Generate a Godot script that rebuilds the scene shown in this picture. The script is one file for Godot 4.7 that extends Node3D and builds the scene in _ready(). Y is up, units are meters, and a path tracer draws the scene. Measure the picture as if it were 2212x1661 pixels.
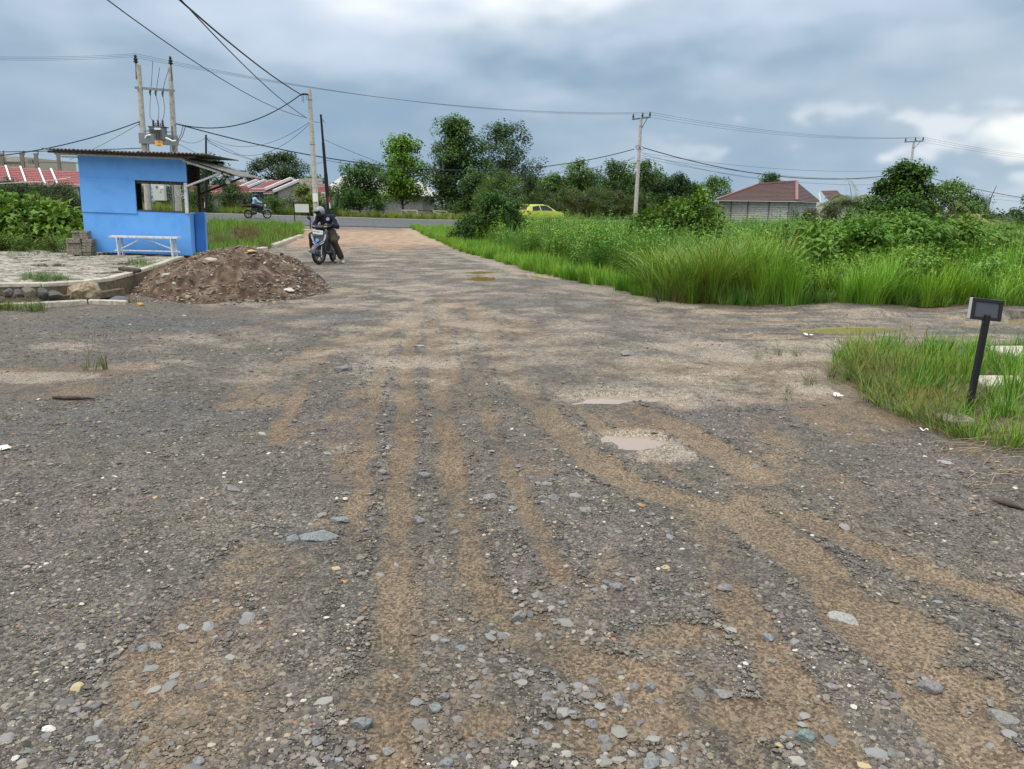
extends Node3D
# A rough gravel junction on the edge of a small town under a heavy cloudy sky.
# World: x right, y up, -z ahead; D is the distance ahead (-z) in metres. Photo pixels are given on a 2212 x 1661 grid.

const EYE := 1.6
const F := 1640.0
const ROLL := 0.0157
const PITCH := 0.22914
var RNG := RandomNumberGenerator.new()
var taken := {}
var M := {}
var nA := FastNoiseLite.new()
var nB := FastNoiseLite.new()
var nC := FastNoiseLite.new()
var nD := FastNoiseLite.new()

# ------------------------------------------------------------------ camera geometry
func ray(u: float, v: float) -> Vector3:
	var a := u - 1106.0
	var b := v - 830.5
	var c := cos(ROLL)
	var s := sin(ROLL)
	var x := a * c + b * s
	var y := a * s - b * c
	return Vector3(x, y * cos(PITCH) - F * sin(PITCH), -(y * sin(PITCH) + F * cos(PITCH)))

func P(u: float, v: float, h := 0.0) -> Vector3:      # where the pixel's ray meets height h
	var r := ray(u, v)
	return Vector3(0, EYE, 0) + r * ((h - EYE) / r.y)

func Q(u: float, v: float, d: float) -> Vector3:      # the point of the pixel's ray at distance d ahead
	var r := ray(u, v)
	return Vector3(0, EYE, 0) + r * (d / -r.z)

func V(x: float, y: float, d: float) -> Vector3:
	return Vector3(x, y, -d)

func ss(a: float, b: float, x: float) -> float:
	return smoothstep(a, b, x)

func rf(a: float, b: float) -> float:
	return RNG.randf_range(a, b)

# ------------------------------------------------------------------ the lie of the land
const XR := [[-5.0, 3.6], [12.0, 3.6], [13.4, 2.86], [15.5, 1.9], [18.0, 0.99], [21.4, 0.0], [27.7, -1.84], [40.0, -4.4], [54.0, -7.2], [90.0, -14.0]]
const XL := [[-5.0, -6.6], [12.8, -6.8], [18.0, -8.0], [27.0, -8.7], [38.5, -10.6], [48.0, -13.0], [90.0, -30.0]]

func along(t: Array, d: float) -> float:
	for i in range(1, t.size()):
		if d <= t[i][0]:
			var k: float = (d - t[i - 1][0]) / (t[i][0] - t[i - 1][0])
			return lerpf(t[i - 1][1], t[i][1], clampf(k, 0.0, 1.0))
	return t[t.size() - 1][1]

func across(x: float, d: float) -> float:             # distance across the tarred road, from the line of poles
	return (x + 10.0) * -0.57 + (d - 56.0) * 0.82

func road_h(x: float, s: float) -> float:
	return clampf(0.41 - (x + 18.6) * 0.0267, 0.1, 0.8) + 0.04 * (clampf(s, -3.0, 6.0) + 3.0)

func gh(x: float, d: float) -> float:
	var h := 0.025 * nA.get_noise_2d(x * 0.7, d * 0.7) + 0.008 * nA.get_noise_2d(x * 4.0, d * 4.0)
	if d > 12.0:
		var xr := along(XR, d)
		h += 0.12 * ss(0.2, 2.5, x - xr) * (0.6 + 0.8 * nA.get_noise_2d(x * 0.4 + 9.0, d * 0.4))
		var xl := along(XL, d)
		if d > 22.0:
			h += 0.26 * ss(0.2, 3.0, xl - x) * ss(22.0, 34.0, d) * (0.8 + 0.7 * nA.get_noise_2d(x * 0.6, d * 0.5))
	if d < 11.0:
		h += 0.03 * ss(3.2, 4.2, x + 0.1 * (d - 7.0))
	var s := across(x, d)
	if s > -14.0:
		var w := ss(-14.0, -3.2, s)
		h = lerpf(h, road_h(x, s) - (0.03 if s < 7.0 else 0.0), w)
	return h

func G(x: float, d: float, up := 0.0) -> Vector3:
	return Vector3(x, gh(x, d) + up, -d)

# ------------------------------------------------------------------ nodes
func numbered(called: String) -> String:
	if not taken.has(called):
		taken[called] = 0
		return called
	taken[called] += 1
	return "%s_%03d" % [called, taken[called]]

func tag(o: Node, label: String, category := "", group := "", kind := "") -> Node:
	if label: o.set_meta("label", label)
	if category: o.set_meta("category", category)
	if group: o.set_meta("group", group)
	if kind: o.set_meta("kind", kind)
	return o

func thing(called: String, at: Vector3, turn: float, label: String, category: String, group := "") -> Node3D:
	var o := Node3D.new()
	o.name = numbered(called)
	add_child(o)
	o.position = at
	o.rotation.y = turn
	tag(o, label, category, group)
	return o

func copy(src: Node3D, at: Vector3, turn: float, label := "", group := "") -> Node3D:
	var o: Node3D = src.duplicate()
	var base := String(src.name)
	if base.length() > 4 and base[base.length() - 4] == "_" and base.right(3).is_valid_int():
		base = base.left(base.length() - 4)
	o.name = numbered(base)
	add_child(o)
	o.position = at
	o.rotation.y = turn
	if label: o.set_meta("label", label)
	if group: o.set_meta("group", group)
	return o

func put(called: String, mesh: Mesh, m: Material, parent: Node = null) -> MeshInstance3D:
	var o := MeshInstance3D.new()
	o.mesh = mesh
	o.material_override = m
	if parent == null:
		o.name = numbered(called)
		add_child(o)
	else:
		o.name = called
		parent.add_child(o, true)
	return o

# ------------------------------------------------------------------ a mesh builder
class B:
	var v := PackedVector3Array()
	var n := PackedVector3Array()
	var c := PackedColorArray()
	var uv := PackedVector2Array()
	var uv2 := PackedVector2Array()
	var col := Color(1, 1, 1)
	var x := Transform3D()

	func vert(p: Vector3, nn: Vector3) -> void:
		v.append(x * p)
		n.append((x.basis * nn).normalized())
		c.append(col)

	func tri_n(a: Vector3, b: Vector3, d: Vector3, na: Vector3, nb: Vector3, nd: Vector3) -> void:
		if (b - a).cross(d - a).dot(na + nb + nd) > 0.0:
			vert(a, na); vert(d, nd); vert(b, nb)
		else:
			vert(a, na); vert(b, nb); vert(d, nd)

	func tri(a: Vector3, b: Vector3, d: Vector3, out: Vector3) -> void:
		var nn := (b - a).cross(d - a).normalized()
		if nn.dot(out) < 0.0:
			nn = -nn
		tri_n(a, b, d, nn, nn, nn)

	func quad(a: Vector3, b: Vector3, d: Vector3, e: Vector3, out: Vector3) -> void:
		tri(a, b, d, out)
		tri(a, d, e, out)

	# a box with bevelled edges; the middle of its base is at o when low is true
	func box(o: Vector3, s: Vector3, bev := 0.0, bs := Basis()) -> void:
		var h := s * 0.5
		var bb: float = minf(bev, minf(h.x, minf(h.y, h.z)) * 0.9)
		if bb <= 0.0:
			for ax in 3:
				for sg in [-1.0, 1.0]:
					var nn := Vector3(); nn[ax] = sg
					var p := Vector3(); p[ax] = sg * h[ax]
					var a1 := (ax + 1) % 3
					var a2 := (ax + 2) % 3
					var e1 := Vector3(); e1[a1] = h[a1]
					var e2 := Vector3(); e2[a2] = h[a2]
					quad(o + bs * (p - e1 - e2), o + bs * (p + e1 - e2), o + bs * (p + e1 + e2), o + bs * (p - e1 + e2), bs * nn)
			return
		for ax in 3:
			var a1 := (ax + 1) % 3
			var a2 := (ax + 2) % 3
			for sg in [-1.0, 1.0]:
				var nn := Vector3(); nn[ax] = sg
				var p := Vector3(); p[ax] = sg * h[ax]
				var e1 := Vector3(); e1[a1] = h[a1] - bb
				var e2 := Vector3(); e2[a2] = h[a2] - bb
				quad(o + bs * (p - e1 - e2), o + bs * (p + e1 - e2), o + bs * (p + e1 + e2), o + bs * (p - e1 + e2), bs * nn)
			for s1 in [-1.0, 1.0]:
				for s2 in [-1.0, 1.0]:
					var l := Vector3(); l[ax] = h[ax] - bb
					var q1 := Vector3(); q1[a1] = s1 * h[a1]; q1[a2] = s2 * (h[a2] - bb)
					var q2 := Vector3(); q2[a1] = s1 * (h[a1] - bb); q2[a2] = s2 * h[a2]
					var nn := Vector3(); nn[a1] = s1; nn[a2] = s2
					quad(o + bs * (q1 - l), o + bs * (q1 + l), o + bs * (q2 + l), o + bs * (q2 - l), bs * nn)
		for sx in [-1.0, 1.0]:
			for sy in [-1.0, 1.0]:
				for sz in [-1.0, 1.0]:
					var sgn := Vector3(sx, sy, sz)
					tri(o + bs * (sgn * (h - Vector3(0, bb, bb))), o + bs * (sgn * (h - Vector3(bb, 0, bb))), o + bs * (sgn * (h - Vector3(bb, bb, 0))), bs * sgn)

	# a beam of rectangular section from a to b
	func beam(a: Vector3, b: Vector3, w: float, t: float, up := Vector3.UP, bev := 0.0) -> void:
		var y := (b - a).normalized()
		var xx := up.cross(y)
		if xx.length() < 0.01:
			xx = Vector3.RIGHT.cross(y)
			if xx.length() < 0.01:
				xx = Vector3.BACK
		xx = xx.normalized()
		var bs := Basis(xx, y, xx.cross(y))
		box((a + b) * 0.5, Vector3(w, a.distance_to(b), t), bev, bs)

	func tube(pts: Array, rad: Array, sides := 8, caps := true) -> void:
		var k := pts.size()
		var rings: Array = []
		var norms: Array = []
		var ref := Vector3.UP
		for i in k:
			var d: Vector3 = (pts[mini(i + 1, k - 1)] - pts[maxi(i - 1, 0)]).normalized()
			if i == 0:
				ref = Vector3.UP if absf(d.y) < 0.9 else Vector3.RIGHT
			var e1 := ref.cross(d).normalized()
			var e2 := d.cross(e1).normalized()
			ref = e2
			ref = d.cross(ref.cross(d)).normalized() if false else e2
			var r := PackedVector3Array()
			var q := PackedVector3Array()
			for j in sides:
				var t := TAU * j / sides
				var nn := e1 * cos(t) + e2 * sin(t)
				r.append(pts[i] + nn * rad[i])
				q.append(nn)
			rings.append(r)
			norms.append(q)
		for i in k - 1:
			for j in sides:
				var j2 := (j + 1) % sides
				tri_n(rings[i][j], rings[i][j2], rings[i + 1][j2], norms[i][j], norms[i][j2], norms[i + 1][j2])
				tri_n(rings[i][j], rings[i + 1][j2], rings[i + 1][j], norms[i][j], norms[i + 1][j2], norms[i + 1][j])
		if caps:
			for e in [0, k - 1]:
				var out: Vector3 = (pts[0] - pts[1]) if e == 0 else (pts[k - 1] - pts[k - 2])
				for j in sides:
					tri(pts[e], rings[e][j], rings[e][(j + 1) % sides], out)

	# turned shape: profile of (radius, height) along axis
	func lathe(o: Vector3, prof: Array, sides := 16, axis := Vector3.UP) -> void:
		var e1 := axis.cross(Vector3.RIGHT if absf(axis.x) < 0.9 else Vector3.UP).normalized()
		var e2 := axis.cross(e1).normalized()
		for i in prof.size() - 1:
			var r0: float = prof[i][0]
			var r1: float = prof[i + 1][0]
			var y0: float = prof[i][1]
			var y1: float = prof[i + 1][1]
			var sl := Vector2(y1 - y0, r0 - r1).normalized()
			for j in sides:
				var t0 := TAU * j / sides
				var t1 := TAU * (j + 1) / sides
				var c0 := e1 * cos(t0) + e2 * sin(t0)
				var c1 := e1 * cos(t1) + e2 * sin(t1)
				var n0 := c0 * sl.x + axis * sl.y
				var n1 := c1 * sl.x + axis * sl.y
				var a := o + c0 * r0 + axis * y0
				var b := o + c1 * r0 + axis * y0
				var d := o + c1 * r1 + axis * y1
				var e := o + c0 * r1 + axis * y1
				if r0 > 0.0: tri_n(a, b, d, n0, n1, n1)
				if r1 > 0.0: tri_n(a, d, e, n0, n1, n0)

	# ring of round section lying across axis
	func ring(o: Vector3, axis: Vector3, R: float, r: float, n1 := 24, n2 := 8, flat := 1.0) -> void:
		var e1 := axis.cross(Vector3.RIGHT if absf(axis.x) < 0.9 else Vector3.UP).normalized()
		var e2 := axis.cross(e1).normalized()
		for i in n1:
			for j in n2:
				var q: Array = []
				for k in [[i, j], [i + 1, j], [i + 1, j + 1], [i, j + 1]]:
					var a: float = TAU * k[0] / n1
					var b: float = TAU * k[1] / n2
					var rad := e1 * cos(a) + e2 * sin(a)
					q.append(o + rad * (R + r * cos(b)) + axis * (r * sin(b) * flat))
					q.append(rad * cos(b) + axis * sin(b))
				tri_n(q[0], q[2], q[4], q[1], q[3], q[5])
				tri_n(q[0], q[4], q[6], q[1], q[5], q[7])

	func ball(o: Vector3, r: Vector3, rows := 8, cols := 12, bs := Basis()) -> void:
		for i in rows:
			for j in cols:
				var q: Array = []
				for k in [[i, j], [i + 1, j], [i + 1, j + 1], [i, j + 1]]:
					var a: float = PI * k[0] / rows
					var b: float = TAU * k[1] / cols
					var p := Vector3(sin(a) * cos(b), cos(a), sin(a) * sin(b))
					q.append(o + bs * (p * r))
					q.append((bs * (p / r)).normalized())
				if i > 0: tri_n(q[0], q[2], q[6], q[1], q[3], q[7])
				if i < rows - 1: tri_n(q[2], q[4], q[6], q[3], q[5], q[7])

	# closed outline pushed along axis z of bs by depth (both ways half)
	func slab(outline: PackedVector2Array, depth: float, o := Vector3.ZERO, bs := Basis()) -> void:
		var idx := Geometry2D.triangulate_polygon(outline)
		for k in range(0, idx.size(), 3):
			for sg in [-0.5, 0.5]:
				var q: Array = []
				for t in 3:
					var p := outline[idx[k + t]]
					q.append(o + bs * Vector3(p.x, p.y, sg * depth))
				tri(q[0], q[1], q[2], bs * Vector3(0, 0, sg))
		var area := 0.0
		for i in outline.size():
			area += outline[i].cross(outline[(i + 1) % outline.size()])
		for i in outline.size():
			var p := outline[i]
			var r := outline[(i + 1) % outline.size()]
			var e := r - p
			var nn := Vector3(e.y, -e.x, 0) * signf(area)
			quad(o + bs * Vector3(p.x, p.y, -depth * 0.5), o + bs * Vector3(r.x, r.y, -depth * 0.5), o + bs * Vector3(r.x, r.y, depth * 0.5), o + bs * Vector3(p.x, p.y, depth * 0.5), bs * nn)

	func size() -> int:
		return v.size()

	func mesh() -> ArrayMesh:
		var a := []
		a.resize(Mesh.ARRAY_MAX)
		a[Mesh.ARRAY_VERTEX] = v
		a[Mesh.ARRAY_NORMAL] = n
		if c.size() == v.size(): a[Mesh.ARRAY_COLOR] = c
		if uv.size() == v.size(): a[Mesh.ARRAY_TEX_UV] = uv
		if uv2.size() == v.size(): a[Mesh.ARRAY_TEX_UV2] = uv2
		var m := ArrayMesh.new()
		if v.size() > 0:
			m.add_surface_from_arrays(Mesh.PRIMITIVE_TRIANGLES, a)
		return m

# many copies of one mesh
class Many:
	var buf := PackedFloat32Array()
	func add(p: Vector3, b: Basis, c: Color) -> void:
		buf.append_array(PackedFloat32Array([b.x.x, b.y.x, b.z.x, p.x, b.x.y, b.y.y, b.z.y, p.y, b.x.z, b.y.z, b.z.z, p.z, c.r, c.g, c.b, 1.0]))
	func count() -> int:
		return buf.size() / 16
	func node(mesh: Mesh, m: Material) -> MultiMeshInstance3D:
		var mm := MultiMesh.new()
		mm.transform_format = MultiMesh.TRANSFORM_3D
		mm.use_colors = true
		mm.mesh = mesh
		mm.instance_count = count()
		mm.buffer = buf
		var o := MultiMeshInstance3D.new()
		o.multimesh = mm
		o.material_override = m
		return o

func put_many(called: String, many: Many, mesh: Mesh, m: Material, parent: Node = null) -> MultiMeshInstance3D:
	var o := many.node(mesh, m)
	if parent == null:
		o.name = numbered(called)
		add_child(o)
	else:
		o.name = called
		parent.add_child(o, true)
	return o

func turned(yaw: float, tilt: float, tilt_dir: float, s: Vector3) -> Basis:
	var b := Basis(Vector3(cos(tilt_dir), 0, sin(tilt_dir)), tilt) * Basis(Vector3.UP, yaw)
	return b * Basis.from_scale(s)

# ------------------------------------------------------------------ materials
func lin(r: float, g: float, b: float) -> Color:
	return Color(r, g, b).linear_to_srgb()

func noise_image(seed_: int, size: int, freq: float, octaves := 4, cellular := 0) -> Image:
	var n := FastNoiseLite.new()
	n.seed = seed_
	n.frequency = freq
	n.fractal_octaves = octaves
	if cellular > 0:
		n.noise_type = FastNoiseLite.TYPE_CELLULAR
		n.fractal_type = FastNoiseLite.FRACTAL_NONE
		n.cellular_return_type = FastNoiseLite.RETURN_CELL_VALUE if cellular == 1 else FastNoiseLite.RETURN_DISTANCE2_SUB
		n.cellular_jitter = 0.9
	else:
		n.noise_type = FastNoiseLite.TYPE_SIMPLEX_SMOOTH
	return n.get_seamless_image(size, size, false, false, 0.15, true)

func ramp_tex(im: Image, stops: Array) -> ImageTexture:
	# stops: [position, linear colour] pairs
	var g := Gradient.new()
	var offs := PackedFloat32Array()
	var cols := PackedColorArray()
	for s in stops:
		offs.append(s[0])
		cols.append(Color(s[1][0], s[1][1], s[1][2]).linear_to_srgb())
	g.offsets = offs
	g.colors = cols
	var lut := PackedByteArray()
	for i in 256:
		var c := g.sample(i / 255.0)
		lut.append(int(c.r * 255.0)); lut.append(int(c.g * 255.0)); lut.append(int(c.b * 255.0))
	im.convert(Image.FORMAT_L8)
	var src := im.get_data()
	var out := PackedByteArray()
	out.resize(src.size() * 3)
	for i in src.size():
		var k := src[i] * 3
		out[i * 3] = lut[k]; out[i * 3 + 1] = lut[k + 1]; out[i * 3 + 2] = lut[k + 2]
	return ImageTexture.create_from_image(Image.create_from_data(im.get_width(), im.get_height(), false, Image.FORMAT_RGB8, out))

func mat(called: String, r: float, g: float, b: float, rough := 0.8, extra := {}) -> StandardMaterial3D:
	var m := StandardMaterial3D.new()
	m.resource_name = called
	m.albedo_color = lin(r, g, b)
	m.roughness = rough
	m.metallic_specular = 0.4
	for k in extra:
		m.set(k, extra[k])
	M[called] = m
	return m

# a surface whose colour wanders between stops, laid on from three sides in the thing's own axes
func worn(called: String, seed_: int, scale: float, stops: Array, rough := 0.85, bump := 0.0, freq := 0.03, extra := {}) -> StandardMaterial3D:
	var im := noise_image(seed_, 256, freq, 5)
	var m := mat(called, 1, 1, 1, rough, extra)
	m.albedo_color = Color(1, 1, 1)
	var hm := im.duplicate()
	m.albedo_texture = ramp_tex(im, stops)
	m.uv1_triplanar = true
	m.uv1_scale = Vector3.ONE * scale
	if bump > 0.0:
		m.heightmap_enabled = true
		m.heightmap_texture = ImageTexture.create_from_image(hm)
		m.heightmap_scale = bump
	return m

# ------------------------------------------------------------------ camera, sky, sun
func setup() -> void:
	RNG.seed = 20240611
	nA.seed = 5; nA.frequency = 1.0; nA.fractal_octaves = 3; nA.noise_type = FastNoiseLite.TYPE_SIMPLEX_SMOOTH
	nB.seed = 11; nB.frequency = 1.0; nB.fractal_octaves = 4; nB.noise_type = FastNoiseLite.TYPE_SIMPLEX_SMOOTH
	nC.seed = 23; nC.frequency = 1.0; nC.fractal_octaves = 5; nC.noise_type = FastNoiseLite.TYPE_SIMPLEX_SMOOTH
	nD.seed = 37; nD.frequency = 1.0; nD.fractal_octaves = 2; nD.noise_type = FastNoiseLite.TYPE_SIMPLEX_SMOOTH
	var cam := Camera3D.new()
	cam.name = "camera"
	add_child(cam)
	var c := cos(ROLL)
	var s := sin(ROLL)
	cam.transform = Transform3D(Basis(Vector3(c, s * cos(PITCH), -s * sin(PITCH)), Vector3(-s, c * cos(PITCH), -c * sin(PITCH)), Vector3(0, sin(PITCH), cos(PITCH))), Vector3(0, EYE, 0))
	cam.fov = rad_to_deg(2.0 * atan(830.5 / F))
	cam.near = 0.05
	cam.far = 3000.0
	cam.current = true
	var env := Environment.new()
	env.tonemap_mode = Environment.TONE_MAPPER_LINEAR
	env.tonemap_exposure = 1.5
	env.background_mode = Environment.BG_SKY
	env.sdfgi_enabled = true
	env.ssao_enabled = true
	env.ssil_enabled = true
	var sky := Sky.new()
	var pm := PanoramaSkyMaterial.new()
	pm.panorama = ImageTexture.create_from_image(sky_image())
	sky.sky_material = pm
	env.sky = sky
	var we := WorldEnvironment.new()
	we.name = "world_environment"
	we.environment = env
	add_child(we)
	var sun := DirectionalLight3D.new()
	sun.name = "sun"
	sun.light_energy = 0.42
	sun.light_color = Color(1.0, 0.965, 0.91)
	sun.light_angular_distance = 24.0
	sun.shadow_enabled = true
	add_child(sun)
	sun.look_at_from_position(Vector3(-7, 16, 6.5), Vector3.ZERO, Vector3.UP)

func sky_image() -> Image:
	var w := 1536
	var h := 768
	var im := Image.create(w, h, false, Image.FORMAT_RGBF)
	var blue := Vector3(0.178, 0.27, 0.37)
	var grey := Vector3(0.34, 0.412, 0.478)
	var white := Vector3(0.68, 0.715, 0.75)
	for j in h:
		var el := PI * (0.5 - (j + 0.5) / h)
		if el < -0.06:
			for i in w:
				im.set_pixel(i, j, Color(0.2, 0.2, 0.18))
			continue
		var eld := rad_to_deg(el)
		for i in w:
			var az := wrapf(TAU * (i + 0.5) / w, -PI, PI)
			var azd := rad_to_deg(az)
			var sa := sin(az)
			var ca := cos(az)
			var n1 := nC.get_noise_3d(sa * 1.7 + 3.1, el * 5.0, ca * 1.7)             # the great masses
			var n2 := nC.get_noise_3d(sa * 5.0 + 7.7, el * 15.0 + 2.0, ca * 5.0 + 5.0)  # billows
			var n3 := nB.get_noise_3d(sa * 13.0 + 1.3, el * 34.0, ca * 13.0)          # ragged edges
			# heavy slate cloud low down, thin bright cloud higher up
			var b := clampf(0.36 + 0.6 * n1 + 0.34 * n2 + 0.10 * n3, 0.0, 1.0)
			b += 0.34 * ss(10.0, 36.0, azd) * (1.0 - ss(10.0, 15.0, eld))
			b += 0.16 * (1.0 - ss(0.0, 3.5, eld))
			var c := blue.lerp(grey, clampf(b, 0.0, 1.25))
			# torn edges lit pale between the masses on the right
			var gap := ss(0.06, 0.30, n2 + 0.45 * n3) * ss(6.0, 22.0, azd) * ss(60.0, 40.0, azd) * ss(0.8, 3.0, eld) * (1.0 - ss(5.6, 7.8, eld))
			c = c.lerp(Vector3(0.55, 0.59, 0.63), 0.8 * clampf(gap, 0.0, 1.0))
			var spot := 1.0 - ss(0.3, 1.0, Vector2((azd - 34.5) / 6.5, (eld - 4.9) / 1.9).length() + 0.7 * n2 + 0.8 * n3)
			c = c.lerp(Vector3(0.66, 0.68, 0.665), 0.95 * spot)
			var bright := ss(7.0, 15.0, eld + 6.0 * n1 + 2.8 * n2 + 0.8 * n3 - 2.0 * ss(5.0, 30.0, absf(azd + 2.0)))
			var core := 1.0 - ss(0.0, 1.0, Vector2((azd + 0.5) / 15.0, (eld - 15.5) / 6.5).length() + 0.7 * n2)
			var hi := Vector3(0.415, 0.485, 0.585).lerp(white, clampf(core * 1.3 + ss(12.0, 26.0, eld) * 0.9, 0.0, 1.0))
			c = c.lerp(hi, bright)
			# the cloud thins towards the top of the sky
			c *= 1.0 + 0.75 * ss(16.0, 60.0, eld) * (1.0 + 0.25 * n1)
			im.set_pixel(i, j, Color(c.x, c.y, c.z))
	return im

# ------------------------------------------------------------------ ground
const GN := 1024                       # cells of the masks of the near ground
const GX := -16.0
const GD := 0.4
const GS := 32.0
var dirt := PackedFloat32Array()
var pale := PackedFloat32Array()
var dark := PackedFloat32Array()

func stamp(f: PackedFloat32Array, x: float, d: float, rx: float, rd: float, val: float) -> void:
	var k := GN / GS
	var i0 := maxi(0, int((x - rx - GX) * k))
	var i1 := mini(GN - 1, int((x + rx - GX) * k) + 1)
	var j0 := maxi(0, int((d - rd - GD) * k))
	var j1 := mini(GN - 1, int((d + rd - GD) * k) + 1)
	for j in range(j0, j1 + 1):
		var e := (j / k + GD - d) / rd
		for i in range(i0, i1 + 1):
			var g := (i / k + GX - x) / rx
			var q := e * e + g * g
			if q < 1.0:
				var t := (1.0 - q)
				var w := val * minf(1.0, t * 1.6)
				if f[j * GN + i] < w:
					f[j * GN + i] = w

# a wheel track through pixels [u, v]; width in metres
func track(f: PackedFloat32Array, pts: Array, width: float, val: float) -> void:
	var w: Array = []
	for p in pts:
		var g := P(p[0], p[1])
		w.append(Vector2(g.x, -g.z))
	for i in w.size() - 1:
		var a: Vector2 = w[i]
		var b: Vector2 = w[i + 1]
		var steps := maxi(1, int(a.distance_to(b) / 0.05))
		for k in steps:
			var p := a.lerp(b, k / float(steps))
			p.x += 0.05 * nA.get_noise_2d(p.y * 1.3, width * 50.0)
			var ww := width * (1.0 + 0.35 * nA.get_noise_2d(p.y * 2.0 + 31.0, p.x))
			stamp(f, p.x, p.y, ww, ww * 1.1, val)

func patch(f: PackedFloat32Array, u: float, v: float, rx: float, rd: float, val: float) -> void:
	var g := P(u, v)
	stamp(f, g.x, -g.z, rx, rd, val)

func mask_at(f: PackedFloat32Array, x: float, d: float) -> float:
	var i := int((x - GX) * GN / GS)
	var j := int((d - GD) * GN / GS)
	if i < 0 or j < 0 or i >= GN or j >= GN:
		return 0.0
	return f[j * GN + i]

# how far a spot is bare (0) or belongs to the field, verges and banks (1)
func soil_at(x: float, d: float) -> float:
	var e := 0.25 * nA.get_noise_2d(x * 1.5, d * 1.5)
	var k := 0.0
	if d > 12.2:
		k = maxf(k, ss(-0.1, 0.5, minf(x - along(XR, d), (d - 12.75) * 1.2) + e))
		k = maxf(k, ss(0.0, 0.6, along(XL, d) - x + e) * ss(18.5, 21.0, d))
	if x > 2.6 and d < 10.2 and d > 3.0:
		k = maxf(k, ss(-0.15, 0.3, minf(x - 2.98 - 0.42 * ss(6.5, 9.0, d) * (d - 6.8) - 0.9 * ss(5.6, 4.4, d), 9.2 + 0.12 * (x - 4.8) - d) + 0.6 * e))
	return k

func orange_at(x: float, d: float) -> float:
	var n := nB.get_noise_2d(x * 0.5, d * 0.25)
	var m := nB.get_noise_2d(x * 2.0 + 40.0, d * 0.8)
	return ss(27.0, 33.0, d + 5.0 * n + 2.5 * m) * (1.0 - ss(-8.5, -5.8, across(x, d) + 1.6 * m))

# water level and outline of every puddle; the ground dips under them
var pools: Array = []
func dip(x: float, d: float, y: float) -> float:
	for q in pools:
		if absf(x - q[0].x) < q[1] and absf(d - q[0].y) < q[1] and Geometry2D.is_point_in_polygon(Vector2(x, d), q[2]):
			return q[3] - 0.03
	return y

func in_pool(x: float, d: float) -> bool:
	for q in pools:
		if absf(x - q[0].x) < q[1] and absf(d - q[0].y) < q[1] and Geometry2D.is_point_in_polygon(Vector2(x, d), q[2]):
			return true
	return false

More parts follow.
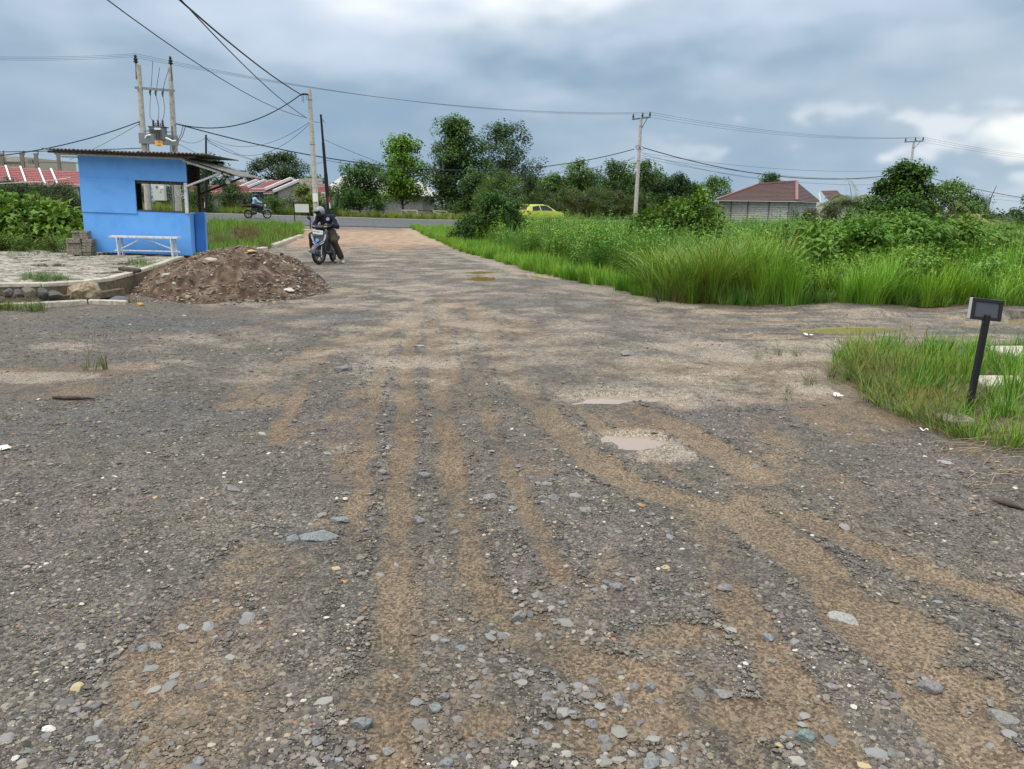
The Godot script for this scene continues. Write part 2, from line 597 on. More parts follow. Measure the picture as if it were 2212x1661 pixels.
func lay_masks() -> void:
	for f in [dirt, pale, dark]:
		f.resize(GN * GN)
	# the wheel tracks running up the road
	track(dirt, [[905, 640], [885, 720], [872, 800], [868, 900], [858, 1000], [845, 1150], [832, 1300], [838, 1450], [850, 1700]], 0.10, 1.0)
	track(dirt, [[925, 700], [938, 780], [952, 880], [968, 1000], [985, 1120], [1010, 1230], [1080, 1330]], 0.105, 1.0)
	track(dirt, [[1020, 660], [1060, 740], [1120, 830], [1190, 910], [1280, 1000], [1400, 1060], [1540, 1100], [1680, 1180], [1800, 1290], [1930, 1420], [2080, 1590], [2180, 1700]], 0.15, 1.0)
	for q in [[[985, 690], [1010, 780], [1050, 900], [1090, 1020], [1140, 1140], [1200, 1260]], [[840, 700], [815, 800], [790, 920], [765, 1050], [735, 1200]], [[1080, 700], [1150, 790], [1240, 880], [1350, 960], [1480, 1040]], [[1000, 640], [1040, 720], [1110, 800]], [[950, 640], [960, 720], [975, 800], [1000, 900]], [[1600, 1080], [1760, 1200], [1900, 1330], [2040, 1480], [2170, 1640]], [[700, 760], [640, 850], [580, 960]]]:
		track(dirt, q, 0.075, 0.8)
	track(dirt, [[1120, 700], [1200, 750], [1290, 790], [1340, 800]], 0.34, 0.75)
	track(dirt, [[1370, 880], [1460, 925], [1560, 980], [1660, 1040]], 0.16, 0.85)
	track(dirt, [[1720, 1120], [1880, 1190], [2050, 1250], [2260, 1330]], 0.10, 0.9)
	track(dirt, [[720, 900], [740, 980], [760, 1060]], 0.16, 0.55)
	track(dirt, [[500, 870], [560, 810], [640, 770], [760, 735], [880, 690]], 0.20, 0.65)
	track(dirt, [[1100, 1340], [1180, 1400], [1290, 1450], [1400, 1500]], 0.13, 0.9)
	track(dirt, [[1480, 1110], [1560, 1250], [1650, 1400], [1740, 1560], [1800, 1680]], 0.12, 0.7)
	for q in [[150, 800, 1.0, 0.55, 0.95], [60, 840, 0.9, 0.4, 0.9], [770, 735, 0.6, 0.5, 0.75], [1200, 790, 0.7, 0.6, 0.6], [1420, 1560, 0.16, 0.1, 1.0], [1250, 1590, 0.2, 0.1, 0.8], [1030, 1560, 0.14, 0.1, 0.9], [1620, 1560, 0.2, 0.12, 0.9], [1900, 1350, 0.3, 0.3, 0.9], [2060, 1500, 0.24, 0.2, 0.9], [650, 940, 0.5, 0.3, 0.5], [600, 670, 1.6, 0.6, 0.75], [1500, 800, 1.6, 0.9, 0.7], [1650, 790, 1.3, 0.9, 0.8], [1700, 850, 0.9, 0.5, 0.7], [1850, 900, 0.7, 0.5, 0.7], [1450, 1380, 0.24, 0.12, 0.6], [560, 1300, 0.3, 0.16, 0.35], [820, 1500, 0.2, 0.2, 0.7]]:
		patch(dirt, q[0], q[1], q[2], q[3], q[4])
	for i in 90:
		var dd: float = 1.8 * pow(16.0 / 1.8, RNG.randf())
		stamp(dirt, rf(-0.5, 0.62) * dd, dd, rf(0.06, 0.16) + 0.02 * dd, rf(0.2, 0.5) + 0.06 * dd, rf(0.3, 0.55))
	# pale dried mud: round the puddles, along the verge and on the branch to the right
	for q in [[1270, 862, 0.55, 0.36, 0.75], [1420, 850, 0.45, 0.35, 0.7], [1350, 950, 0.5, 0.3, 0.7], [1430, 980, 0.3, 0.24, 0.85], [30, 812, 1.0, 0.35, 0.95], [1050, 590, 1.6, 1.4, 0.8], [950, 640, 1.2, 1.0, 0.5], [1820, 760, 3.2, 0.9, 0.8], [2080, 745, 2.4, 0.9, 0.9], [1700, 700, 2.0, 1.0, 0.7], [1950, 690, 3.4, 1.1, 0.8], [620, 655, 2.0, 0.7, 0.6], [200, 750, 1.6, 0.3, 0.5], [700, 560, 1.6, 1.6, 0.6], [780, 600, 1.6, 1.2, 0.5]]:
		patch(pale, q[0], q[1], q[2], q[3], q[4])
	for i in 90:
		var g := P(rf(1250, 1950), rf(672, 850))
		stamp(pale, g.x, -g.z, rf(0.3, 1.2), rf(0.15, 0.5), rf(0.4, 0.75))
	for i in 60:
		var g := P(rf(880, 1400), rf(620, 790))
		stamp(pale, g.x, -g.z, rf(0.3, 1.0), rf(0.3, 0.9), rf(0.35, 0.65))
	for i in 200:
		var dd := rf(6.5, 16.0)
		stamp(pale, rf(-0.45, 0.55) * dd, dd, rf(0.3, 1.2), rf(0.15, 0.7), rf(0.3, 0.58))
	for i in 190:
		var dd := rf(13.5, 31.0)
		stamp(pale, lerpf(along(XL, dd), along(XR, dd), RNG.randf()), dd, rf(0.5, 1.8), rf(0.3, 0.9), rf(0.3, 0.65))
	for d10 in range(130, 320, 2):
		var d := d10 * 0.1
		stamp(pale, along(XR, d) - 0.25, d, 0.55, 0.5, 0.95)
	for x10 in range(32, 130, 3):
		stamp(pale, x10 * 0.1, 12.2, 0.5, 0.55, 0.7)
	for i in 60:
		var g := P(rf(1560, 2230), rf(672, 738))
		stamp(dark, g.x, -g.z, rf(0.4, 1.4), rf(0.05, 0.14), rf(0.6, 1.0))
		stamp(dirt, g.x + rf(-1, 1), -g.z + 0.15, rf(0.4, 1.2), rf(0.06, 0.14), rf(0.5, 0.9))
	for q in [[690, 680, 1.0, 0.6, 0.9], [1150, 650, 1.6, 1.0, 0.6], [350, 700, 1.8, 0.9, 0.7], [250, 900, 1.6, 0.9, 0.5], [1430, 700, 1.6, 0.8, 0.5], [1200, 610, 0.8, 0.7, 0.8], [620, 1160, 0.3, 0.14, 0.8], [900, 1250, 0.3, 0.14, 0.4]]:
		patch(dark, q[0], q[1], q[2], q[3], q[4])

func ground() -> void:
	# --- the colour of the near ground, one texel for 2 cm
	var T := 1344
	var n1 := noise_image_plain(3, T, 0.0045, 4)
	var n2 := noise_image_plain(4, T, 0.03, 4)
	var n3 := noise_image_plain(6, T, 0.22, 2)
	var n4 := noise_image_plain(8, T, 0.011, 3)
	var soil := PackedFloat32Array()
	var SN := 161
	soil.resize(SN * SN)
	var orange := PackedFloat32Array()
	orange.resize(SN * SN)
	for j in SN:
		for i in SN:
			soil[j * SN + i] = soil_at(GX + GS * i / (SN - 1.0), GD + GS * j / (SN - 1.0))
			orange[j * SN + i] = orange_at(GX + GS * i / (SN - 1.0), GD + GS * j / (SN - 1.0))
	var lut := PackedByteArray()
	for i in 1025:
		lut.append(int(clampf(Color(i / 1024.0, 0, 0).linear_to_srgb().r * 255.0, 0, 255)))
	var out := PackedByteArray()
	out.resize(T * T * 3)
	var o := 0
	for j in T:
		var mj := int(j * GN / float(T)) * GN
		var sj := j * (SN - 1.0) / T
		var sj0 := int(sj) * SN
		for i in T:
			var mi := int(i * GN / float(T))
			var id := j * T + i
			var a := n1[id] / 255.0 - 0.5
			var b := n2[id] / 255.0 - 0.5
			var f := n3[id] / 255.0 - 0.5
			var g := n4[id] / 255.0 - 0.5
			var dm := dirt[mj + mi] + a * 0.9 + b * 1.0 + f * 0.7 - 0.02
			var dt := clampf((dm - 0.30) * 2.0, 0.0, 1.0)
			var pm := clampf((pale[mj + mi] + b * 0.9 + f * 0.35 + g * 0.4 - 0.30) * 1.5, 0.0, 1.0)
			var dk := clampf((dark[mj + mi] + b * 0.5 + a * 0.8 - 0.25) * 1.6, 0.0, 1.0)
			# stony asphalt remains: grey brown, with violet and green grey areas
			var t := 1.0 + b * 0.5 + f * 0.75
			var pu := clampf(g * 2.2, -0.5, 0.6)
			var r := (0.136 + pu * 0.006) * t
			var gg := (0.121 - absf(pu) * 0.003) * t
			var bb := (0.098 + pu * 0.007) * t
			r = lerpf(r, 0.095 * t, dk); gg = lerpf(gg, 0.097 * t, dk); bb = lerpf(bb, 0.096 * t, dk)
			var q := 1.0 + b * 0.35 + f * 0.3 + a * 0.4
			var red := clampf(0.35 + g * 1.6, 0.0, 1.0)
			r = lerpf(r, lerpf(0.195, 0.180, red) * q, dt); gg = lerpf(gg, lerpf(0.145, 0.124, red) * q, dt); bb = lerpf(bb, lerpf(0.096, 0.078, red) * q, dt)
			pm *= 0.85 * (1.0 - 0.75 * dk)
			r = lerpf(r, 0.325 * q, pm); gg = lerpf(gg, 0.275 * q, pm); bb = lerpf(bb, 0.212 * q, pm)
			var si := i * (SN - 1.0) / T
			var og := orange[sj0 + int(si)]
			if og > 0.02:
				og = clampf((og + b * 0.9 + f * 0.3) * 1.1, 0.0, 0.9)
				r = lerpf(r, 0.33 * q, og); gg = lerpf(gg, 0.225 * q, og); bb = lerpf(bb, 0.145 * q, og)
			var sl := soil[sj0 + int(si)]
			if sl > 0.01:
				sl = clampf(sl + b * 0.8 + f * 0.4, 0.0, 1.0)
				r = lerpf(r, 0.125 * q, sl); gg = lerpf(gg, 0.088 * q, sl); bb = lerpf(bb, 0.052 * q, sl)
			out[o] = lut[clampi(int(r * 1560.0), 0, 1024)]
			out[o + 1] = lut[clampi(int(gg * 1560.0), 0, 1024)]
			out[o + 2] = lut[clampi(int(bb * 1560.0), 0, 1024)]
			o += 3
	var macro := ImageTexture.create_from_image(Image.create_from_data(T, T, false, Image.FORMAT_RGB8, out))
	# --- the grain: packed grit, 1.1 m to a tile
	var cell := noise_image(21, 768, 0.15, 1, 1)
	var edge := noise_image(21, 768, 0.15, 1, 2)
	var fine := noise_image(22, 768, 0.2, 3)
	for im in [cell, edge, fine]:
		im.convert(Image.FORMAT_L8)
	var cd: PackedByteArray = cell.get_data()
	var ed: PackedByteArray = edge.get_data()
	var fd: PackedByteArray = fine.get_data()
	var gr := PackedByteArray()
	var hh := PackedByteArray()
	gr.resize(cd.size() * 3)
	hh.resize(cd.size())
	for i in cd.size():
		var c := cd[i] / 255.0
		var e := clampf(ed[i] / 255.0 * 2.2, 0.0, 1.0)
		var f := fd[i] / 255.0 - 0.5
		var l := clampf(0.79 + (c - 0.5) * 0.46 + f * 0.3, 0.05, 1.0)
		var warm := (cd[(i * 7) % cd.size()] / 255.0 - 0.5) * 0.05
		gr[i * 3] = int(clampf(l + warm, 0, 1) * 255.0)
		gr[i * 3 + 1] = int(l * 255.0)
		gr[i * 3 + 2] = int(clampf(l - warm, 0, 1) * 255.0)
		hh[i] = int(clampf(e * 0.55 + 0.25 * c + f * 0.3, 0.0, 1.0) * 255.0)
	var grain := ImageTexture.create_from_image(Image.create_from_data(768, 768, false, Image.FORMAT_RGB8, gr))
	var relief := ImageTexture.create_from_image(Image.create_from_data(768, 768, false, Image.FORMAT_L8, hh))
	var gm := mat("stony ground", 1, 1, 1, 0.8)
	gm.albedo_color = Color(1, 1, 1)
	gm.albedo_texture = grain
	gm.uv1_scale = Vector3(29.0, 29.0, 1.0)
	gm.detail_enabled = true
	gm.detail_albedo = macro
	gm.detail_uv_layer = BaseMaterial3D.DETAIL_UV_2
	gm.detail_blend_mode = BaseMaterial3D.BLEND_MODE_MUL
	gm.heightmap_enabled = true
	gm.heightmap_texture = relief
	gm.heightmap_scale = 0.8
	gm.metallic_specular = 0.42
	gm.vertex_color_use_as_albedo = true
	# --- one sheet: fine near the camera, coarse to the horizon
	var xs: Array = []
	var ds: Array = []
	for i in 321:
		xs.append(GX + GS * i / 320.0)
		ds.append(GD + GS * i / 320.0)
	var bnear := grid(xs, ds, true)
	var far := mat("far ground", 1, 1, 1, 0.95, {"vertex_color_use_as_albedo": true})
	far.albedo_color = Color(1, 1, 1)
	var am := ArrayMesh.new()
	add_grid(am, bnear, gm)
	var out_x: Array = []
	for x in [-900.0, -500.0, -300.0, -200.0, -150.0, -120.0, -100.0, -80.0]: out_x.append(x)
	for i in range(-70, -16, 2): out_x.append(float(i))
	for i in range(-64, 65): out_x.append(i * 0.25)
	for i in range(18, 72, 2): out_x.append(float(i))
	for x in [80.0, 100.0, 120.0, 150.0, 200.0, 300.0, 500.0, 900.0]: out_x.append(x)
	var out_d: Array = []
	for i in 120: out_d.append(GD + GS + i * 0.4)
	for i in range(82, 130, 4): out_d.append(float(i))
	for x in [140.0, 170.0, 220.0, 300.0, 450.0, 700.0, 1000.0]: out_d.append(x)
	add_grid(am, grid(out_x, out_d, false), far)
	var side_l: Array = []
	for x in [-900.0, -300.0, -120.0, -60.0, -40.0, -30.0, -25.0, -22.0, -20.0, -18.0, -17.0, -16.0]: side_l.append(x)
	var side_r: Array = []
	for x in [16.0, 16.5, 17.0, 18.0, 19.0, 20.0, 22.0, 25.0, 30.0, 40.0, 60.0, 120.0, 300.0, 900.0]: side_r.append(x)
	var side_d: Array = []
	for i in 65: side_d.append(GD + i * 0.5)
	add_grid(am, grid(side_l, side_d, false), far)
	add_grid(am, grid(side_r, side_d, false), far)
	add_grid(am, grid([-900.0, -200.0, -40.0, -16.0, -8.0, 0.0, 8.0, 16.0, 40.0, 200.0, 900.0], [-400.0, -60.0, -15.0, -6.0, -2.0, GD], false), far)
	var o2 := MeshInstance3D.new()
	o2.name = "ground"
	o2.mesh = am
	add_child(o2)
	tag(o2, "worn gravel and dirt ground of the road junction and the field", "ground", "", "structure")

func noise_image_plain(seed_: int, size: int, freq: float, octaves: int) -> PackedByteArray:
	var n := FastNoiseLite.new()
	n.seed = seed_
	n.frequency = freq
	n.fractal_octaves = octaves
	n.noise_type = FastNoiseLite.TYPE_SIMPLEX_SMOOTH
	var im := n.get_image(size, size, false, false, true)
	im.convert(Image.FORMAT_L8)
	return im.get_data()

func far_color(x: float, d: float) -> Color:
	var n := nB.get_noise_2d(x * 0.5, d * 0.25)
	var m := nB.get_noise_2d(x * 2.0 + 40.0, d * 0.8)
	var c := Vector3(0.15, 0.13, 0.108) * (1.0 + 0.25 * m)                  # gravel
	c = c.lerp(Vector3(0.20, 0.165, 0.125), clampf(0.25 + n * 0.9, 0.0, 0.8))
	# the strip of orange earth before the tarred road
	var s := across(x, d)
	var orange := orange_at(x, d)
	var fine := nB.get_noise_2d(x * 5.0, d * 2.0)
	c = c.lerp(Vector3(0.33, 0.225, 0.145) * (1.0 + 0.35 * m + 0.45 * fine), orange * clampf(0.8 + 0.6 * m, 0.25, 1.0))
	var e := minf(x - along(XR, d), 99.0)
	c = c.lerp(Vector3(0.34, 0.26, 0.18), 0.8 * ss(-1.0, -0.2, e + 0.4 * m) * (1.0 - ss(0.0, 0.4, e)))
	var soil := soil_at(x, d)
	if s > -4.0: soil = maxf(soil, ss(-4.0, -3.2, s) * 0.6)
	if s > 6.5: soil = 1.0
	c = c.lerp(Vector3(0.10, 0.10, 0.045).lerp(Vector3(0.14, 0.095, 0.055), clampf(0.5 + m, 0.0, 1.0)), soil)
	if absf(x) > 60.0 or d > 110.0:
		c = c.lerp(Vector3(0.075, 0.115, 0.045), 0.8)
	return Color(c.x, c.y, c.z)

func grid(xs: Array, ds: Array, near: bool) -> Array:
	var w := xs.size()
	var h := ds.size()
	var v := PackedVector3Array()
	var n := PackedVector3Array()
	var c := PackedColorArray()
	var uv := PackedVector2Array()
	var uv2 := PackedVector2Array()
	var idx := PackedInt32Array()
	v.resize(w * h); n.resize(w * h); c.resize(w * h); uv.resize(w * h); uv2.resize(w * h)
	for j in h:
		for i in w:
			var x: float = xs[i]
			var d: float = ds[j]
			var y := gh(x, d)
			if near:
				y = dip(x, d, y - 0.022 * mask_at(dirt, x, d))
			elif d < -1.0 or absf(x) > 70.0 or d > 130.0:
				y = 0.0
			v[j * w + i] = Vector3(x, y, -d)
			if near:
				c[j * w + i] = Color(1, 1, 1)
				uv[j * w + i] = Vector2((x - GX) / GS, (d - GD) / GS)
			else:
				c[j * w + i] = far_color(x, d)
			uv2[j * w + i] = Vector2((x - GX) / GS, (d - GD) / GS)
	for j in h:
		for i in w:
			var a := v[j * w + mini(i + 1, w - 1)] - v[j * w + maxi(i - 1, 0)]
			var b := v[mini(j + 1, h - 1) * w + i] - v[maxi(j - 1, 0) * w + i]
			n[j * w + i] = a.cross(b).normalized() * signf(a.cross(b).y)
	for j in h - 1:
		for i in w - 1:
			var p := j * w + i
			# clockwise seen from above: x right, z towards the viewer
			idx.append_array(PackedInt32Array([p, p + w, p + w + 1, p, p + w + 1, p + 1]))
	var a := []
	a.resize(Mesh.ARRAY_MAX)
	a[Mesh.ARRAY_VERTEX] = v; a[Mesh.ARRAY_NORMAL] = n; a[Mesh.ARRAY_COLOR] = c
	a[Mesh.ARRAY_TEX_UV] = uv; a[Mesh.ARRAY_TEX_UV2] = uv2; a[Mesh.ARRAY_INDEX] = idx
	return a

func add_grid(am: ArrayMesh, a: Array, m: Material) -> void:
	am.add_surface_from_arrays(Mesh.PRIMITIVE_TRIANGLES, a)
	am.surface_set_material(am.get_surface_count() - 1, m)

# ------------------------------------------------------------------ stones and gravel
func stone_mesh(seed_: int, fine: bool, flat := 0.6) -> ArrayMesh:
	var r := RandomNumberGenerator.new()
	r.seed = seed_
	var ph := (1.0 + sqrt(5.0)) / 2.0
	var vs: Array = []
	for p in [[-1, ph, 0], [1, ph, 0], [-1, -ph, 0], [1, -ph, 0], [0, -1, ph], [0, 1, ph], [0, -1, -ph], [0, 1, -ph], [ph, 0, -1], [ph, 0, 1], [-ph, 0, -1], [-ph, 0, 1]]:
		vs.append(Vector3(p[0], p[1], p[2]).normalized())
	var fs: Array = [[0, 11, 5], [0, 5, 1], [0, 1, 7], [0, 7, 10], [0, 10, 11], [1, 5, 9], [5, 11, 4], [11, 10, 2], [10, 7, 6], [7, 1, 8], [3, 9, 4], [3, 4, 2], [3, 2, 6], [3, 6, 8], [3, 8, 9], [4, 9, 5], [2, 4, 11], [6, 2, 10], [8, 6, 7], [9, 8, 1]]
	var levels := 2 if fine else 0
	for l in levels:
		var nf: Array = []
		var mid := {}
		for f in fs:
			var m: Array = []
			for e in 3:
				var a: int = f[e]
				var b: int = f[(e + 1) % 3]
				var key := mini(a, b) * 10000 + maxi(a, b)
				if not mid.has(key):
					mid[key] = vs.size()
					vs.append(((vs[a] + vs[b]) * 0.5).normalized())
				m.append(mid[key])
			nf.append([f[0], m[0], m[2]]); nf.append([f[1], m[1], m[0]]); nf.append([f[2], m[2], m[1]]); nf.append([m[0], m[1], m[2]])
		fs = nf
	# cut the ball by random planes: broken stone has facets
	var cuts: Array = []
	for i in (16 if fine else 5):
		var d := Vector3(r.randf_range(-1, 1), r.randf_range(-1, 1), r.randf_range(-1, 1)).normalized()
		cuts.append([d, r.randf_range(0.55, 0.95)])
	var off := Vector3(r.randf() * 50.0, 0, 0)
	for i in vs.size():
		var p: Vector3 = vs[i]
		for c in cuts:
			var k: float = p.dot(c[0])
			if k > c[1]:
				p -= c[0] * (k - c[1])
		if fine:
			p *= 1.0 + 0.10 * nA.get_noise_3dv(p * 1.6 + off) + 0.04 * nA.get_noise_3dv(p * 6.0 + off)
		else:
			p *= r.randf_range(0.8, 1.15)
		p.y *= flat
		vs[i] = p
	var b := B.new()
	for f in fs:
		var a0: Vector3 = vs[f[0]]
		var a1: Vector3 = vs[f[1]]
		var a2: Vector3 = vs[f[2]]
		b.tri(a0, a1, a2, a0 + a1 + a2)
	return b.mesh()

var stones: Array = []

func loose_stone(u: float, v: float, wide: float, deep: float, high: float, col: Color, label: String, group := "", yaw := 0.0) -> void:
	var p := P(u, v)
	var d := -p.z
	var o := put("stone", stones[taken.get("stone", 0) % stones.size()], stone_mat(col))
	o.position = Vector3(p.x, gh(p.x, d) - 0.02 * mask_at(dirt, p.x, d) + high * 0.12, p.z)
	o.basis = Basis(Vector3.UP, yaw) * Basis.from_scale(Vector3(wide * 0.5, high * 0.85, deep * 0.5))
	tag(o, label, "stone", group)

var stone_mats := {}
func stone_mat(col: Color) -> StandardMaterial3D:
	var key := col.to_html()
	if not stone_mats.has(key):
		var k := col
		stone_mats[key] = worn("stone " + key, 60 + stone_mats.size(), 9.0, [[0.2, [k.r * 0.62, k.g * 0.62, k.b * 0.64]], [0.5, [k.r, k.g, k.b]], [0.85, [k.r * 1.35, k.g * 1.32, k.b * 1.28]]], 0.8, 0.25, 0.03)
		stone_mats[key].uv1_world_triplanar = true
	return stone_mats[key]

func gravel() -> void:
	var ms: Array = []
	for i in 4:
		ms.append(stone_mesh(100 + i, false, 0.55 + 0.1 * i))
	for i in 6:
		stones.append(stone_mesh(200 + i, true, [0.5, 0.6, 0.45, 0.7, 0.55, 0.5][i]))
	var gm := mat("gravel chips", 1, 1, 1, 0.85, {"vertex_color_use_as_albedo": true, "metallic_specular": 0.3})
	gm.albedo_color = Color(1, 1, 1)
	var many: Array = [Many.new(), Many.new(), Many.new(), Many.new()]
	var mats := [[0.15, 0.132, 0.105], [0.145, 0.13, 0.113], [0.19, 0.167, 0.132], [0.09, 0.082, 0.071]]
	var n := 0
	var tries := 0
	while n < 160000 and tries < 800000:
		tries += 1
		# even over the picture's near field: density falls with distance
		var d: float = 1.55 * pow(16.0 / 1.55, pow(RNG.randf(), 1.2))
		var x: float = RNG.randf_range(-1.0, 1.0) * (0.74 * d + 0.25)
		var soil := 0.0
		if x > 2.5: soil = soil_at(x, d)
		if soil > 0.5 or in_pool(x, d): continue
		var dm := mask_at(dirt, x, d) + mask_at(pale, x, d) * 0.8 + 0.35 * nB.get_noise_2d(x * 1.4, d * 1.4)
		var keep := 1.0 - 0.9 * ss(0.0, 0.75, dm)
		# the stones gather in drifts
		keep *= 1.0 - 0.7 * ss(7.0, 14.0, d)
		keep *= 0.5 + 0.9 * ss(-0.25, 0.4, nB.get_noise_2d(x * 2.3 + 50.0, d * 2.3))
		if RNG.randf() > keep: continue
		n += 1
		var big := pow(RNG.randf(), 9.0)
		var s := 0.0019 + 0.0026 * RNG.randf() + 0.010 * big
		s *= 1.0 + 0.07 * d
		if d > 12.0 and x < -6.4: continue
		var k := RNG.randi() % 4
		var c: Array = mats[k]
		var l := RNG.randf_range(0.6, 1.45)
		if RNG.randf() < 0.05: l *= 1.5
		var col := Color(c[0] * l, c[1] * l, c[2] * l)
		var q := RNG.randf()
		if q < 0.013: col = Color(0.5, 0.47, 0.4)
		elif q < 0.019: col = Color(0.40, 0.31, 0.17)
		elif q < 0.021: col = Color(0.36, 0.16, 0.07)
		elif q < 0.07: col = Color(0.13, 0.112, 0.125) * l
		elif q < 0.10: col = Color(0.12, 0.135, 0.125) * l
		col = col.lerp(Color(0.2, 0.15, 0.10), 0.6 * ss(0.15, 0.6, dm))
		var y := gh(x, d) - 0.022 * mask_at(dirt, x, d)
		many[k].add(Vector3(x, y + s * 0.12, -d), turned(RNG.randf() * TAU, rf(0, 0.3), RNG.randf() * TAU, Vector3(s * rf(0.8, 1.5), s * rf(0.35, 0.7), s)), col)
	var labels := ["grey brown stone chips scattered thick over the junction", "violet grey stone chips mixed into the gravel road", "pale tan stone chips strewn over the gravel road", "dark slate chips pressed into the gravel road"]
	for k in 4:
		var o := put_many("gravel", many[k], ms[k], gm)
		tag(o, labels[k], "gravel", "", "stuff")
	# medium stones, in heaps and drifts
	var mid: Array = [Many.new(), Many.new(), Many.new()]
	var spots: Array = []
	for q in [[1180, 1330, 0.20, 40], [1300, 1560, 0.26, 60], [1400, 1620, 0.22, 40], [1060, 1440, 0.3, 26], [1150, 1500, 0.3, 26], [1370, 1490, 0.14, 22], [1330, 1270, 0.14, 10], [640, 1140, 0.18, 26], [1560, 1500, 0.3, 16], [350, 1420, 0.3, 30], [230, 1570, 0.4, 30], [520, 1060, 0.3, 16], [720, 960, 0.35, 30], [1210, 1040, 0.3, 20], [1250, 1090, 0.3, 20], [1440, 1150, 0.2, 14], [1740, 1600, 0.16, 20], [2140, 1530, 0.2, 12], [1990, 1460, 0.15, 8], [900, 1200, 0.3, 16], [1000, 1400, 0.3, 18], [620, 1640, 0.3, 22], [960, 1560, 0.25, 18], [1610, 1370, 0.2, 16], [1840, 1500, 0.2, 10]]:
		for i in q[3]:
			var g := P(q[0], q[1])
			spots.append([g.x + q[2] * RNG.randfn() * 0.55, -g.z + q[2] * RNG.randfn() * 0.55])
	for i in 300:
		var d: float = 1.7 * pow(14.0 / 1.7, RNG.randf())
		if nB.get_noise_1d(d * 3.0 + i) > -0.5: spots.append([RNG.randf_range(-1, 1) * (0.72 * d + 0.2), d])
	for p in spots:
		var x: float = p[0]
		var d: float = p[1]
		if d < 1.3 or (x > 2.5 and soil_at(x, d) > 0.4) or in_pool(x, d): continue
		if mask_at(dirt, x, d) > 0.6 and RNG.randf() < 0.75: continue
		var s := 0.0075 + 0.020 * pow(RNG.randf(), 2.8)
		s *= 1.0 + 0.03 * d
		var l := rf(0.7, 1.35)
		var col: Color = [Color(0.21, 0.205, 0.19), Color(0.18, 0.172, 0.165), Color(0.19, 0.197, 0.19), Color(0.25, 0.24, 0.21)][RNG.randi() % 4] * l
		if RNG.randf() < 0.008: col = Color(0.42, 0.34, 0.2)
		mid[RNG.randi() % 3].add(Vector3(x, gh(x, d) - 0.02 * mask_at(dirt, x, d) + s * 0.02, -d), turned(RNG.randf() * TAU, rf(0, 0.25), RNG.randf() * TAU, Vector3(s * rf(0.9, 1.6), s * rf(0.6, 0.95), s)), col)
	var names := ["blue grey pebbles lying in drifts on the gravel road", "grey pebbles half sunk in the gravel road", "angular grey pebbles gathered between the wheel tracks"]
	for k in 3:
		tag(put_many("pebbles", mid[k], stones[k * 2], gm), names[k], "pebbles", "", "stuff")
	# the stones that one would pick out
	var bluegrey := Color(0.195, 0.21, 0.205)
	var grey := Color(0.21, 0.205, 0.19)
	var palest := Color(0.30, 0.30, 0.275)
	var violet := Color(0.18, 0.172, 0.172)
	var tan_ := Color(0.45, 0.36, 0.2)
	loose_stone(685, 1158, 0.235, 0.10, 0.05, bluegrey, "long flat blue grey stone slab sunk in the gravel", "", 0.15)
	loose_stone(632, 1163, 0.08, 0.07, 0.04, bluegrey, "small blue grey stone touching the long flat slab")
	loose_stone(733, 1124, 0.12, 0.06, 0.035, bluegrey, "blue grey stone just behind the long flat slab")
	loose_stone(1822, 1328, 0.155, 0.075, 0.055, palest, "large pale grey oblong rock in the right wheel track", "", -0.65)
	loose_stone(1122, 1320, 0.10, 0.05, 0.05, grey, "tilted long grey rock in the small stone heap", "", 0.7)
	loose_stone(2008, 1472, 0.10, 0.08, 0.05, violet, "rough dark and pale streaked rock at the wheel track")
	loose_stone(2172, 1545, 0.12, 0.06, 0.05, grey, "long half buried grey rock beside two pale stones", "", -0.6)
	loose_stone(105, 1585, 0.045, 0.028, 0.022, Color(0.62, 0.6, 0.53), "smooth white pebble on dark gravel")
	loose_stone(725, 1225, 0.05, 0.035, 0.025, tan_, "yellow tan pebble near the long flat slab")
	loose_stone(743, 1252, 0.04, 0.025, 0.02, Color(0.46, 0.22, 0.09), "orange pebble next to a yellow tan one")
	loose_stone(1740, 1592, 0.075, 0.06, 0.045, Color(0.16, 0.21, 0.19), "greenish grey stone with a yellow chip beside it")
	var group := "grey stones lying loose on the road"
	for q in [[915, 1028, 0.10, 0.07], [503, 1057, 0.13, 0.05], [1160, 1280, 0.075, 0.045], [1330, 1267, 0.075, 0.055], [1568, 1268, 0.08, 0.055], [782, 1568, 0.075, 0.05], [1792, 1488, 0.07, 0.035], [1562, 1503, 0.07, 0.045], [1336, 1508, 0.06, 0.07], [335, 1393, 0.085, 0.04], [310, 1398, 0.04, 0.05], [200, 1535, 0.07, 0.04], [430, 1648, 0.05, 0.04], [686, 1612, 0.05, 0.04], [1278, 1555, 0.055, 0.04], [1305, 1590, 0.05, 0.045], [1410, 1645, 0.075, 0.05], [960, 1505, 0.05, 0.035], [940, 1530, 0.06, 0.05], [997, 1395, 0.055, 0.04], [1050, 1447, 0.045, 0.035], [1116, 1462, 0.05, 0.04], [1184, 1505, 0.055, 0.045], [1182, 1560, 0.05, 0.04], [962, 1645, 0.055, 0.04], [838, 1620, 0.045, 0.035], [1195, 1080, 0.08, 0.06], [1262, 1106, 0.09, 0.07], [1060, 1076, 0.10, 0.06], [905, 1125, 0.09, 0.06], [825, 1020, 0.08, 0.06], [1108, 1098, 0.06, 0.05], [1355, 765, 0.24, 0.14], [740, 800, 0.2, 0.1], [1370, 1475, 0.05, 0.035], [1405, 1480, 0.05, 0.04], [1665, 1425, 0.045, 0.03], [1660, 1375, 0.05, 0.05], [2140, 1510, 0.03, 0.04], [1215, 1295, 0.05, 0.03]]:
		var ck := RNG.randi() % 3
		var far: bool = q[1] < 1180.0
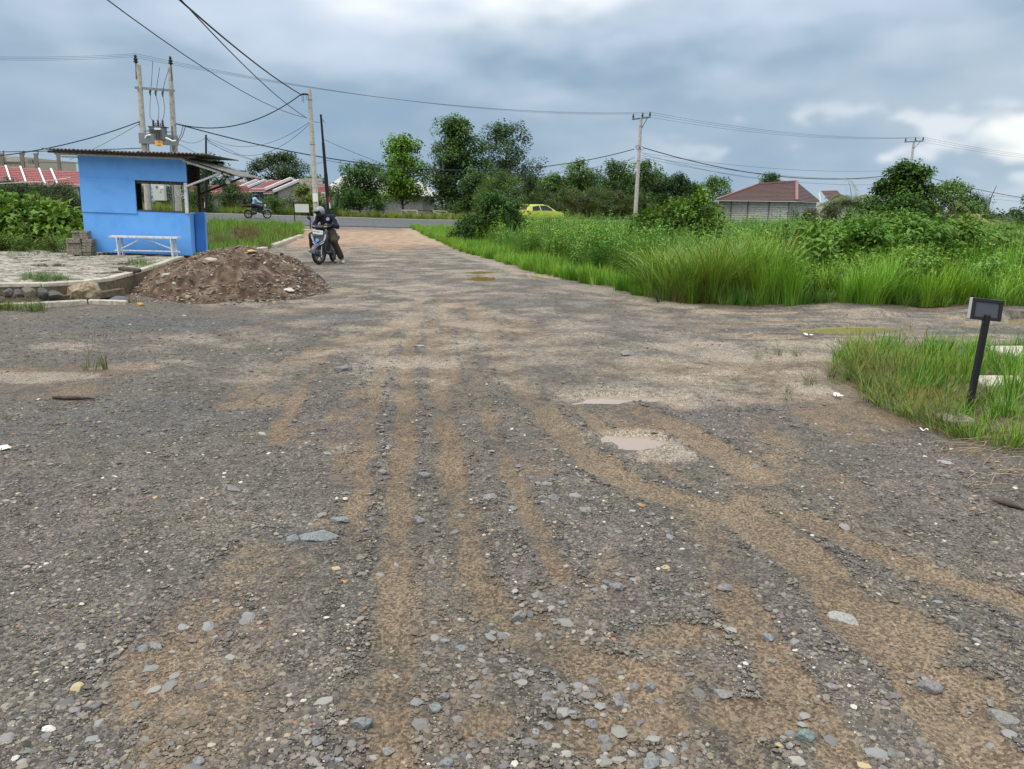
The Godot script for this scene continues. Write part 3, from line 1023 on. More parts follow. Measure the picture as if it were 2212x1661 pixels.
		loose_stone(q[0], q[1], q[2], q[3], minf(q[2], q[3]) * 0.75, [grey, bluegrey, violet][ck], ["warm grey", "blue grey", "violet grey"][ck] + (" stone lying among the wheel tracks" if far else " stone lying loose amid coarse gravel"), ["warm grey", "blue grey", "violet grey"][ck] + (" track stones" if far else " loose stones"), rf(-0.6, 0.6))
	for q in [[2040, 998, 0.14, 0.08], [1715, 1150, 0.03, 0.02], [905, 745, 0.16, 0.1], [512, 1256, 0.03, 0.02], [580, 1068, 0.03, 0.03], [1222, 1225, 0.035, 0.03]]:
		loose_stone(q[0], q[1], q[2], q[3], 0.02, palest, "pale flat stone lying on the gravel road", "pale flat stones on the road", rf(-0.6, 0.6))

# an irregular sheet of water lying in a hollow: planned before the ground is laid, so that the ground dips below it
func pool(pts: Array, col: Color, label: String) -> void:
	var w: Array = []
	var c := Vector2.ZERO
	for p in pts:
		var g := P(p[0], p[1])
		w.append(Vector2(g.x, -g.z))
		c += Vector2(g.x, -g.z) / pts.size()
	var ring := PackedVector2Array()
	var level := 9.0
	var reach := 0.0
	for i in w.size():
		for k in 6:
			var g: Vector2 = w[i].cubic_interpolate(w[(i + 1) % w.size()], w[(i - 1 + w.size()) % w.size()], w[(i + 2) % w.size()], k / 6.0)
			g += (g - c) * (0.30 * nA.get_noise_2d(g.x * 4.0, g.y * 4.0) + 0.12 * nA.get_noise_2d(g.x * 17.0, g.y * 17.0))
			ring.append(g)
			for w2 in [0.0, 0.07, 0.14]:
				var e: Vector2 = g + (g - c).normalized() * w2
				level = minf(level, gh(e.x, e.y) - 0.022 * mask_at(dirt, e.x, e.y))
			reach = maxf(reach, g.distance_to(c))
	level -= 0.002
	pools.append([c, reach + 0.1, ring, level, col, label])

func puddles() -> void:
	for q in pools:
		var b := B.new()
		var c := V(q[0].x, q[3], q[0].y)
		var ring: PackedVector2Array = q[2]
		for i in ring.size():
			var p: Vector2 = ring[i] + (ring[i] - q[0]).normalized() * 0.13
			var e: Vector2 = ring[(i + 1) % ring.size()] + (ring[(i + 1) % ring.size()] - q[0]).normalized() * 0.13
			b.tri(c, V(p.x, q[3], p.y), V(e.x, q[3], e.y), Vector3.UP)
		var k: Color = q[4]
		var m := mat("water " + q[5], k.r, k.g, k.b, 0.05, {"metallic_specular": 0.5})
		var o := put("puddle", b.mesh(), m)
		tag(o, q[5], "puddle", "", "structure")

func plan_pools() -> void:
	pool([[1316, 862], [1350, 853], [1400, 850], [1478, 852], [1460, 862], [1400, 867], [1340, 870]].map(func(q): return [q[0] - 62, q[1]]), Color(0.29, 0.225, 0.175), "milky brown puddle beside pale mud on the road")
	pool([[1305, 945], [1345, 936], [1400, 938], [1440, 947], [1430, 957], [1385, 963], [1330, 957]], Color(0.30, 0.225, 0.172), "milky brown puddle with bubbles between wheel tracks")
	pool([[1012, 600], [1035, 595], [1065, 597], [1070, 602], [1045, 606], [1022, 605]], Color(0.26, 0.16, 0.05), "small amber puddle where the road narrows")
	pool([[1000, 587], [1040, 584], [1080, 586], [1060, 589], [1020, 590]], Color(0.30, 0.2, 0.08), "thin amber puddle behind the small round one")
	pool([[1722, 714], [1790, 708], [1870, 707], [1930, 711], [1900, 718], [1800, 722], [1745, 720]], Color(0.27, 0.215, 0.095), "long yellow mud puddle on the branch to the right")
	pool([[1940, 702], [1975, 700], [2000, 703], [1985, 708], [1955, 708]], Color(0.27, 0.215, 0.095), "small yellow puddle behind the long one")
	pool([[2165, 690], [2200, 684], [2260, 684], [2300, 690], [2240, 698], [2180, 698]], Color(0.27, 0.21, 0.09), "yellow puddle behind the small black sign")
	pool([[1140, 592], [1180, 598], [1215, 604], [1180, 604], [1150, 598]], Color(0.36, 0.25, 0.12), "amber puddle along the grass verge")
	pool([[2070, 697], [2100, 694], [2140, 696], [2120, 701], [2085, 701]], Color(0.27, 0.21, 0.09), "narrow yellow puddle left of the black sign")

# ------------------------------------------------------------------ plants
func leafmat(called: String, rough := 0.55) -> StandardMaterial3D:
	var m := mat(called, 1, 1, 1, rough, {"vertex_color_use_as_albedo": true, "backlight_enabled": true, "backlight": Color(0.62, 0.66, 0.3), "metallic_specular": 0.35})
	m.albedo_color = Color(1, 1, 1)
	m.cull_mode = BaseMaterial3D.CULL_DISABLED
	return m

# one curved blade
func blade(b: B, base: Vector3, dir: Vector3, h: float, lean: float, w: float, segs: int, r: RandomNumberGenerator) -> void:
	var side := Vector3(-dir.z, 0, dir.x).normalized().rotated(Vector3.UP, r.randf_range(-0.7, 0.7))
	var last_l := base - side * w
	var last_r := base + side * w
	var ln := Vector3.UP
	for k in range(1, segs + 1):
		var t := k / float(segs)
		var p := base + Vector3.UP * h * (t - 0.42 * lean * t * t) + dir * h * lean * t * t
		var ww := w * (1.0 - t * t) if k < segs else 0.0
		var tang := Vector3.UP * (1.0 - 0.84 * lean * t) + dir * 2.0 * lean * t
		var nn := (side.cross(tang)).normalized()
		if nn.y < 0.0: nn = -nn
		nn = (nn + Vector3.UP * 0.35).normalized()
		if k < segs:
			var l := p - side * ww
			var q := p + side * ww
			b.tri_n(last_l, last_r, q, ln if k > 1 else nn, ln if k > 1 else nn, nn)
			b.tri_n(last_l, q, l, ln if k > 1 else nn, nn, nn)
			last_l = l
			last_r = q
		else:
			b.tri_n(last_l, last_r, p, ln, ln, nn)
		ln = nn

func tuft(seed_: int, n: int, h: float, rad: float, lean: float, w: float, segs := 4, dry := 0.1, heads := 0) -> ArrayMesh:
	var r := RandomNumberGenerator.new()
	r.seed = seed_
	var b := B.new()
	for i in n:
		var a := r.randf() * TAU
		var dir := Vector3(cos(a), 0, sin(a))
		var l := r.randf_range(0.75, 1.2)
		b.col = Color(l, l * r.randf_range(0.95, 1.05), l * r.randf_range(0.8, 1.1)) * 0.5
		if r.randf() < dry: b.col = Color(0.95, 0.52, 0.85) * r.randf_range(0.7, 1.0)
		blade(b, dir * rad * sqrt(r.randf()), dir, h * r.randf_range(0.5, 1.1), lean * r.randf_range(0.3, 1.5), w * r.randf_range(0.7, 1.2), segs, r)
	for i in heads:
		var a := r.randf() * TAU
		var dir := Vector3(cos(a), 0, sin(a))
		b.col = Color(0.6, 0.45, 0.5)
		var hh := h * r.randf_range(1.0, 1.3)
		var top := dir * (rad + hh * 0.2) + Vector3.UP * hh
		blade(b, dir * rad * 0.5, dir, hh, 0.2, w * 0.35, 3, r)
		for k in 4:
			var e := Vector3(r.randf_range(-1, 1), r.randf_range(0.0, 0.7), r.randf_range(-1, 1)).normalized()
			blade(b, dir * (rad * 0.5 + hh * 0.18) + Vector3.UP * hh * 0.9, e, h * 0.2, 0.9, w * 0.45, 2, r)
	return b.mesh()

# a leaf: midrib from base along dir, folded and drooping
func leaf(b: B, base: Vector3, dir: Vector3, len_: float, wid: float, up: Vector3, four := true) -> void:
	var side := dir.cross(up).normalized()
	var nn := side.cross(dir).normalized()
	var tip := base + dir * len_ - Vector3.UP * len_ * 0.22
	var mid := base + dir * len_ * 0.45 + nn * len_ * 0.04
	var l := mid - side * wid * 0.5 + nn * wid * 0.14
	var r := mid + side * wid * 0.5 + nn * wid * 0.14
	if four:
		b.tri_n(base, mid, l, nn, nn, nn)
		b.tri_n(base, r, mid, nn, nn, nn)
		b.tri_n(mid, tip, l, nn, nn, nn)
		b.tri_n(mid, r, tip, nn, nn, nn)
	else:
		b.tri_n(base, r, l, nn, nn, nn)
		b.tri_n(l, r, tip, nn, nn, nn)

func cluster(seed_: int, n: int, rad: float, len_: float, wid: float, four := false) -> ArrayMesh:
	var r := RandomNumberGenerator.new()
	r.seed = seed_
	var b := B.new()
	for i in n:
		var d := Vector3(r.randfn(), r.randfn() * 0.8 + 0.15, r.randfn()).normalized()
		var p := d * rad * pow(r.randf(), 0.5)
		var dir := (d + Vector3(r.randfn(), r.randfn() * 0.5 - 0.1, r.randfn()) * 0.55).normalized()
		var up := (Vector3.UP + Vector3(r.randfn(), 0, r.randfn()) * 0.45).normalized()
		if absf(dir.dot(up)) > 0.95: dir = (dir + Vector3(0.5, 0, 0.3)).normalized()
		var l := r.randf_range(0.65, 1.0)
		b.col = Color(l * r.randf_range(0.9, 1.0), l, l * r.randf_range(0.8, 1.0))
		var k := r.randf_range(0.7, 1.2)
		leaf(b, p, dir, len_ * k, wid * k, up, four)
	return b.mesh()

# a herb: upright stems with leaves in pairs
func herb(seed_: int, stems: int, h: float, len_: float, wid: float, spread: float, gap: float) -> ArrayMesh:
	var r := RandomNumberGenerator.new()
	r.seed = seed_
	var b := B.new()
	for s in stems:
		var a := r.randf() * TAU
		var out := Vector3(cos(a), 0, sin(a)) * spread * r.randf()
		var hh := h * r.randf_range(0.6, 1.08)
		b.col = Color(0.55, 0.6, 0.5)
		b.tube([out * 0.4, out * 0.7 + Vector3.UP * hh * 0.5, out + Vector3.UP * hh], [0.006, 0.005, 0.002], 3, false)
		var y := hh * 0.18
		var turn := r.randf() * TAU
		while y < hh:
			var c := out * (0.4 + 0.6 * y / hh) + Vector3.UP * y
			for side in 2:
				var t := turn + side * PI + r.randf_range(-0.4, 0.4)
				var dir := Vector3(cos(t), r.randf_range(0.1, 0.6), sin(t)).normalized()
				var l := r.randf_range(0.65, 1.0)
				b.col = Color(l * r.randf_range(0.85, 1.0), l, l * r.randf_range(0.7, 1.0))
				var k := r.randf_range(0.7, 1.15)
				leaf(b, c, dir, len_ * k, wid * k, Vector3.UP, true)
			turn += 1.9
			y += gap * r.randf_range(0.7, 1.3)
	return b.mesh()

var CL := {}

func tint(c: Array, spread: float) -> Color:
	var l := rf(1.0 - spread, 1.0 + spread)
	var w := rf(-0.5, 0.5) * spread
	return Color(c[0] * l * (1.0 + w), c[1] * l, c[2] * l * (1.0 - w))

# a tree or bush: trunk, limbs and a crown of leaf clumps gathered in lobes
func tree(called: String, label: String, at: Vector3, top: float, low: float, rad: float, lobes: int, clumps: int, kind: String, size: float, col: Array, o := {}) -> Node3D:
	var t := thing(called, at, 0.0, label, o.get("category", "tree"), o.get("group", ""))
	var cone: float = o.get("cone", 0.35)
	var cs: Array = []
	lobes = int(lobes * 2.3)
	for i in lobes:
		var f := (i + 0.5) / lobes
		var y := lerpf(low, top, f) + rf(-0.05, 0.05) * (top - low)
		# widest at a third of the crown, narrowing to the top
		var w: float = rad * (1.0 - cone * f) * pow(sin(PI * clampf(0.14 + 0.80 * f, 0.0, 1.0)), 0.5)
		var a := i * 2.4 + rf(-0.5, 0.5)
		var rr := w * pow(RNG.randf(), 0.6) * 1.15 * (0.15 if i >= lobes - 2 else 1.0)
		var size_l: float = ((top - low) * rf(0.05, 0.10) + rad * rf(0.07, 0.16)) * (1.25 if f < 0.5 else 1.0)
		if i == lobes - 1: size_l *= 0.7
		cs.append([Vector3(cos(a) * rr, minf(y, top - size_l * 0.55), sin(a) * rr), size_l])
	var wood := B.new()
	var tr: float = o.get("trunk", 0.03 * top)
	var knee := Vector3(rf(-0.2, 0.2), top * 0.45, rf(-0.2, 0.2))
	wood.tube([Vector3(0, -0.15, 0), Vector3(0, 0.1, 0), knee * 0.5, knee, Vector3(knee.x * 0.5, top * 0.92, knee.z * 0.5)], [tr * 1.4, tr, tr * 0.85, tr * 0.6, tr * 0.12], 7, false)
	for c in cs:
		var p: Vector3 = c[0]
		var y0 := clampf(p.y - Vector2(p.x, p.z).length() * 0.7, low * 0.6, top * 0.85)
		var st := Vector3(0, y0, 0).lerp(Vector3(knee.x, y0, knee.z), 0.7)
		wood.tube([st, st.lerp(p, 0.55) + Vector3.UP * -0.08, p], [tr * 0.4, tr * 0.25, tr * 0.08], 5, false)
	put("trunk", wood.mesh(), o.get("bark", M["bark"]), t)
	var many := Many.new()
	clumps = int(clumps * float(o.get("dense", 0.8)))
	var total := 0.0
	for c in cs: total += pow(c[1], 2.0)
	for c in cs:
		var k := int(clumps * pow(c[1], 2.0) / total)
		var lt := tint(col, 0.14)
		for i in k:
			var d := Vector3(RNG.randfn(), RNG.randfn(), RNG.randfn()).normalized()
			var q: float = c[1] * pow(RNG.randf(), 0.38) * rf(0.8, 1.12)
			var p: Vector3 = c[0] + Vector3(d.x * q * 1.15, d.y * q * 0.72, d.z * q * 1.15)
			if p.y < 0.05: continue
			many.add(p, turned(RNG.randf() * TAU, rf(0, 0.6), RNG.randf() * TAU, Vector3.ONE * size * rf(0.7, 1.25)), tint([lt.r, lt.g, lt.b], 0.22))
	var cr := put_many("crown", many, CL[kind], M["leaf"], t)
	cr.set_meta("kind", "stuff")
	return t

func bare_tree(label: String, at: Vector3, h: float, category := "tree") -> void:
	var b := B.new()
	grow(b, Vector3(0, -0.1, 0), Vector3.UP, h * 0.4, h * 0.012, 4)
	var o := put("bare_tree", b.mesh(), M["bark"])
	o.position = at
	tag(o, label, category)

func grow(b: B, p: Vector3, d: Vector3, l: float, r: float, depth: int) -> void:
	var m := p + d * l * 0.5 + Vector3(RNG.randfn(), 0, RNG.randfn()) * l * 0.06
	var e := p + d * l
	b.tube([p, m, e], [r, r * 0.8, r * 0.6], 4, false)
	if depth == 0: return
	for i in 3:
		var nd := (d + Vector3(RNG.randfn(), RNG.randfn() * 0.3 + 0.15, RNG.randfn()) * 0.55).normalized()
		grow(b, e if i < 2 else m, nd, l * rf(0.55, 0.78), r * 0.58, depth - 1)

func palm(label: String, at: Vector3, h: float, n: int, len_: float, col: Array, stand := 0.0) -> void:
	var t := thing("coconut_palm", at, rf(0, 6), label, "palm tree")
	var b := B.new()
	b.tube([Vector3(0, -0.2, 0), Vector3(0.06, h * 0.4, 0), Vector3(0.02, h, 0)], [0.2, 0.15, 0.12], 8)
	put("trunk", b.mesh(), M["bark"], t)
	for i in n:
		var a := TAU * i / n + rf(-0.25, 0.25)
		var up := rf(0.35, 1.25) if i > 0 else 1.55
		var d := Vector3(cos(a), 0, sin(a))
		var f := B.new()
		f.col = Color(col[0], col[1], col[2]) * rf(0.8, 1.2)
		var pts: Array = []
		var rad: Array = []
		for k in 9:
			var s := k / 8.0
			pts.append(Vector3(0, h, 0) + d * len_ * s * cos(up * (1.0 - 0.5 * s)) + Vector3.UP * len_ * (s * sin(up) - (0.75 - 0.35 * stand) * s * s * (0.3 if i == 0 else 1.0)))
			rad.append(0.025 * (1.0 - s) + 0.004)
		f.tube(pts, rad, 4, false)
		for k in range(1, 34):
			var s := 0.12 + 0.86 * k / 34.0
			var j := int(s * 8.0)
			var p: Vector3 = pts[j].lerp(pts[mini(j + 1, 8)], s * 8.0 - j)
			var tang: Vector3 = (pts[mini(j + 1, 8)] - pts[j]).normalized()
			for sd in [-1.0, 1.0]:
				var side: Vector3 = tang.cross(Vector3.UP).normalized() * sd
				var dir := (side * 0.8 + tang * 0.55 - Vector3.UP * rf(0.0, 0.5)).normalized()
				leaf(f, p, dir, len_ * 0.36 * sin(PI * clampf(s * 0.85 + 0.12, 0.0, 1.0)) + 0.08, 0.06, Vector3.UP, false)
		put("frond", f.mesh(), M["leaf"], t)

func scatter(mesh: Mesh, called: String, label: String, category: String, pts: Array, col: Array, smin: float, smax: float, spread := 0.2, lean := 0.15, m := "leaf") -> void:
	var many := Many.new()
	for p in pts:
		var k := rf(smin, smax)
		var c := tint(col, spread)
		var n := nB.get_noise_2d(p.x * 0.9 + 7.0, p.z * 0.9)
		var g := (1.0 + 0.35 * n) * (1.9 if m == "grass" else 1.0)
		c = Color(c.r * g * (1.0 + 0.3 * n), c.g * g, c.b * g)
		var hh := 1.0 + (0.75 if m == "grass" else 0.3) * nB.get_noise_2d(p.x * 0.55, p.z * 0.55 + 30.0)
		many.add(p, turned(RNG.randf() * TAU, rf(0, lean), RNG.randf() * TAU, Vector3(k, k * hh * rf(0.85, 1.15), k)), c)
	var o := put_many(called, many, mesh, M[m])
	tag(o, label, category, "", "stuff")

func plants() -> void:
	leafmat("leaf")
	leafmat("grass", 0.6)
	worn("bark", 51, 2.0, [[0.2, [0.055, 0.045, 0.035]], [0.8, [0.13, 0.11, 0.09]]], 0.9, 1.0)
	CL["broad"] = cluster(1, 26, 0.42, 0.26, 0.15)
	CL["fine"] = cluster(2, 34, 0.40, 0.15, 0.075)
	CL["big"] = cluster(3, 16, 0.42, 0.30, 0.20, true)
	CL["bush"] = cluster(4, 30, 0.26, 0.15, 0.06, true)
	CL["tiny"] = cluster(5, 30, 0.34, 0.11, 0.05)
	var dkg := [0.092, 0.165, 0.047]
	var mdg := [0.125, 0.22, 0.05]
	var brg := [0.18, 0.32, 0.045]
	# trees beyond the tarred road
	var g := "trees beyond the tarred road"
	tree("roadside_tree", "bright green leafy tree behind the white barrier's left end", G(-10.9, 76), 7.5, 1.7, 2.5, 18, 620, "broad", 1.0, brg, {"group": g, "trunk": 0.11})
	tree("roadside_tree", "tallest dark green tree with a pointed clumpy top", G(-5.9, 78), 9.5, 1.6, 3.1, 24, 950, "broad", 1.05, dkg, {"group": g, "trunk": 0.14, "cone": 0.5})
	tree("roadside_tree", "loose dark tree with open crown right of the tallest tree", G(-1.0, 84), 9.8, 2.0, 3.5, 20, 640, "broad", 1.0, [0.07, 0.12, 0.045], {"group": g, "trunk": 0.14})
	tree("roadside_tree", "wide low tree with bare lower twigs beside the green house", G(-13.3, 67), 4.4, 0.9, 2.5, 15, 560, "broad", 0.85, [0.08, 0.155, 0.038], {"group": g, "trunk": 0.08, "cone": 0.1})
	tree("roadside_tree", "round yellowish shrub tree in front of the dark trees", G(-1.2, 63), 4.2, 0.7, 1.8, 12, 520, "fine", 0.95, [0.115, 0.19, 0.04], {"group": g, "cone": 0.1})
	tree("roadside_tree", "low dark tree filling the gap under the tallest trees", G(-3.6, 74), 4.2, 0.5, 2.2, 12, 420, "broad", 0.9, dkg, {"group": g, "cone": 0.15})
	var line := "trees in the belt behind the yellow car"
	var belt := [[4.4, 93, 5.0, 1.9, mdg, "small pale tree rising left of the belt of trees"], [7.3, 90, 6.4, 2.0, mdg, "tree with round topknot in the belt behind the car"], [11.0, 88, 6.4, 2.3, dkg, "dark tree left of the concrete pole with crossarm"], [14.6, 88, 6.4, 2.5, dkg, "dark tree right of the concrete pole with crossarm"], [18.0, 87, 4.9, 2.5, [0.045, 0.10, 0.03], "rounded tree at the right end of the belt"], [9.0, 95, 5.0, 2.4, dkg, "half hidden tree deep in the belt of trees"], [2.2, 96, 4.8, 2.0, mdg, "half hidden tree left in the belt of trees"], [12.9, 93, 5.4, 2.4, mdg, "tree filling the belt right behind the crossarm pole"], [16.4, 92, 5.2, 2.3, dkg, "tree filling the belt before its right end"], [5.8, 94, 4.6, 2.2, dkg, "low tree filling the belt behind the yellow car"], [20.3, 90, 4.0, 2.0, mdg, "lowest tree trailing off at the belt's right end"]]
	for q in belt:
		tree("belt_tree", q[5], G(q[0], q[1]), q[2], 0.8, q[3], 16, 480, "broad", 0.95, q[4], {"group": line, "cone": 0.3})
	for i in 11:
		var x := 1.2 + i * 1.75 + rf(-0.4, 0.4)
		tree("belt_shrub", "tangled olive shrub in front of the belt of trees" if i % 3 else "brownish tangled shrub in front of the belt of trees", G(x, 82.5 + rf(-1, 1) + i * 0.25), rf(2.4, 3.4), 0.2, 1.5, 8, 240, "fine", 0.95, [0.11, 0.16, 0.05] if i % 3 else [0.14, 0.14, 0.065], {"category": "shrub", "group": "olive shrubs in front of the belt" if i % 3 else "brownish shrubs in front of the belt", "trunk": 0.04, "cone": 0.1})
	bare_tree("thin leafless grey tree between two leafy trees", G(-9.0, 98), 9.2)
	bare_tree("leafless tree between the coconut palm and big bush", G(28.6, 62), 4.3)
	# right: beyond the field
	tree("garden_tree", "rounded tree left of the maroon roofed house", G(26.2, 103), 5.4, 0.6, 2.9, 12, 420, "broad", 1.0, mdg)
	tree("garden_tree", "wide tree rising behind the maroon roof", G(38.2, 117), 6.6, 2.0, 3.2, 12, 360, "broad", 1.0, dkg)
	tree("bushy_tree", "big bushy tree in front of a crossarm pole", G(24.9, 50), 4.6, 0.3, 2.35, 20, 1150, "big", 0.8, [0.10, 0.18, 0.042], {"cone": 0.65, "dense": 1.0})
	tree("bushy_tree", "small spreading tree right behind the big bushy one", G(34.4, 62), 4.0, 0.4, 2.6, 12, 480, "broad", 0.85, mdg)
	tree("bushy_tree", "feathery blue green tree beside the thin stick", G(45.8, 78), 3.5, 0.4, 2.3, 10, 380, "fine", 1.0, [0.05, 0.09, 0.045])
	tree("bushy_tree", "dark tree at the far edge of the field", G(39.4, 59), 3.0, 0.2, 1.5, 10, 340, "broad", 0.7, dkg)
	palm("young coconut palm beside the maroon roofed house", G(25.8, 60), 2.1, 20, 2.6, [0.15, 0.19, 0.075])
	palm("short yellow green coconut palm in the open field", G(26.9, 45.5), 1.0, 13, 1.7, [0.22, 0.26, 0.07], 0.4)
	for q in [[27.8, 57, 2.0], [29.5, 56, 1.8], [23.0, 57, 2.0], [30.8, 55, 1.6], [21.0, 56, 1.8]]:
		tree("scrub", "dull olive scrub round the foot of the coconut palm", G(q[0], q[1]), q[2], 0.1, 1.4, 7, 200, "fine", 0.9, [0.08, 0.095, 0.04], {"category": "shrub", "group": "scrub by the coconut palm", "trunk": 0.03})
	# left: behind the hut and among the houses
	tree("town_tree", "broad dark tree above the red roofed houses", G(-33.6, 112), 7.4, 2.0, 4.3, 18, 640, "broad", 1.15, [0.05, 0.095, 0.03])
	tree("town_tree", "dark tree showing under the hut's side canopy", G(-37.4, 96), 5.9, 1.6, 2.9, 12, 420, "broad", 1.0, dkg)
	tree("town_tree", "small far tree behind the unfinished block wall", G(-30.2, 118), 4.6, 1.5, 2.2, 8, 200, "broad", 1.0, dkg)
	for q in [[-23.0, 57.5, 1.9, 1.3], [-25.5, 59, 2.2, 1.5], [-21.6, 60, 2.3, 1.3], [-27.5, 58, 1.7, 1.4]]:
		tree("garden_shrub", "green shrub in a front garden across the road", G(q[0], q[1]), q[2], 0.1, q[3], 8, 230, "fine", 0.95, [0.07, 0.12, 0.035], {"category": "shrub", "group": "front garden shrubs", "trunk": 0.03})
	tree("garden_shrub", "yellow green shrub behind the white signboard", G(-16.6, 62), 2.2, 0.2, 1.5, 8, 260, "broad", 0.7, [0.19, 0.24, 0.04], {"category": "shrub", "trunk": 0.03})
	for q in [[-18.6, 60, 1.2, "low dark shrub left of the white signboard"], [-15.2, 62.5, 1.1, "low dark shrub between signboard and green house"], [-19.4, 62, 1.4, "dark shrub in front of the grey red roofed house"]]:
		tree("garden_shrub", q[3], G(q[0], q[1]), q[2], 0.1, 1.1, 6, 160, "fine", 0.8, dkg, {"category": "shrub", "group": "low dark shrubs by the signboard", "trunk": 0.03})
	for q in [[-29.0, 45, 1.7, 1.7, "dull green bush between two others left of the hut"], [-26.0, 44.5, 1.75, 1.6, "dull green bush closest to the hut's left wall"], [-31.5, 46, 1.5, 1.8, "lower dull green bush farthest from the hut"]]:
		tree("hedge_bush", q[4], G(q[0], q[1]), q[2], 0.1, q[3], 10, 420, "tiny", 1.1, [0.075, 0.105, 0.038], {"category": "shrub", "group": "dull green bushes left of the hut", "trunk": 0.04, "cone": 0.1})
	# the near dark bush and its neighbours at the roadside
	tree("roadside_bush", "dense dark green bush at the roadside near the barrier", G(-0.85, 33), 2.0, 0.1, 1.05, 14, 560, "bush", 1.0, [0.075, 0.155, 0.042], {"category": "shrub", "trunk": 0.04, "cone": 0.1})
	tree("roadside_bush", "low dark green bush leaning out beside the dense bush", G(-1.9, 33.6), 1.1, 0.05, 0.8, 8, 260, "bush", 0.9, [0.07, 0.14, 0.04], {"category": "shrub", "trunk": 0.03, "cone": 0.1})
	# big leaved weeds left of the hut
	var wl := ["tallest large leaved weed left of the hut", "large leaved weed standing behind the paved yard's weeds", "middling large leaved weed beside the tallest ones", "low large leaved weed in front of the dull bushes", "large leaved weed farthest from the hut", "lowest large leaved weed touching the hut's side"]
	var wi := 0
	for q in [[-15.2, 23.0, 1.65], [-14.0, 22.6, 1.5], [-13.2, 22.2, 1.35], [-12.3, 22.4, 1.1], [-16.2, 23.6, 1.8], [-11.6, 22.0, 0.9]]:
		wi += 1
		tree("broad_leaved_weed", wl[[1, 2, 3, 4, 0, 5][wi - 1]], G(q[0], q[1]), q[2], 0.25, 0.95, 9, 190, "big", 0.8, [0.17, 0.27, 0.045], {"category": "plant", "group": "large leaved weeds left of the hut", "trunk": 0.02, "cone": 0.1})
	# tall yellow green shrubs with hand shaped leaves in the field
	for q in [[5.35, 22.5, 1.95], [4.75, 22.8, 1.8], [4.1, 23.2, 1.55], [5.9, 24, 1.5]]:
		tree("field_shrub", {1.95: "tallest yellow green shrub with drooping leaves in the field", 1.8: "yellow green drooping shrub beside the tallest one", 1.55: "shorter yellow green drooping shrub towards the yellow car", 1.5: "low yellow green drooping shrub towards the maroon house"}[q[2]], G(q[0], q[1]), q[2], 0.7, 0.6, 8, 110, "big", 0.5, [0.135, 0.23, 0.035], {"category": "shrub", "group": "tall drooping leaved shrubs in the field", "trunk": 0.018, "cone": 0.0})

	var bl := ["leafy bush nearest the tall lemon grass clump", "leafy bush second along the branch road", "broadest leafy bush above the bright roadside grass", "leafy bush behind the broadest one", "leafy bush straight behind the small black sign", "last leafy bush before the field opens out"]
	var bi := 0
	for q in [[6.4, 16.6, 1.15, 0.8], [7.4, 16.4, 1.2, 0.8], [8.6, 16.9, 1.45, 1.2], [9.0, 18.4, 1.5, 1.1], [9.9, 17.2, 1.3, 0.9], [11.2, 18.0, 1.15, 0.9]]:
		tree("leafy_bush", bl[bi], G(q[0], q[1]), q[2], 0.1, q[3], 9, 230, "bush", 0.95, [0.165, 0.30, 0.05], {"category": "shrub", "group": "leafy bushes along the branch road", "trunk": 0.02, "cone": 0.1})
		bi += 1
	# ---- grass and undergrowth
	var short_ := tuft(31, 16, 0.34, 0.07, 0.45, 0.0042, 3, 0.06)
	var tall := tuft(32, 26, 1.45, 0.16, 0.6, 0.0085, 6, 0.06)
	var mid := tuft(33, 22, 0.95, 0.13, 0.42, 0.006, 5, 0.05)
	var wiry := tuft(34, 22, 0.30, 0.09, 0.75, 0.0038, 4, 0.22, 4)
	var weed := herb(35, 5, 1.25, 0.12, 0.055, 0.32, 0.085)
	var weed2 := herb(36, 4, 0.9, 0.15, 0.075, 0.25, 0.10)
	# bright short grass along the right edge of the road
	var pts: Array = []
	for i in 9500:
		var d: float = 13.4 * pow(54.0 / 13.4, RNG.randf())
		var e := rf(0.05, 1.0)
		e = e * e * (1.6 + 0.02 * d) + 0.12 + 0.35 * nA.get_noise_1d(d * 1.7)
		var gx := along(XR, d) + e
		if nB.get_noise_2d(gx * 0.9 + 60.0, d * 0.5) > -0.24: pts.append(G(gx, d))
	scatter(short_, "verge_grass", "short bright green grass along the right road edge", "grass", pts, [0.20, 0.37, 0.045], 0.5, 1.3, 0.2, 0.25, "grass")
	# the tall lemon coloured clump at the corner of the field
	pts = []
	for i in 210:
		var a := RNG.randf() * TAU
		var k := sqrt(RNG.randf())
		pts.append(G(3.75 + cos(a) * k * 1.25, 14.5 + sin(a) * k * 1.15))
	scatter(tall, "tall_grass", "tall arching yellow green grass clump at the field corner", "grass", pts, [0.205, 0.335, 0.058], 0.55, 1.05, 0.22, 0.2, "grass")
	pts = []
	for i in 40:
		pts.append(G(2.9 + rf(-0.3, 1.8), 13.45 + rf(-0.12, 0.3)))
	scatter(wiry, "dry_grass", "dry brown straw at the foot of the tall clump", "grass", pts, [0.15, 0.125, 0.06], 0.8, 1.4, 0.25, 0.7, "grass")
	# bright green grass along the branch road
	pts = []
	var front: Array = []
	for i in 2300:
		var x := rf(4.2, 16.0)
		var d := 13.0 + 0.03 * (x - 4.0) + pow(RNG.randf(), 1.4) * 3.2 + 0.5 * nA.get_noise_1d(x * 0.9)
		if nB.get_noise_2d(x * 0.8 + 3.0, d * 0.8) > -0.12: pts.append(G(x, d))
		elif d > 13.6: front.append(G(x, d))
	scatter(mid, "tall_grass", "bright green upright grass along the branch road", "grass", pts, [0.215, 0.39, 0.046], 0.45, 1.1, 0.22, 0.2, "grass")
	scatter(weed2, "roadside_weeds", "leafy weeds pushing through the grass along the branch road", "weeds", front, [0.19, 0.335, 0.05], 0.6, 1.05, 0.25, 0.3)
	pts = []
	for i in 700:
		pts.append(G(rf(3.6, 14.0), 12.95 + 0.03 * rf(0, 8) + rf(0, 0.4)))
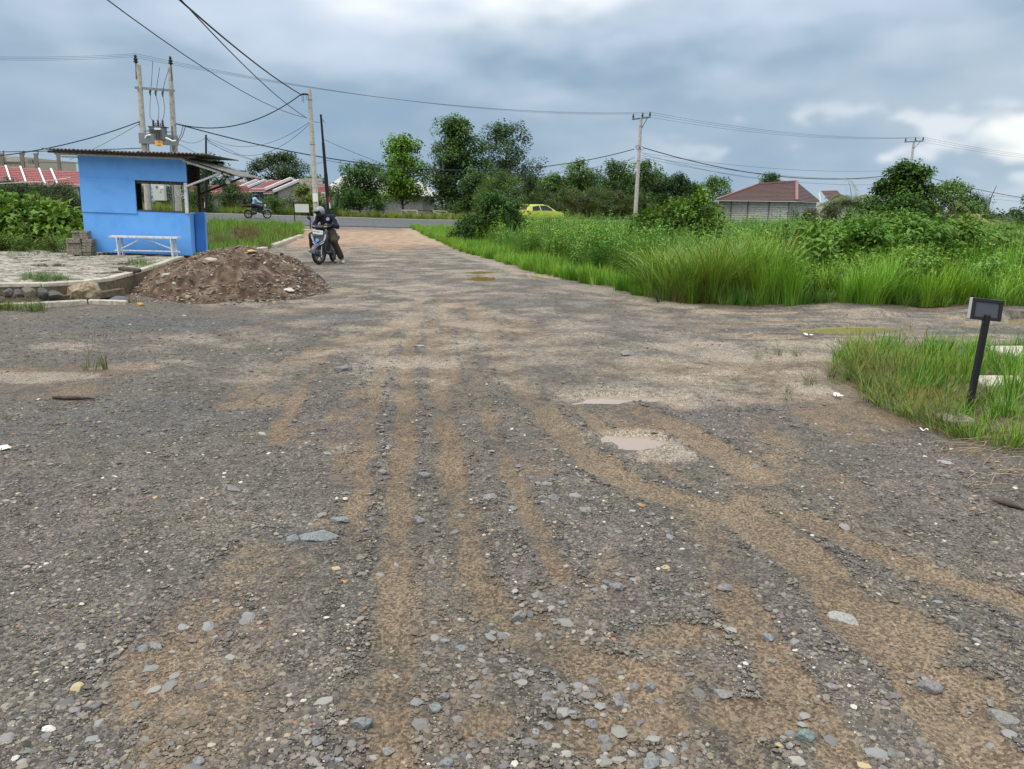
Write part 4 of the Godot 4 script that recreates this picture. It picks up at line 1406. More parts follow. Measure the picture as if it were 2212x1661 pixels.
	scatter(short_, "fringe_grass", "low green fringe of grass beside the muddy branch", "grass", pts, [0.13, 0.24, 0.04], 0.5, 1.1, 0.25, 0.4, "grass")
	# leafy undergrowth filling the field
	pts = []
	var pts2: Array = []
	var pts3: Array = []
	for i in 7000:
		var d: float = 15.2 * pow(62.0 / 15.2, RNG.randf())
		var x := rf(-3.0, 0.72 * d + 2.0)
		var e := x - along(XR, d)
		if e < 1.1 + 0.5 * nA.get_noise_1d(d * 0.8): continue
		if across(x, d) > -5.0: continue
		if x > 3.0 and d < 16.0 + 0.4 * nA.get_noise_1d(x): continue
		var open := ss(0.55, 0.72, x / d)                    # the field opens to low grass on the far right
		if RNG.randf() < open: continue
		var k := nB.get_noise_2d(x * 0.35, d * 0.35)
		if k > 0.02: pts.append(G(x, d))
		elif k > -0.22: pts2.append(G(x, d))
		elif RNG.randf() < 0.6: pts3.append(G(x, d))
	scatter(weed, "undergrowth", "dense mid green leafy undergrowth filling the field", "undergrowth", pts, [0.185, 0.34, 0.05], 0.65, 1.05, 0.25, 0.25)
	scatter(weed2, "undergrowth", "brighter broad leaved undergrowth in the field", "undergrowth", pts2, [0.22, 0.375, 0.055], 0.8, 1.25, 0.25, 0.25)
	scatter(mid, "field_grass", "tall green grass standing among the leafy undergrowth", "grass", pts3, [0.13, 0.25, 0.04], 0.9, 1.3, 0.25, 0.2, "grass")
	pts = []
	for i in 260:
		var d := rf(16.0, 27.0)
		pts.append(G(along(XR, d) + rf(1.2, 3.2), d))
	scatter(tall, "tall_grass", "long bladed grass behind the bright road verge", "grass", pts, [0.12, 0.25, 0.04], 0.5, 0.8, 0.2, 0.2, "grass")
	# the open field far right
	pts = []
	for i in 3600:
		var d: float = 16.0 * pow(150.0 / 16.0, RNG.randf())
		var x: float = d * rf(0.50, 0.84)
		pts.append(G(x, d))
	scatter(mid, "field_grass", "open pale green grass field to the far right", "grass", pts, [0.135, 0.215, 0.045], 0.6, 1.3, 0.3, 0.3, "grass")
	pts = []
	for i in 160:
		pts.append(G(rf(29.0, 36.0), rf(46.0, 52.0)))
	scatter(tall, "dry_grass", "patch of dry straw coloured grass in the open field", "grass", pts, [0.36, 0.27, 0.13], 0.5, 0.75, 0.2, 0.3, "grass")
	# far belt of low scrub closing the horizon
	var many := Many.new()
	for i in 2600:
		var d := rf(125.0, 260.0)
		var x: float = d * rf(-0.1, 0.95)
		many.add(Vector3(x, rf(0.0, 1.0) * rf(0.3, 2.4) * (0.6 + 0.5 * nB.get_noise_1d(x * 0.06)), -d), turned(RNG.randf() * TAU, 0, 0, Vector3.ONE * rf(2.0, 4.0)), tint([0.06, 0.10, 0.045], 0.3))
	tag(put_many("far_scrub", many, CL["broad"], M["leaf"]), "low belt of far green scrub on the horizon", "scrub", "", "stuff")
	# left verge before the tarred road
	pts = []
	pts2 = []
	for i in 5200:
		var d := rf(20.5, 47.0)
		var x := along(XL, d) - rf(0.05, 1.0) * rf(0.1, 14.0)
		if across(x, d) > -3.4: continue
		var k := nB.get_noise_2d(x * 0.45, d * 0.3)
		if d < 26.0 or d > 39.0 or k > 0.22: pts.append(G(x, d))
		elif k < -0.05: pts2.append(G(x, d))
	scatter(short_, "verge_grass", "bright grass on the bank left of the road", "grass", pts, [0.15, 0.29, 0.035], 0.8, 1.7, 0.25, 0.3, "grass")
	scatter(wiry, "dry_grass", "dry brown grass on the bank left of the road", "grass", pts2, [0.13, 0.11, 0.055], 0.7, 1.4, 0.3, 0.5, "grass")
	pts = []
	for i in 700:
		var q := rf(-0.5, 1.0)
		pts.append(G(-10.6 - rf(0.3, 6.0), 20.2 + rf(0.0, 2.4)))
	scatter(mid, "verge_grass", "bright green grass behind the paved yard", "grass", pts, [0.15, 0.28, 0.035], 0.45, 0.95, 0.25, 0.3, "grass")
	# beyond the tarred road
	pts = []
	for i in 1800:
		var s := rf(7.4, 9.6)
		var k := rf(-16.0, 26.0)
		var x := -10.0 - 0.57 * s + 0.82 * k
		var d := 56.0 + 0.82 * s + 0.57 * k
		pts.append(G(x, d))
	scatter(mid, "verge_grass", "yellow green grass on the far side of the tarred road", "grass", pts, [0.2, 0.26, 0.05], 0.5, 0.9, 0.25, 0.3, "grass")
	# the tuft of wiry grass round the small black sign
	pts = []
	pts2 = []
	for i in 2200:
		var x := rf(2.7, 8.5)
		var d := rf(4.6, 9.6)
		if soil_at(x, d) < 0.55 or (absf(x - 6.2) < 0.65 and absf(d - 8.6) < 0.45) or (absf(x - 4.7) < 0.35 and absf(d - 7.1) < 0.25): continue
		var k := nB.get_noise_2d(x * 0.9 + 20.0, d * 0.9)
		if k > 0.22 and x > 4.2: continue
		if x > 4.15 or k < -0.1: pts2.append(G(x, d))
		else: pts.append(G(x, d))
	scatter(wiry, "sign_grass", "olive wiry grass with seed heads in front of the small black sign", "grass", pts, [0.175, 0.235, 0.055], 0.5, 1.0, 0.25, 0.5, "grass")
	scatter(short_, "sign_grass", "fresh green grass behind the small black sign", "grass", pts2, [0.16, 0.31, 0.042], 0.55, 1.05, 0.25, 0.4, "grass")
	pts = []
	for q in [[1640, 775], [1700, 850], [1745, 832], [1680, 768], [1720, 770], [1700, 862], [200, 798], [230, 800], [185, 802], [1760, 828]]:
		var p := P(q[0], q[1])
		pts.append(G(p.x, -p.z))
	scatter(wiry, "weed_tufts", "small scattered weed tufts at the edge of the bare road", "weeds", pts, [0.13, 0.17, 0.05], 0.3, 0.7, 0.2, 0.5, "grass")
	# dead stalks raked together at the edge of the sign's grass
	var st := B.new()
	for i in 60:
		var p := P(rf(1980, 2215), rf(935, 985))
		if RNG.randf() < 0.4: p = P(rf(2080, 2230), rf(965, 1075))
		var a := rf(-0.9, 0.4)
		var l := rf(0.08, 0.3)
		var q := p + Vector3(cos(a), 0, sin(a)) * l
		p.y = gh(p.x, -p.z) + rf(0.0, 0.03)
		q.y = gh(q.x, -q.z) + rf(0.0, 0.03)
		st.col = Color(0.42, 0.33, 0.2) * rf(0.6, 1.2)
		st.tube([p, (p + q) * 0.5 + Vector3.UP * 0.012, q], [0.0026, 0.003, 0.002], 4, false)
	var so := put("dead_stalks", st.mesh(), M["grass"])
	tag(so, "dry brown stalks strewn along the edge of the grass by the sign", "straw", "", "stuff")

# ------------------------------------------------------------------ paved yard, hut, bench, mound
const YARD := 0.33
func yard() -> void:
	worn("paver", 71, 0.9, [[0.2, [0.16, 0.14, 0.10]], [0.45, [0.33, 0.30, 0.25]], [0.8, [0.44, 0.415, 0.36]]], 0.9, 0.5, 0.03, {"uv1_world_triplanar": true})
	worn("paver dark", 72, 1.1, [[0.2, [0.10, 0.088, 0.062]], [0.55, [0.215, 0.195, 0.155]], [0.9, [0.32, 0.295, 0.245]]], 0.9, 0.5, 0.03, {"uv1_world_triplanar": true})
	worn("kerb concrete", 73, 1.3, [[0.15, [0.28, 0.24, 0.18]], [0.5, [0.47, 0.43, 0.35]], [0.9, [0.58, 0.54, 0.46]]], 0.9, 0.6, 0.03, {"uv1_world_triplanar": true})
	worn("old mortar", 74, 1.6, [[0.2, [0.12, 0.09, 0.06]], [0.5, [0.26, 0.20, 0.13]], [0.85, [0.42, 0.35, 0.25]]], 0.95, 1.2, 0.03, {"uv1_world_triplanar": true})
	worn("yard soil", 75, 1.0, [[0.2, [0.10, 0.08, 0.05]], [0.8, [0.19, 0.155, 0.10]]], 0.95, 0.6, 0.03, {"uv1_world_triplanar": true})
	# outline: along the front, round the corner, back beside the road
	var edge: Array = []
	for p in [[-18.0, 11.35], [-14.0, 11.42], [-10.0, 11.52], [-8.2, 11.62], [-7.35, 11.85], [-6.95, 12.35], [-6.85, 13.1], [-7.0, 14.2], [-7.35, 15.8], [-7.75, 17.4], [-8.05, 19.0], [-8.2, 20.6]]:
		edge.append(Vector2(p[0], p[1]))
	var outline := PackedVector2Array()
	for i in edge.size(): outline.append(edge[i])
	outline.append(Vector2(-11.2, 20.8)); outline.append(Vector2(-13.0, 20.2)); outline.append(Vector2(-18.0, 20.0))
	var y := thing("paved_yard", Vector3.ZERO, 0.0, "raised yard of pale paving blocks round the blue hut", "yard")
	y.set_meta("kind", "structure")
	y.name = "pavement"
	var b := B.new()
	var flip := Basis(Vector3(1, 0, 0), Vector3(0, 0, -1), Vector3(0, 1, 0))    # outline (x, D) lying flat
	b.slab(outline, 0.5, Vector3(0, YARD - 0.05 - 0.25, 0), flip)
	put("bed", b.mesh(), M["yard soil"], y)
	# kerb stones along the edge
	var inner := Vector2(-12.0, 16.0)
	for i in edge.size() - 1:
		var a: Vector2 = edge[i]
		var c: Vector2 = edge[i + 1]
		var n := maxi(1, int(round(a.distance_to(c) / 0.6)))
		for k in n:
			var p := a.lerp(c, k / float(n))
			var q := a.lerp(c, (k + 0.985) / float(n))
			if p.y > 18.3: continue
			var inw := Vector2(-(q - p).y, (q - p).x).normalized()
			if inw.dot(inner - p) < 0.0: inw = -inw
			p += inw * 0.05; q += inw * 0.05
			var kb := B.new()
			var jit := rf(-0.006, 0.006)
			kb.beam(V(p.x, YARD - 0.02 + jit, p.y), V(q.x, YARD - 0.02 + jit + rf(-0.005, 0.005), q.y), 0.13, 0.07, Vector3.UP, 0.012)
			put("kerb_stone", kb.mesh(), M["kerb concrete"], y)
	# paving blocks: rows across, staggered
	var pm := B.new()
	pm.box(Vector3.ZERO, Vector3(0.196, 0.06, 0.096), 0.008)
	var pmesh := pm.mesh()
	var rest := Many.new()
	var rest2 := Many.new()
	var spots: Array = []
	var row := 0
	var d := 11.75
	while d < 20.3:
		var x := -15.6 + (0.105 if row % 2 else 0.0)
		while x < -6.9:
			var p := Vector2(x, d)
			if Geometry2D.is_point_in_polygon(p + Vector2(0.13, -0.08), outline) and Geometry2D.is_point_in_polygon(p + Vector2(0.1, 0.1), outline) and Geometry2D.is_point_in_polygon(p + Vector2(-0.1, -0.14), outline):
				var bare := nB.get_noise_2d(x * 0.8 + 4.0, d * 0.8)
				if x / d > -0.72 and not (x > -10.4 and x < -8.05 and d > 18.6) and bare < 0.27:
					spots.append([p.length() + (0.0 if x / d > -0.66 else 50.0), p])
			x += 0.21
		d += 0.108
		row += 1
	spots.sort_custom(func(a, c): return a[0] < c[0])
	for i in spots.size():
		var p: Vector2 = spots[i][1]
		var pos := V(p.x + rf(-0.003, 0.003), YARD - 0.03 + rf(-0.006, 0.006) + 0.02 * nA.get_noise_2d(p.x * 0.6, p.y * 0.6), p.y)
		var bs := Basis(Vector3.UP, rf(-0.03, 0.03)) * Basis(Vector3.RIGHT, rf(-0.02, 0.02))
		if i < 300:
			var o := put("paving_block", pmesh, M["paver"] if RNG.randf() < 0.5 else M["paver dark"], y)
			o.transform = Transform3D(bs, pos)
		else:
			(rest if RNG.randf() < 0.55 else rest2).add(pos, bs, Color(1, 1, 1))
	var ro := put_many("paving_blocks", rest, pmesh, M["paver"], y)
	tag(ro, "remaining pale paving blocks of the yard", "", "", "stuff")
	tag(put_many("stained_paving_blocks", rest2, pmesh, M["paver dark"], y), "remaining stained paving blocks of the yard", "", "", "stuff")
	# rubble retaining wall under the kerb
	var w := thing("retaining_wall", Vector3.ZERO, 0.0, "low rubble stone wall holding the paved yard's front edge", "wall")
	var wb := B.new()
	for i in 6:
		var a: Vector2 = edge[i]
		var c: Vector2 = edge[i + 1]
		wb.beam(V(a.x, 0.09, a.y - 0.01), V(c.x, 0.09, c.y - 0.01), 0.34, 0.10, Vector3.UP)
	put("mortar", wb.mesh(), M["yard soil"], w)
	for i in 54:
		var x := -11.6 + i % 27 * 0.17 + rf(-0.05, 0.05) + (0.08 if i >= 27 else 0.0)
		var dd := 11.48 + 0.02 * (x + 11.0)
		if x > -8.2: dd += 0.27 * (x + 8.2)
		var o := put("rubble_stone", stones[i % stones.size()], stone_mat(Color(0.10, 0.095, 0.088) if i % 3 else Color(0.17, 0.15, 0.12)), w)
		o.position = V(x, (0.05 if i < 27 else 0.18) + rf(-0.02, 0.02), dd - 0.06)
		o.basis = Basis(Vector3.UP, rf(-0.3, 0.3)) * Basis(Vector3.BACK, rf(-0.4, 0.4)) * Basis.from_scale(Vector3(rf(0.09, 0.15), rf(0.12, 0.19), 0.09))
	var lump := put("corner_mortar", stones[1], M["old mortar"], w)
	lump.position = V(-6.93, 0.14, 12.2)
	lump.scale = Vector3(0.33, 0.36, 0.34)
	# a broken strip of old concrete at road level in front of the wall
	var pts := [[-10.0, 11.05], [-9.0, 11.12], [-8.1, 11.25], [-7.4, 11.5], [-6.7, 11.95], [-6.1, 12.0]]
	var st := thing("old_kerb", Vector3.ZERO, 0.0, "broken pale concrete kerb at road level before the rubble wall", "kerb")
	for i in pts.size() - 1:
		var kb := B.new()
		var a := G(pts[i][0], pts[i][1], 0.0)
		var c := G(pts[i + 1][0], pts[i + 1][1], 0.0)
		kb.beam(a, a.lerp(c, 0.97), 0.08, 0.14, Vector3.UP, 0.015)
		put("kerb_stone", kb.mesh(), M["kerb concrete"], st)
	var lo := loose_on_ground(-6.4, 12.25, 0.2, Color(0.12, 0.125, 0.13), "round dark boulder at the foot of the yard corner")
	var orange := loose_on_ground(-5.9, 11.95, 0.07, Color(0.5, 0.28, 0.12), "orange clay lump below the earth mound")

func loose_on_ground(x: float, d: float, s: float, col: Color, label: String) -> Node3D:
	var o := put("stone", stones[taken.get("stone", 0) % stones.size()], stone_mat(col))
	o.position = G(x, d, s * 0.2)
	o.scale = Vector3(s, s * 0.9, s * 0.85)
	tag(o, label, "stone")
	return o

func hut() -> void:
	worn("blue paint", 81, 0.7, [[0.15, [0.128, 0.38, 0.84]], [0.45, [0.148, 0.415, 0.89]], [0.9, [0.155, 0.425, 0.905]]], 0.62, 0.04, 0.012)
	worn("white wash", 83, 1.6, [[0.1, [0.44, 0.44, 0.43]], [0.5, [0.66, 0.67, 0.67]], [0.9, [0.76, 0.77, 0.77]]], 0.7, 0.15, 0.03)
	worn("bare timber", 84, 1.5, [[0.1, [0.045, 0.033, 0.026]], [0.6, [0.09, 0.068, 0.052]], [0.95, [0.16, 0.125, 0.10]]], 0.9, 0.3, 0.03)
	worn("roof sheet", 85, 0.9, [[0.1, [0.10, 0.095, 0.088]], [0.5, [0.185, 0.175, 0.16]], [0.9, [0.27, 0.26, 0.24]]], 0.85, 0.2, 0.03)
	var at := P(180, 549, YARD)
	var t := thing("guard_hut", Vector3(at.x + 0.08, YARD, at.z), 0.015, "bright blue timber guard hut with open window and tin roof", "hut")
	t.rotation.z = -0.022
	var W := 2.56
	var part := func(called: String, o: Vector3, s: Vector3, m: String, bev := 0.004):
		var b := B.new()
		b.box(o, s, bev)
		return put(called, b.mesh(), M[m], t)
	# front, of boards laid one over another
	part.call("front_lower_panel", Vector3(W / 2, 0.57, 0.0), Vector3(W, 1.02, 0.03), "blue paint")
	part.call("front_side_panel", Vector3(0.655, 1.41, 0.026), Vector3(1.31, 0.80, 0.03), "blue paint")
	part.call("front_upper_panel", Vector3(W / 2 - 0.01, 2.055, 0.006), Vector3(W - 0.02, 0.52, 0.03), "blue paint")
	part.call("inner_board", Vector3(0.98, 1.42, -0.04), Vector3(0.60, 0.72, 0.03), "bare timber")
	# sides and back
	part.call("left_wall", Vector3(0.016, 1.17, -0.78), Vector3(0.03, 2.24, 1.5), "blue paint")
	part.call("back_lower_panel", Vector3(1.1, 0.53, -1.52), Vector3(2.2, 0.98, 0.03), "blue paint")
	part.call("back_upper_panel", Vector3(1.1, 2.0, -1.52), Vector3(2.2, 0.52, 0.03), "bare timber")
	part.call("back_side_panel", Vector3(0.38, 1.38, -1.52), Vector3(0.72, 0.74, 0.03), "bare timber")
	var b := B.new()
	b.slab(PackedVector2Array([Vector2(W - 0.01, -0.02), Vector2(2.08, -1.46), Vector2(2.05, -1.46), Vector2(W - 0.04, -0.02)]), 1.0, Vector3(0, 0.56, 0), Basis(Vector3(1, 0, 0), Vector3(0, 0, 1), Vector3(0, -1, 0)))
	put("right_lower_wall", b.mesh(), M["blue paint"], t)
	part.call("corner_pillar", Vector3(2.24, 0.56, -1.48), Vector3(0.26, 1.04, 0.12), "blue paint", 0.01)
	part.call("sill", Vector3(1.92, 1.093, -0.02), Vector3(1.26, 0.03, 0.1), "bare timber")
	part.call("lintel", Vector3(1.92, 1.765, -0.055), Vector3(1.24, 0.09, 0.05), "bare timber")
	for q in [["front_post", 2.51, 0.03, 1.06, 1.78, 0.0, "white wash"], ["rear_post", 2.26, -1.44, 1.08, 2.28, 0.0, "bare timber"], ["left_post", 0.06, -0.05, 0.0, 2.28, 0.0, "bare timber"], ["rear_left_post", 0.07, -1.46, 0.0, 2.28, 0.0, "bare timber"], ["window_post", 1.24, -0.06, 0.0, 2.28, 0.0, "bare timber"], ["inner_post", 2.49, -0.06, 0.0, 2.28, 0.0, "bare timber"]]:
		part.call(q[0], Vector3(q[1], (q[3] + q[4]) / 2, q[2]), Vector3(0.075, q[4] - q[3], 0.06), q[6], 0.006)
	# roof frame
	var beams := [["front_beam", Vector3(-0.5, 2.335, 0.05), Vector3(2.62, 2.335, 0.05), "white wash", 0.055, 0.09], ["front_purlin", Vector3(-0.5, 2.36, 0.33), Vector3(2.9, 2.36, 0.33), "bare timber", 0.05, 0.06], ["rear_beam", Vector3(-0.4, 2.335, -1.5), Vector3(2.9, 2.335, -1.5), "bare timber", 0.06, 0.09], ["eave_board", Vector3(-0.42, 2.27, 0.0), Vector3(0.0, 2.27, 0.0), "white wash", 0.03, 0.06], ["front_rafter", Vector3(2.50, 2.285, 0.06), Vector3(3.52, 2.0, 0.06), "white wash", 0.05, 0.10], ["rear_rafter", Vector3(2.30, 2.27, -1.42), Vector3(3.62, 1.97, -1.3), "bare timber", 0.05, 0.10], ["front_brace", Vector3(2.53, 1.69, 0.06), Vector3(3.34, 2.02, 0.06), "white wash", 0.04, 0.085], ["rear_brace", Vector3(2.28, 1.52, -1.40), Vector3(3.42, 1.98, -1.32), "bare timber", 0.045, 0.075], ["canopy_purlin", Vector3(3.42, 2.03, 0.14), Vector3(3.52, 2.03, -1.5), "bare timber", 0.05, 0.05], ["top_plate", Vector3(2.50, 2.3, -0.1), Vector3(2.36, 2.3, -1.45), "bare timber", 0.06, 0.08]]
	for q in beams:
		var bb := B.new()
		bb.beam(q[1], q[2], q[4], q[5], Vector3(0, 0, 1) if absf((q[2] - q[1]).z) < 1.0 else Vector3.UP, 0.004)
		put(q[0], bb.mesh(), M[q[3]], t)
	# corrugated sheets
	for i in 5:
		var x0 := -0.58 + i * 0.74
		var o := put("roof_sheet", sheet(0.79, rf(2.28, 2.36), 9), M["roof sheet"], t)
		o.position = Vector3(x0 + 0.39, 2.415 + 0.012 * (i % 2) + (0.016 if i == 4 else 0.0), -0.70 + rf(-0.04, 0.04))
		o.rotation = Vector3(rf(-0.01, 0.01), 0, rf(-0.01, 0.012))
	for i in 3:
		var o := put("canopy_sheet", sheet(0.62, 1.5, 7), M["roof sheet"], t)
		o.basis = Basis(Vector3.UP, PI / 2)
		o.transform = Transform3D(Basis(Vector3(0, 0, 1), -0.275) * Basis(Vector3.UP, PI / 2 + 0.03), Vector3(3.13, 2.175 + 0.01 * (i % 2), -0.12 - i * 0.57))
	var bulb := thing("light_bulb", t.transform * Vector3(3.42, 1.86, -0.25), 0.0, "white unlit bulb hanging under the hut's side canopy", "lamp")
	var lb := B.new()
	lb.lathe(Vector3.ZERO, [[0.0, -0.075], [0.045, -0.06], [0.058, -0.02], [0.05, 0.02], [0.026, 0.05], [0.022, 0.075], [0.0, 0.08]], 14)
	put("glass", lb.mesh(), mat("bulb white", 0.85, 0.87, 0.86, 0.25), bulb)
	lb = B.new()
	lb.tube([Vector3(0, 0.07, 0), Vector3(0, 0.16, 0)], [0.02, 0.006], 8)
	put("socket", lb.mesh(), M["bare timber"], bulb)
	# the white bench in front
	var p := t.transform * Vector3(1.62, 0, 0.32)
	var bench := thing("bench", p, 0.0, "white painted plank bench against the blue hut", "bench")
	var bp := func(called: String, a: Vector3, c: Vector3, w: float, th: float, up: Vector3):
		var bb := B.new()
		bb.beam(a, c, w, th, up, 0.004)
		put(called, bb.mesh(), M["white wash"], bench)
	bp.call("seat", Vector3(-0.82, 0.485, 0), Vector3(0.80, 0.475, 0), 0.045, 0.26, Vector3.BACK)
	for x in [-0.62, 0.66]:
		bp.call("leg", Vector3(x, 0.0, 0.1), Vector3(x - 0.015, 0.46, 0.1), 0.028, 0.10, Vector3.BACK)
		bp.call("leg", Vector3(x, 0.0, -0.1), Vector3(x - 0.015, 0.46, -0.1), 0.028, 0.09, Vector3.BACK)
	bp.call("rail", Vector3(-0.74, 0.165, 0.06), Vector3(0.72, 0.155, 0.06), 0.03, 0.03, Vector3.BACK)
	bp.call("brace", Vector3(-0.58, 0.20, 0.075), Vector3(-0.06, 0.45, 0.075), 0.025, 0.035, Vector3.BACK)
	bp.call("brace", Vector3(0.82, 0.135, 0.04), Vector3(0.02, 0.45, 0.075), 0.025, 0.035, Vector3.BACK)
	# concrete blocks piled at the corner
	worn("block", 86, 2.2, [[0.15, [0.13, 0.11, 0.085]], [0.5, [0.235, 0.205, 0.165]], [0.9, [0.33, 0.295, 0.24]]], 0.95, 0.6, 0.03)
	var o := t.transform * Vector3(0.02, 0, 0.22)
	var grp := "concrete blocks piled by the hut"
	var nb := 0
	for q in [[-0.12, 0.0, 0.36, 0.15, 0.24], [0.18, 0.0, 0.21, 0.07, 0.24], [0.18, 0.075, 0.22, 0.07, 0.24], [-0.13, 0.155, 0.36, 0.12, 0.22], [0.18, 0.15, 0.21, 0.065, 0.24], [0.19, 0.22, 0.22, 0.065, 0.24], [-0.12, 0.28, 0.34, 0.11, 0.22], [0.20, 0.29, 0.24, 0.09, 0.23], [-0.07, 0.395, 0.17, 0.055, 0.2], [0.13, 0.385, 0.20, 0.06, 0.2], [-0.07, 0.455, 0.16, 0.055, 0.2], [0.12, 0.45, 0.19, 0.055, 0.2], [-0.08, 0.515, 0.17, 0.05, 0.19], [0.12, 0.51, 0.2, 0.055, 0.2]]:
		var bb := B.new()
		bb.box(Vector3(0, q[3] / 2, 0), Vector3(q[2], q[3], q[4]), 0.008)
		var bo := put("concrete_block", bb.mesh(), M["block"])
		bo.position = o + Vector3(q[0], q[1], rf(-0.02, 0.02))
		bo.rotation.y = rf(-0.06, 0.06)
		var lab := "thick grey concrete block low in the pile by the hut" if q[3] > 0.1 else ("thin concrete block on top of the pile by the hut" if q[1] > 0.34 else "thin concrete block in the right column of the pile")
		tag(bo, lab, "concrete block", grp + (" thick" if q[3] > 0.1 else (" top" if q[1] > 0.34 else " right")))
		nb += 1
	# odds and ends on the yard
	var lg := B.new()
	lg.beam(Vector3(-0.2, 0.07, 0), Vector3(0.18, 0.035, 0.05), 0.15, 0.07, Vector3.UP, 0.015)
	var lo := put("timber_offcut", lg.mesh(), M["bare timber"])
	var lp := P(272, 588, YARD)
	lo.position = Vector3(lp.x + 0.1, YARD, lp.z)
	tag(lo, "short dark timber offcut on the yard's kerb", "timber")
	var tb := B.new()
	for i in 5:
		for k in 4:
			var q: Array = []
			for e in [[0, 0], [1, 0], [1, 1], [0, 1]]:
				var x: float = (i + e[0]) * 0.09 - 0.22
				var z: float = (k + e[1]) * 0.09 - 0.18
				q.append(Vector3(x, 0.06 + 0.06 * nA.get_noise_2d(x * 7.0, z * 7.0), z))
			tb.quad(q[0], q[1], q[2], q[3], Vector3.UP)
	var to := put("plastic_scrap", tb.mesh(), mat("cyan plastic", 0.10, 0.55, 0.72, 0.4))
	var tp := P(157, 526, YARD)
	to.position = Vector3(tp.x, YARD, tp.z)
	tag(to, "crumpled cyan plastic sheet behind the block pile", "litter")
	# grass on the yard
	var pts: Array = []
	for i in 46:
		var g := P(rf(52, 150), rf(600, 608), YARD)
		pts.append(Vector3(g.x, YARD - 0.03, g.z))
	for i in 26:
		var g := P(rf(275, 330), rf(565, 580), YARD)
		pts.append(Vector3(g.x, YARD - 0.03, g.z))
	for i in 40:
		var g := P(rf(10, 210), rf(545, 556), YARD)
		pts.append(Vector3(g.x, YARD - 0.04, g.z))
	scatter(tuft(41, 16, 0.24, 0.08, 0.7, 0.004, 3, 0.2), "yard_grass", "blue green grass tufts growing between the paving blocks", "grass", pts, [0.11, 0.19, 0.06], 0.5, 1.0, 0.25, 0.4, "grass")
	pts = []
	for i in 120:
		pts.append(G(rf(-9.9, -7.0), 11.0 + rf(0.0, 0.35) + 0.0))
	scatter(tuft(42, 14, 0.2, 0.08, 0.7, 0.004, 3, 0.25), "kerb_grass", "thin grass along the broken kerb below the yard", "grass", pts, [0.17, 0.22, 0.055], 0.5, 1.1, 0.25, 0.4, "grass")
	pts = []
	for i in 170:
		pts.append(V(rf(-15.0, -10.9), YARD - 0.05, rf(19.2, 20.3)))
	scatter(herb(43, 4, 0.5, 0.12, 0.06, 0.25, 0.08), "yard_weeds", "leafy weeds creeping over the back of the paved yard", "weeds", pts, [0.17, 0.23, 0.055], 0.4, 0.9, 0.3, 0.5)

# a corrugated sheet, ribs along z, middle at the origin
func sheet(w: float, l: float, ribs: int) -> ArrayMesh:
	var b := B.new()
	var n := ribs * 6
	for i in n:
		var x0 := -w / 2 + w * i / n
		var x1 := -w / 2 + w * (i + 1) / n
		var y0 := 0.016 * sin(TAU * ribs * i / n)
		var y1 := 0.016 * sin(TAU * ribs * (i + 1) / n)
		var n0 := Vector3(-0.016 * TAU * ribs / w * cos(TAU * ribs * i / n), 1, 0).normalized()
		var n1 := Vector3(-0.016 * TAU * ribs / w * cos(TAU * ribs * (i + 1) / n), 1, 0).normalized()
		for s in [0.003, -0.003]:
			var sg := signf(s)
			var a := Vector3(x0, y0 + s, -l / 2)
			var c := Vector3(x1, y1 + s, -l / 2)
			var d := Vector3(x1, y1 + s, l / 2)
			var e := Vector3(x0, y0 + s, l / 2)
			b.tri_n(a, c, d, n0 * sg, n1 * sg, n1 * sg)
			b.tri_n(a, d, e, n0 * sg, n1 * sg, n0 * sg)
		for z in [-l / 2, l / 2]:
			b.quad(Vector3(x0, y0 - 0.003, z), Vector3(x1, y1 - 0.003, z), Vector3(x1, y1 + 0.003, z), Vector3(x0, y0 + 0.003, z), Vector3(0, 0, z))
	return b.mesh()

func mound_h(x: float, d: float) -> float:
	# a long tipped heap, steepest on the right
	var ex := (x + 5.15) / (1.85 if x < -5.15 else 1.65)
	var ed := (d - 14.35) / (1.9 if d < 14.35 else 2.0)
	var q := sqrt(ex * ex + ed * ed) + 0.16 * nA.get_noise_2d(x * 0.9, d * 0.9)
	var h := 0.75 * pow(clampf(1.0 - pow(q, 1.55), 0.0, 1.0), 0.95)
	h += 0.09 * ss(1.25, 0.6, q) + 0.06 * nA.get_noise_2d(x * 2.2 + 7.0, d * 2.2) * ss(1.2, 0.9, q) + 0.03 * nA.get_noise_2d(x * 7.0, d * 7.0) * ss(1.1, 0.8, q)
	return h - 0.03

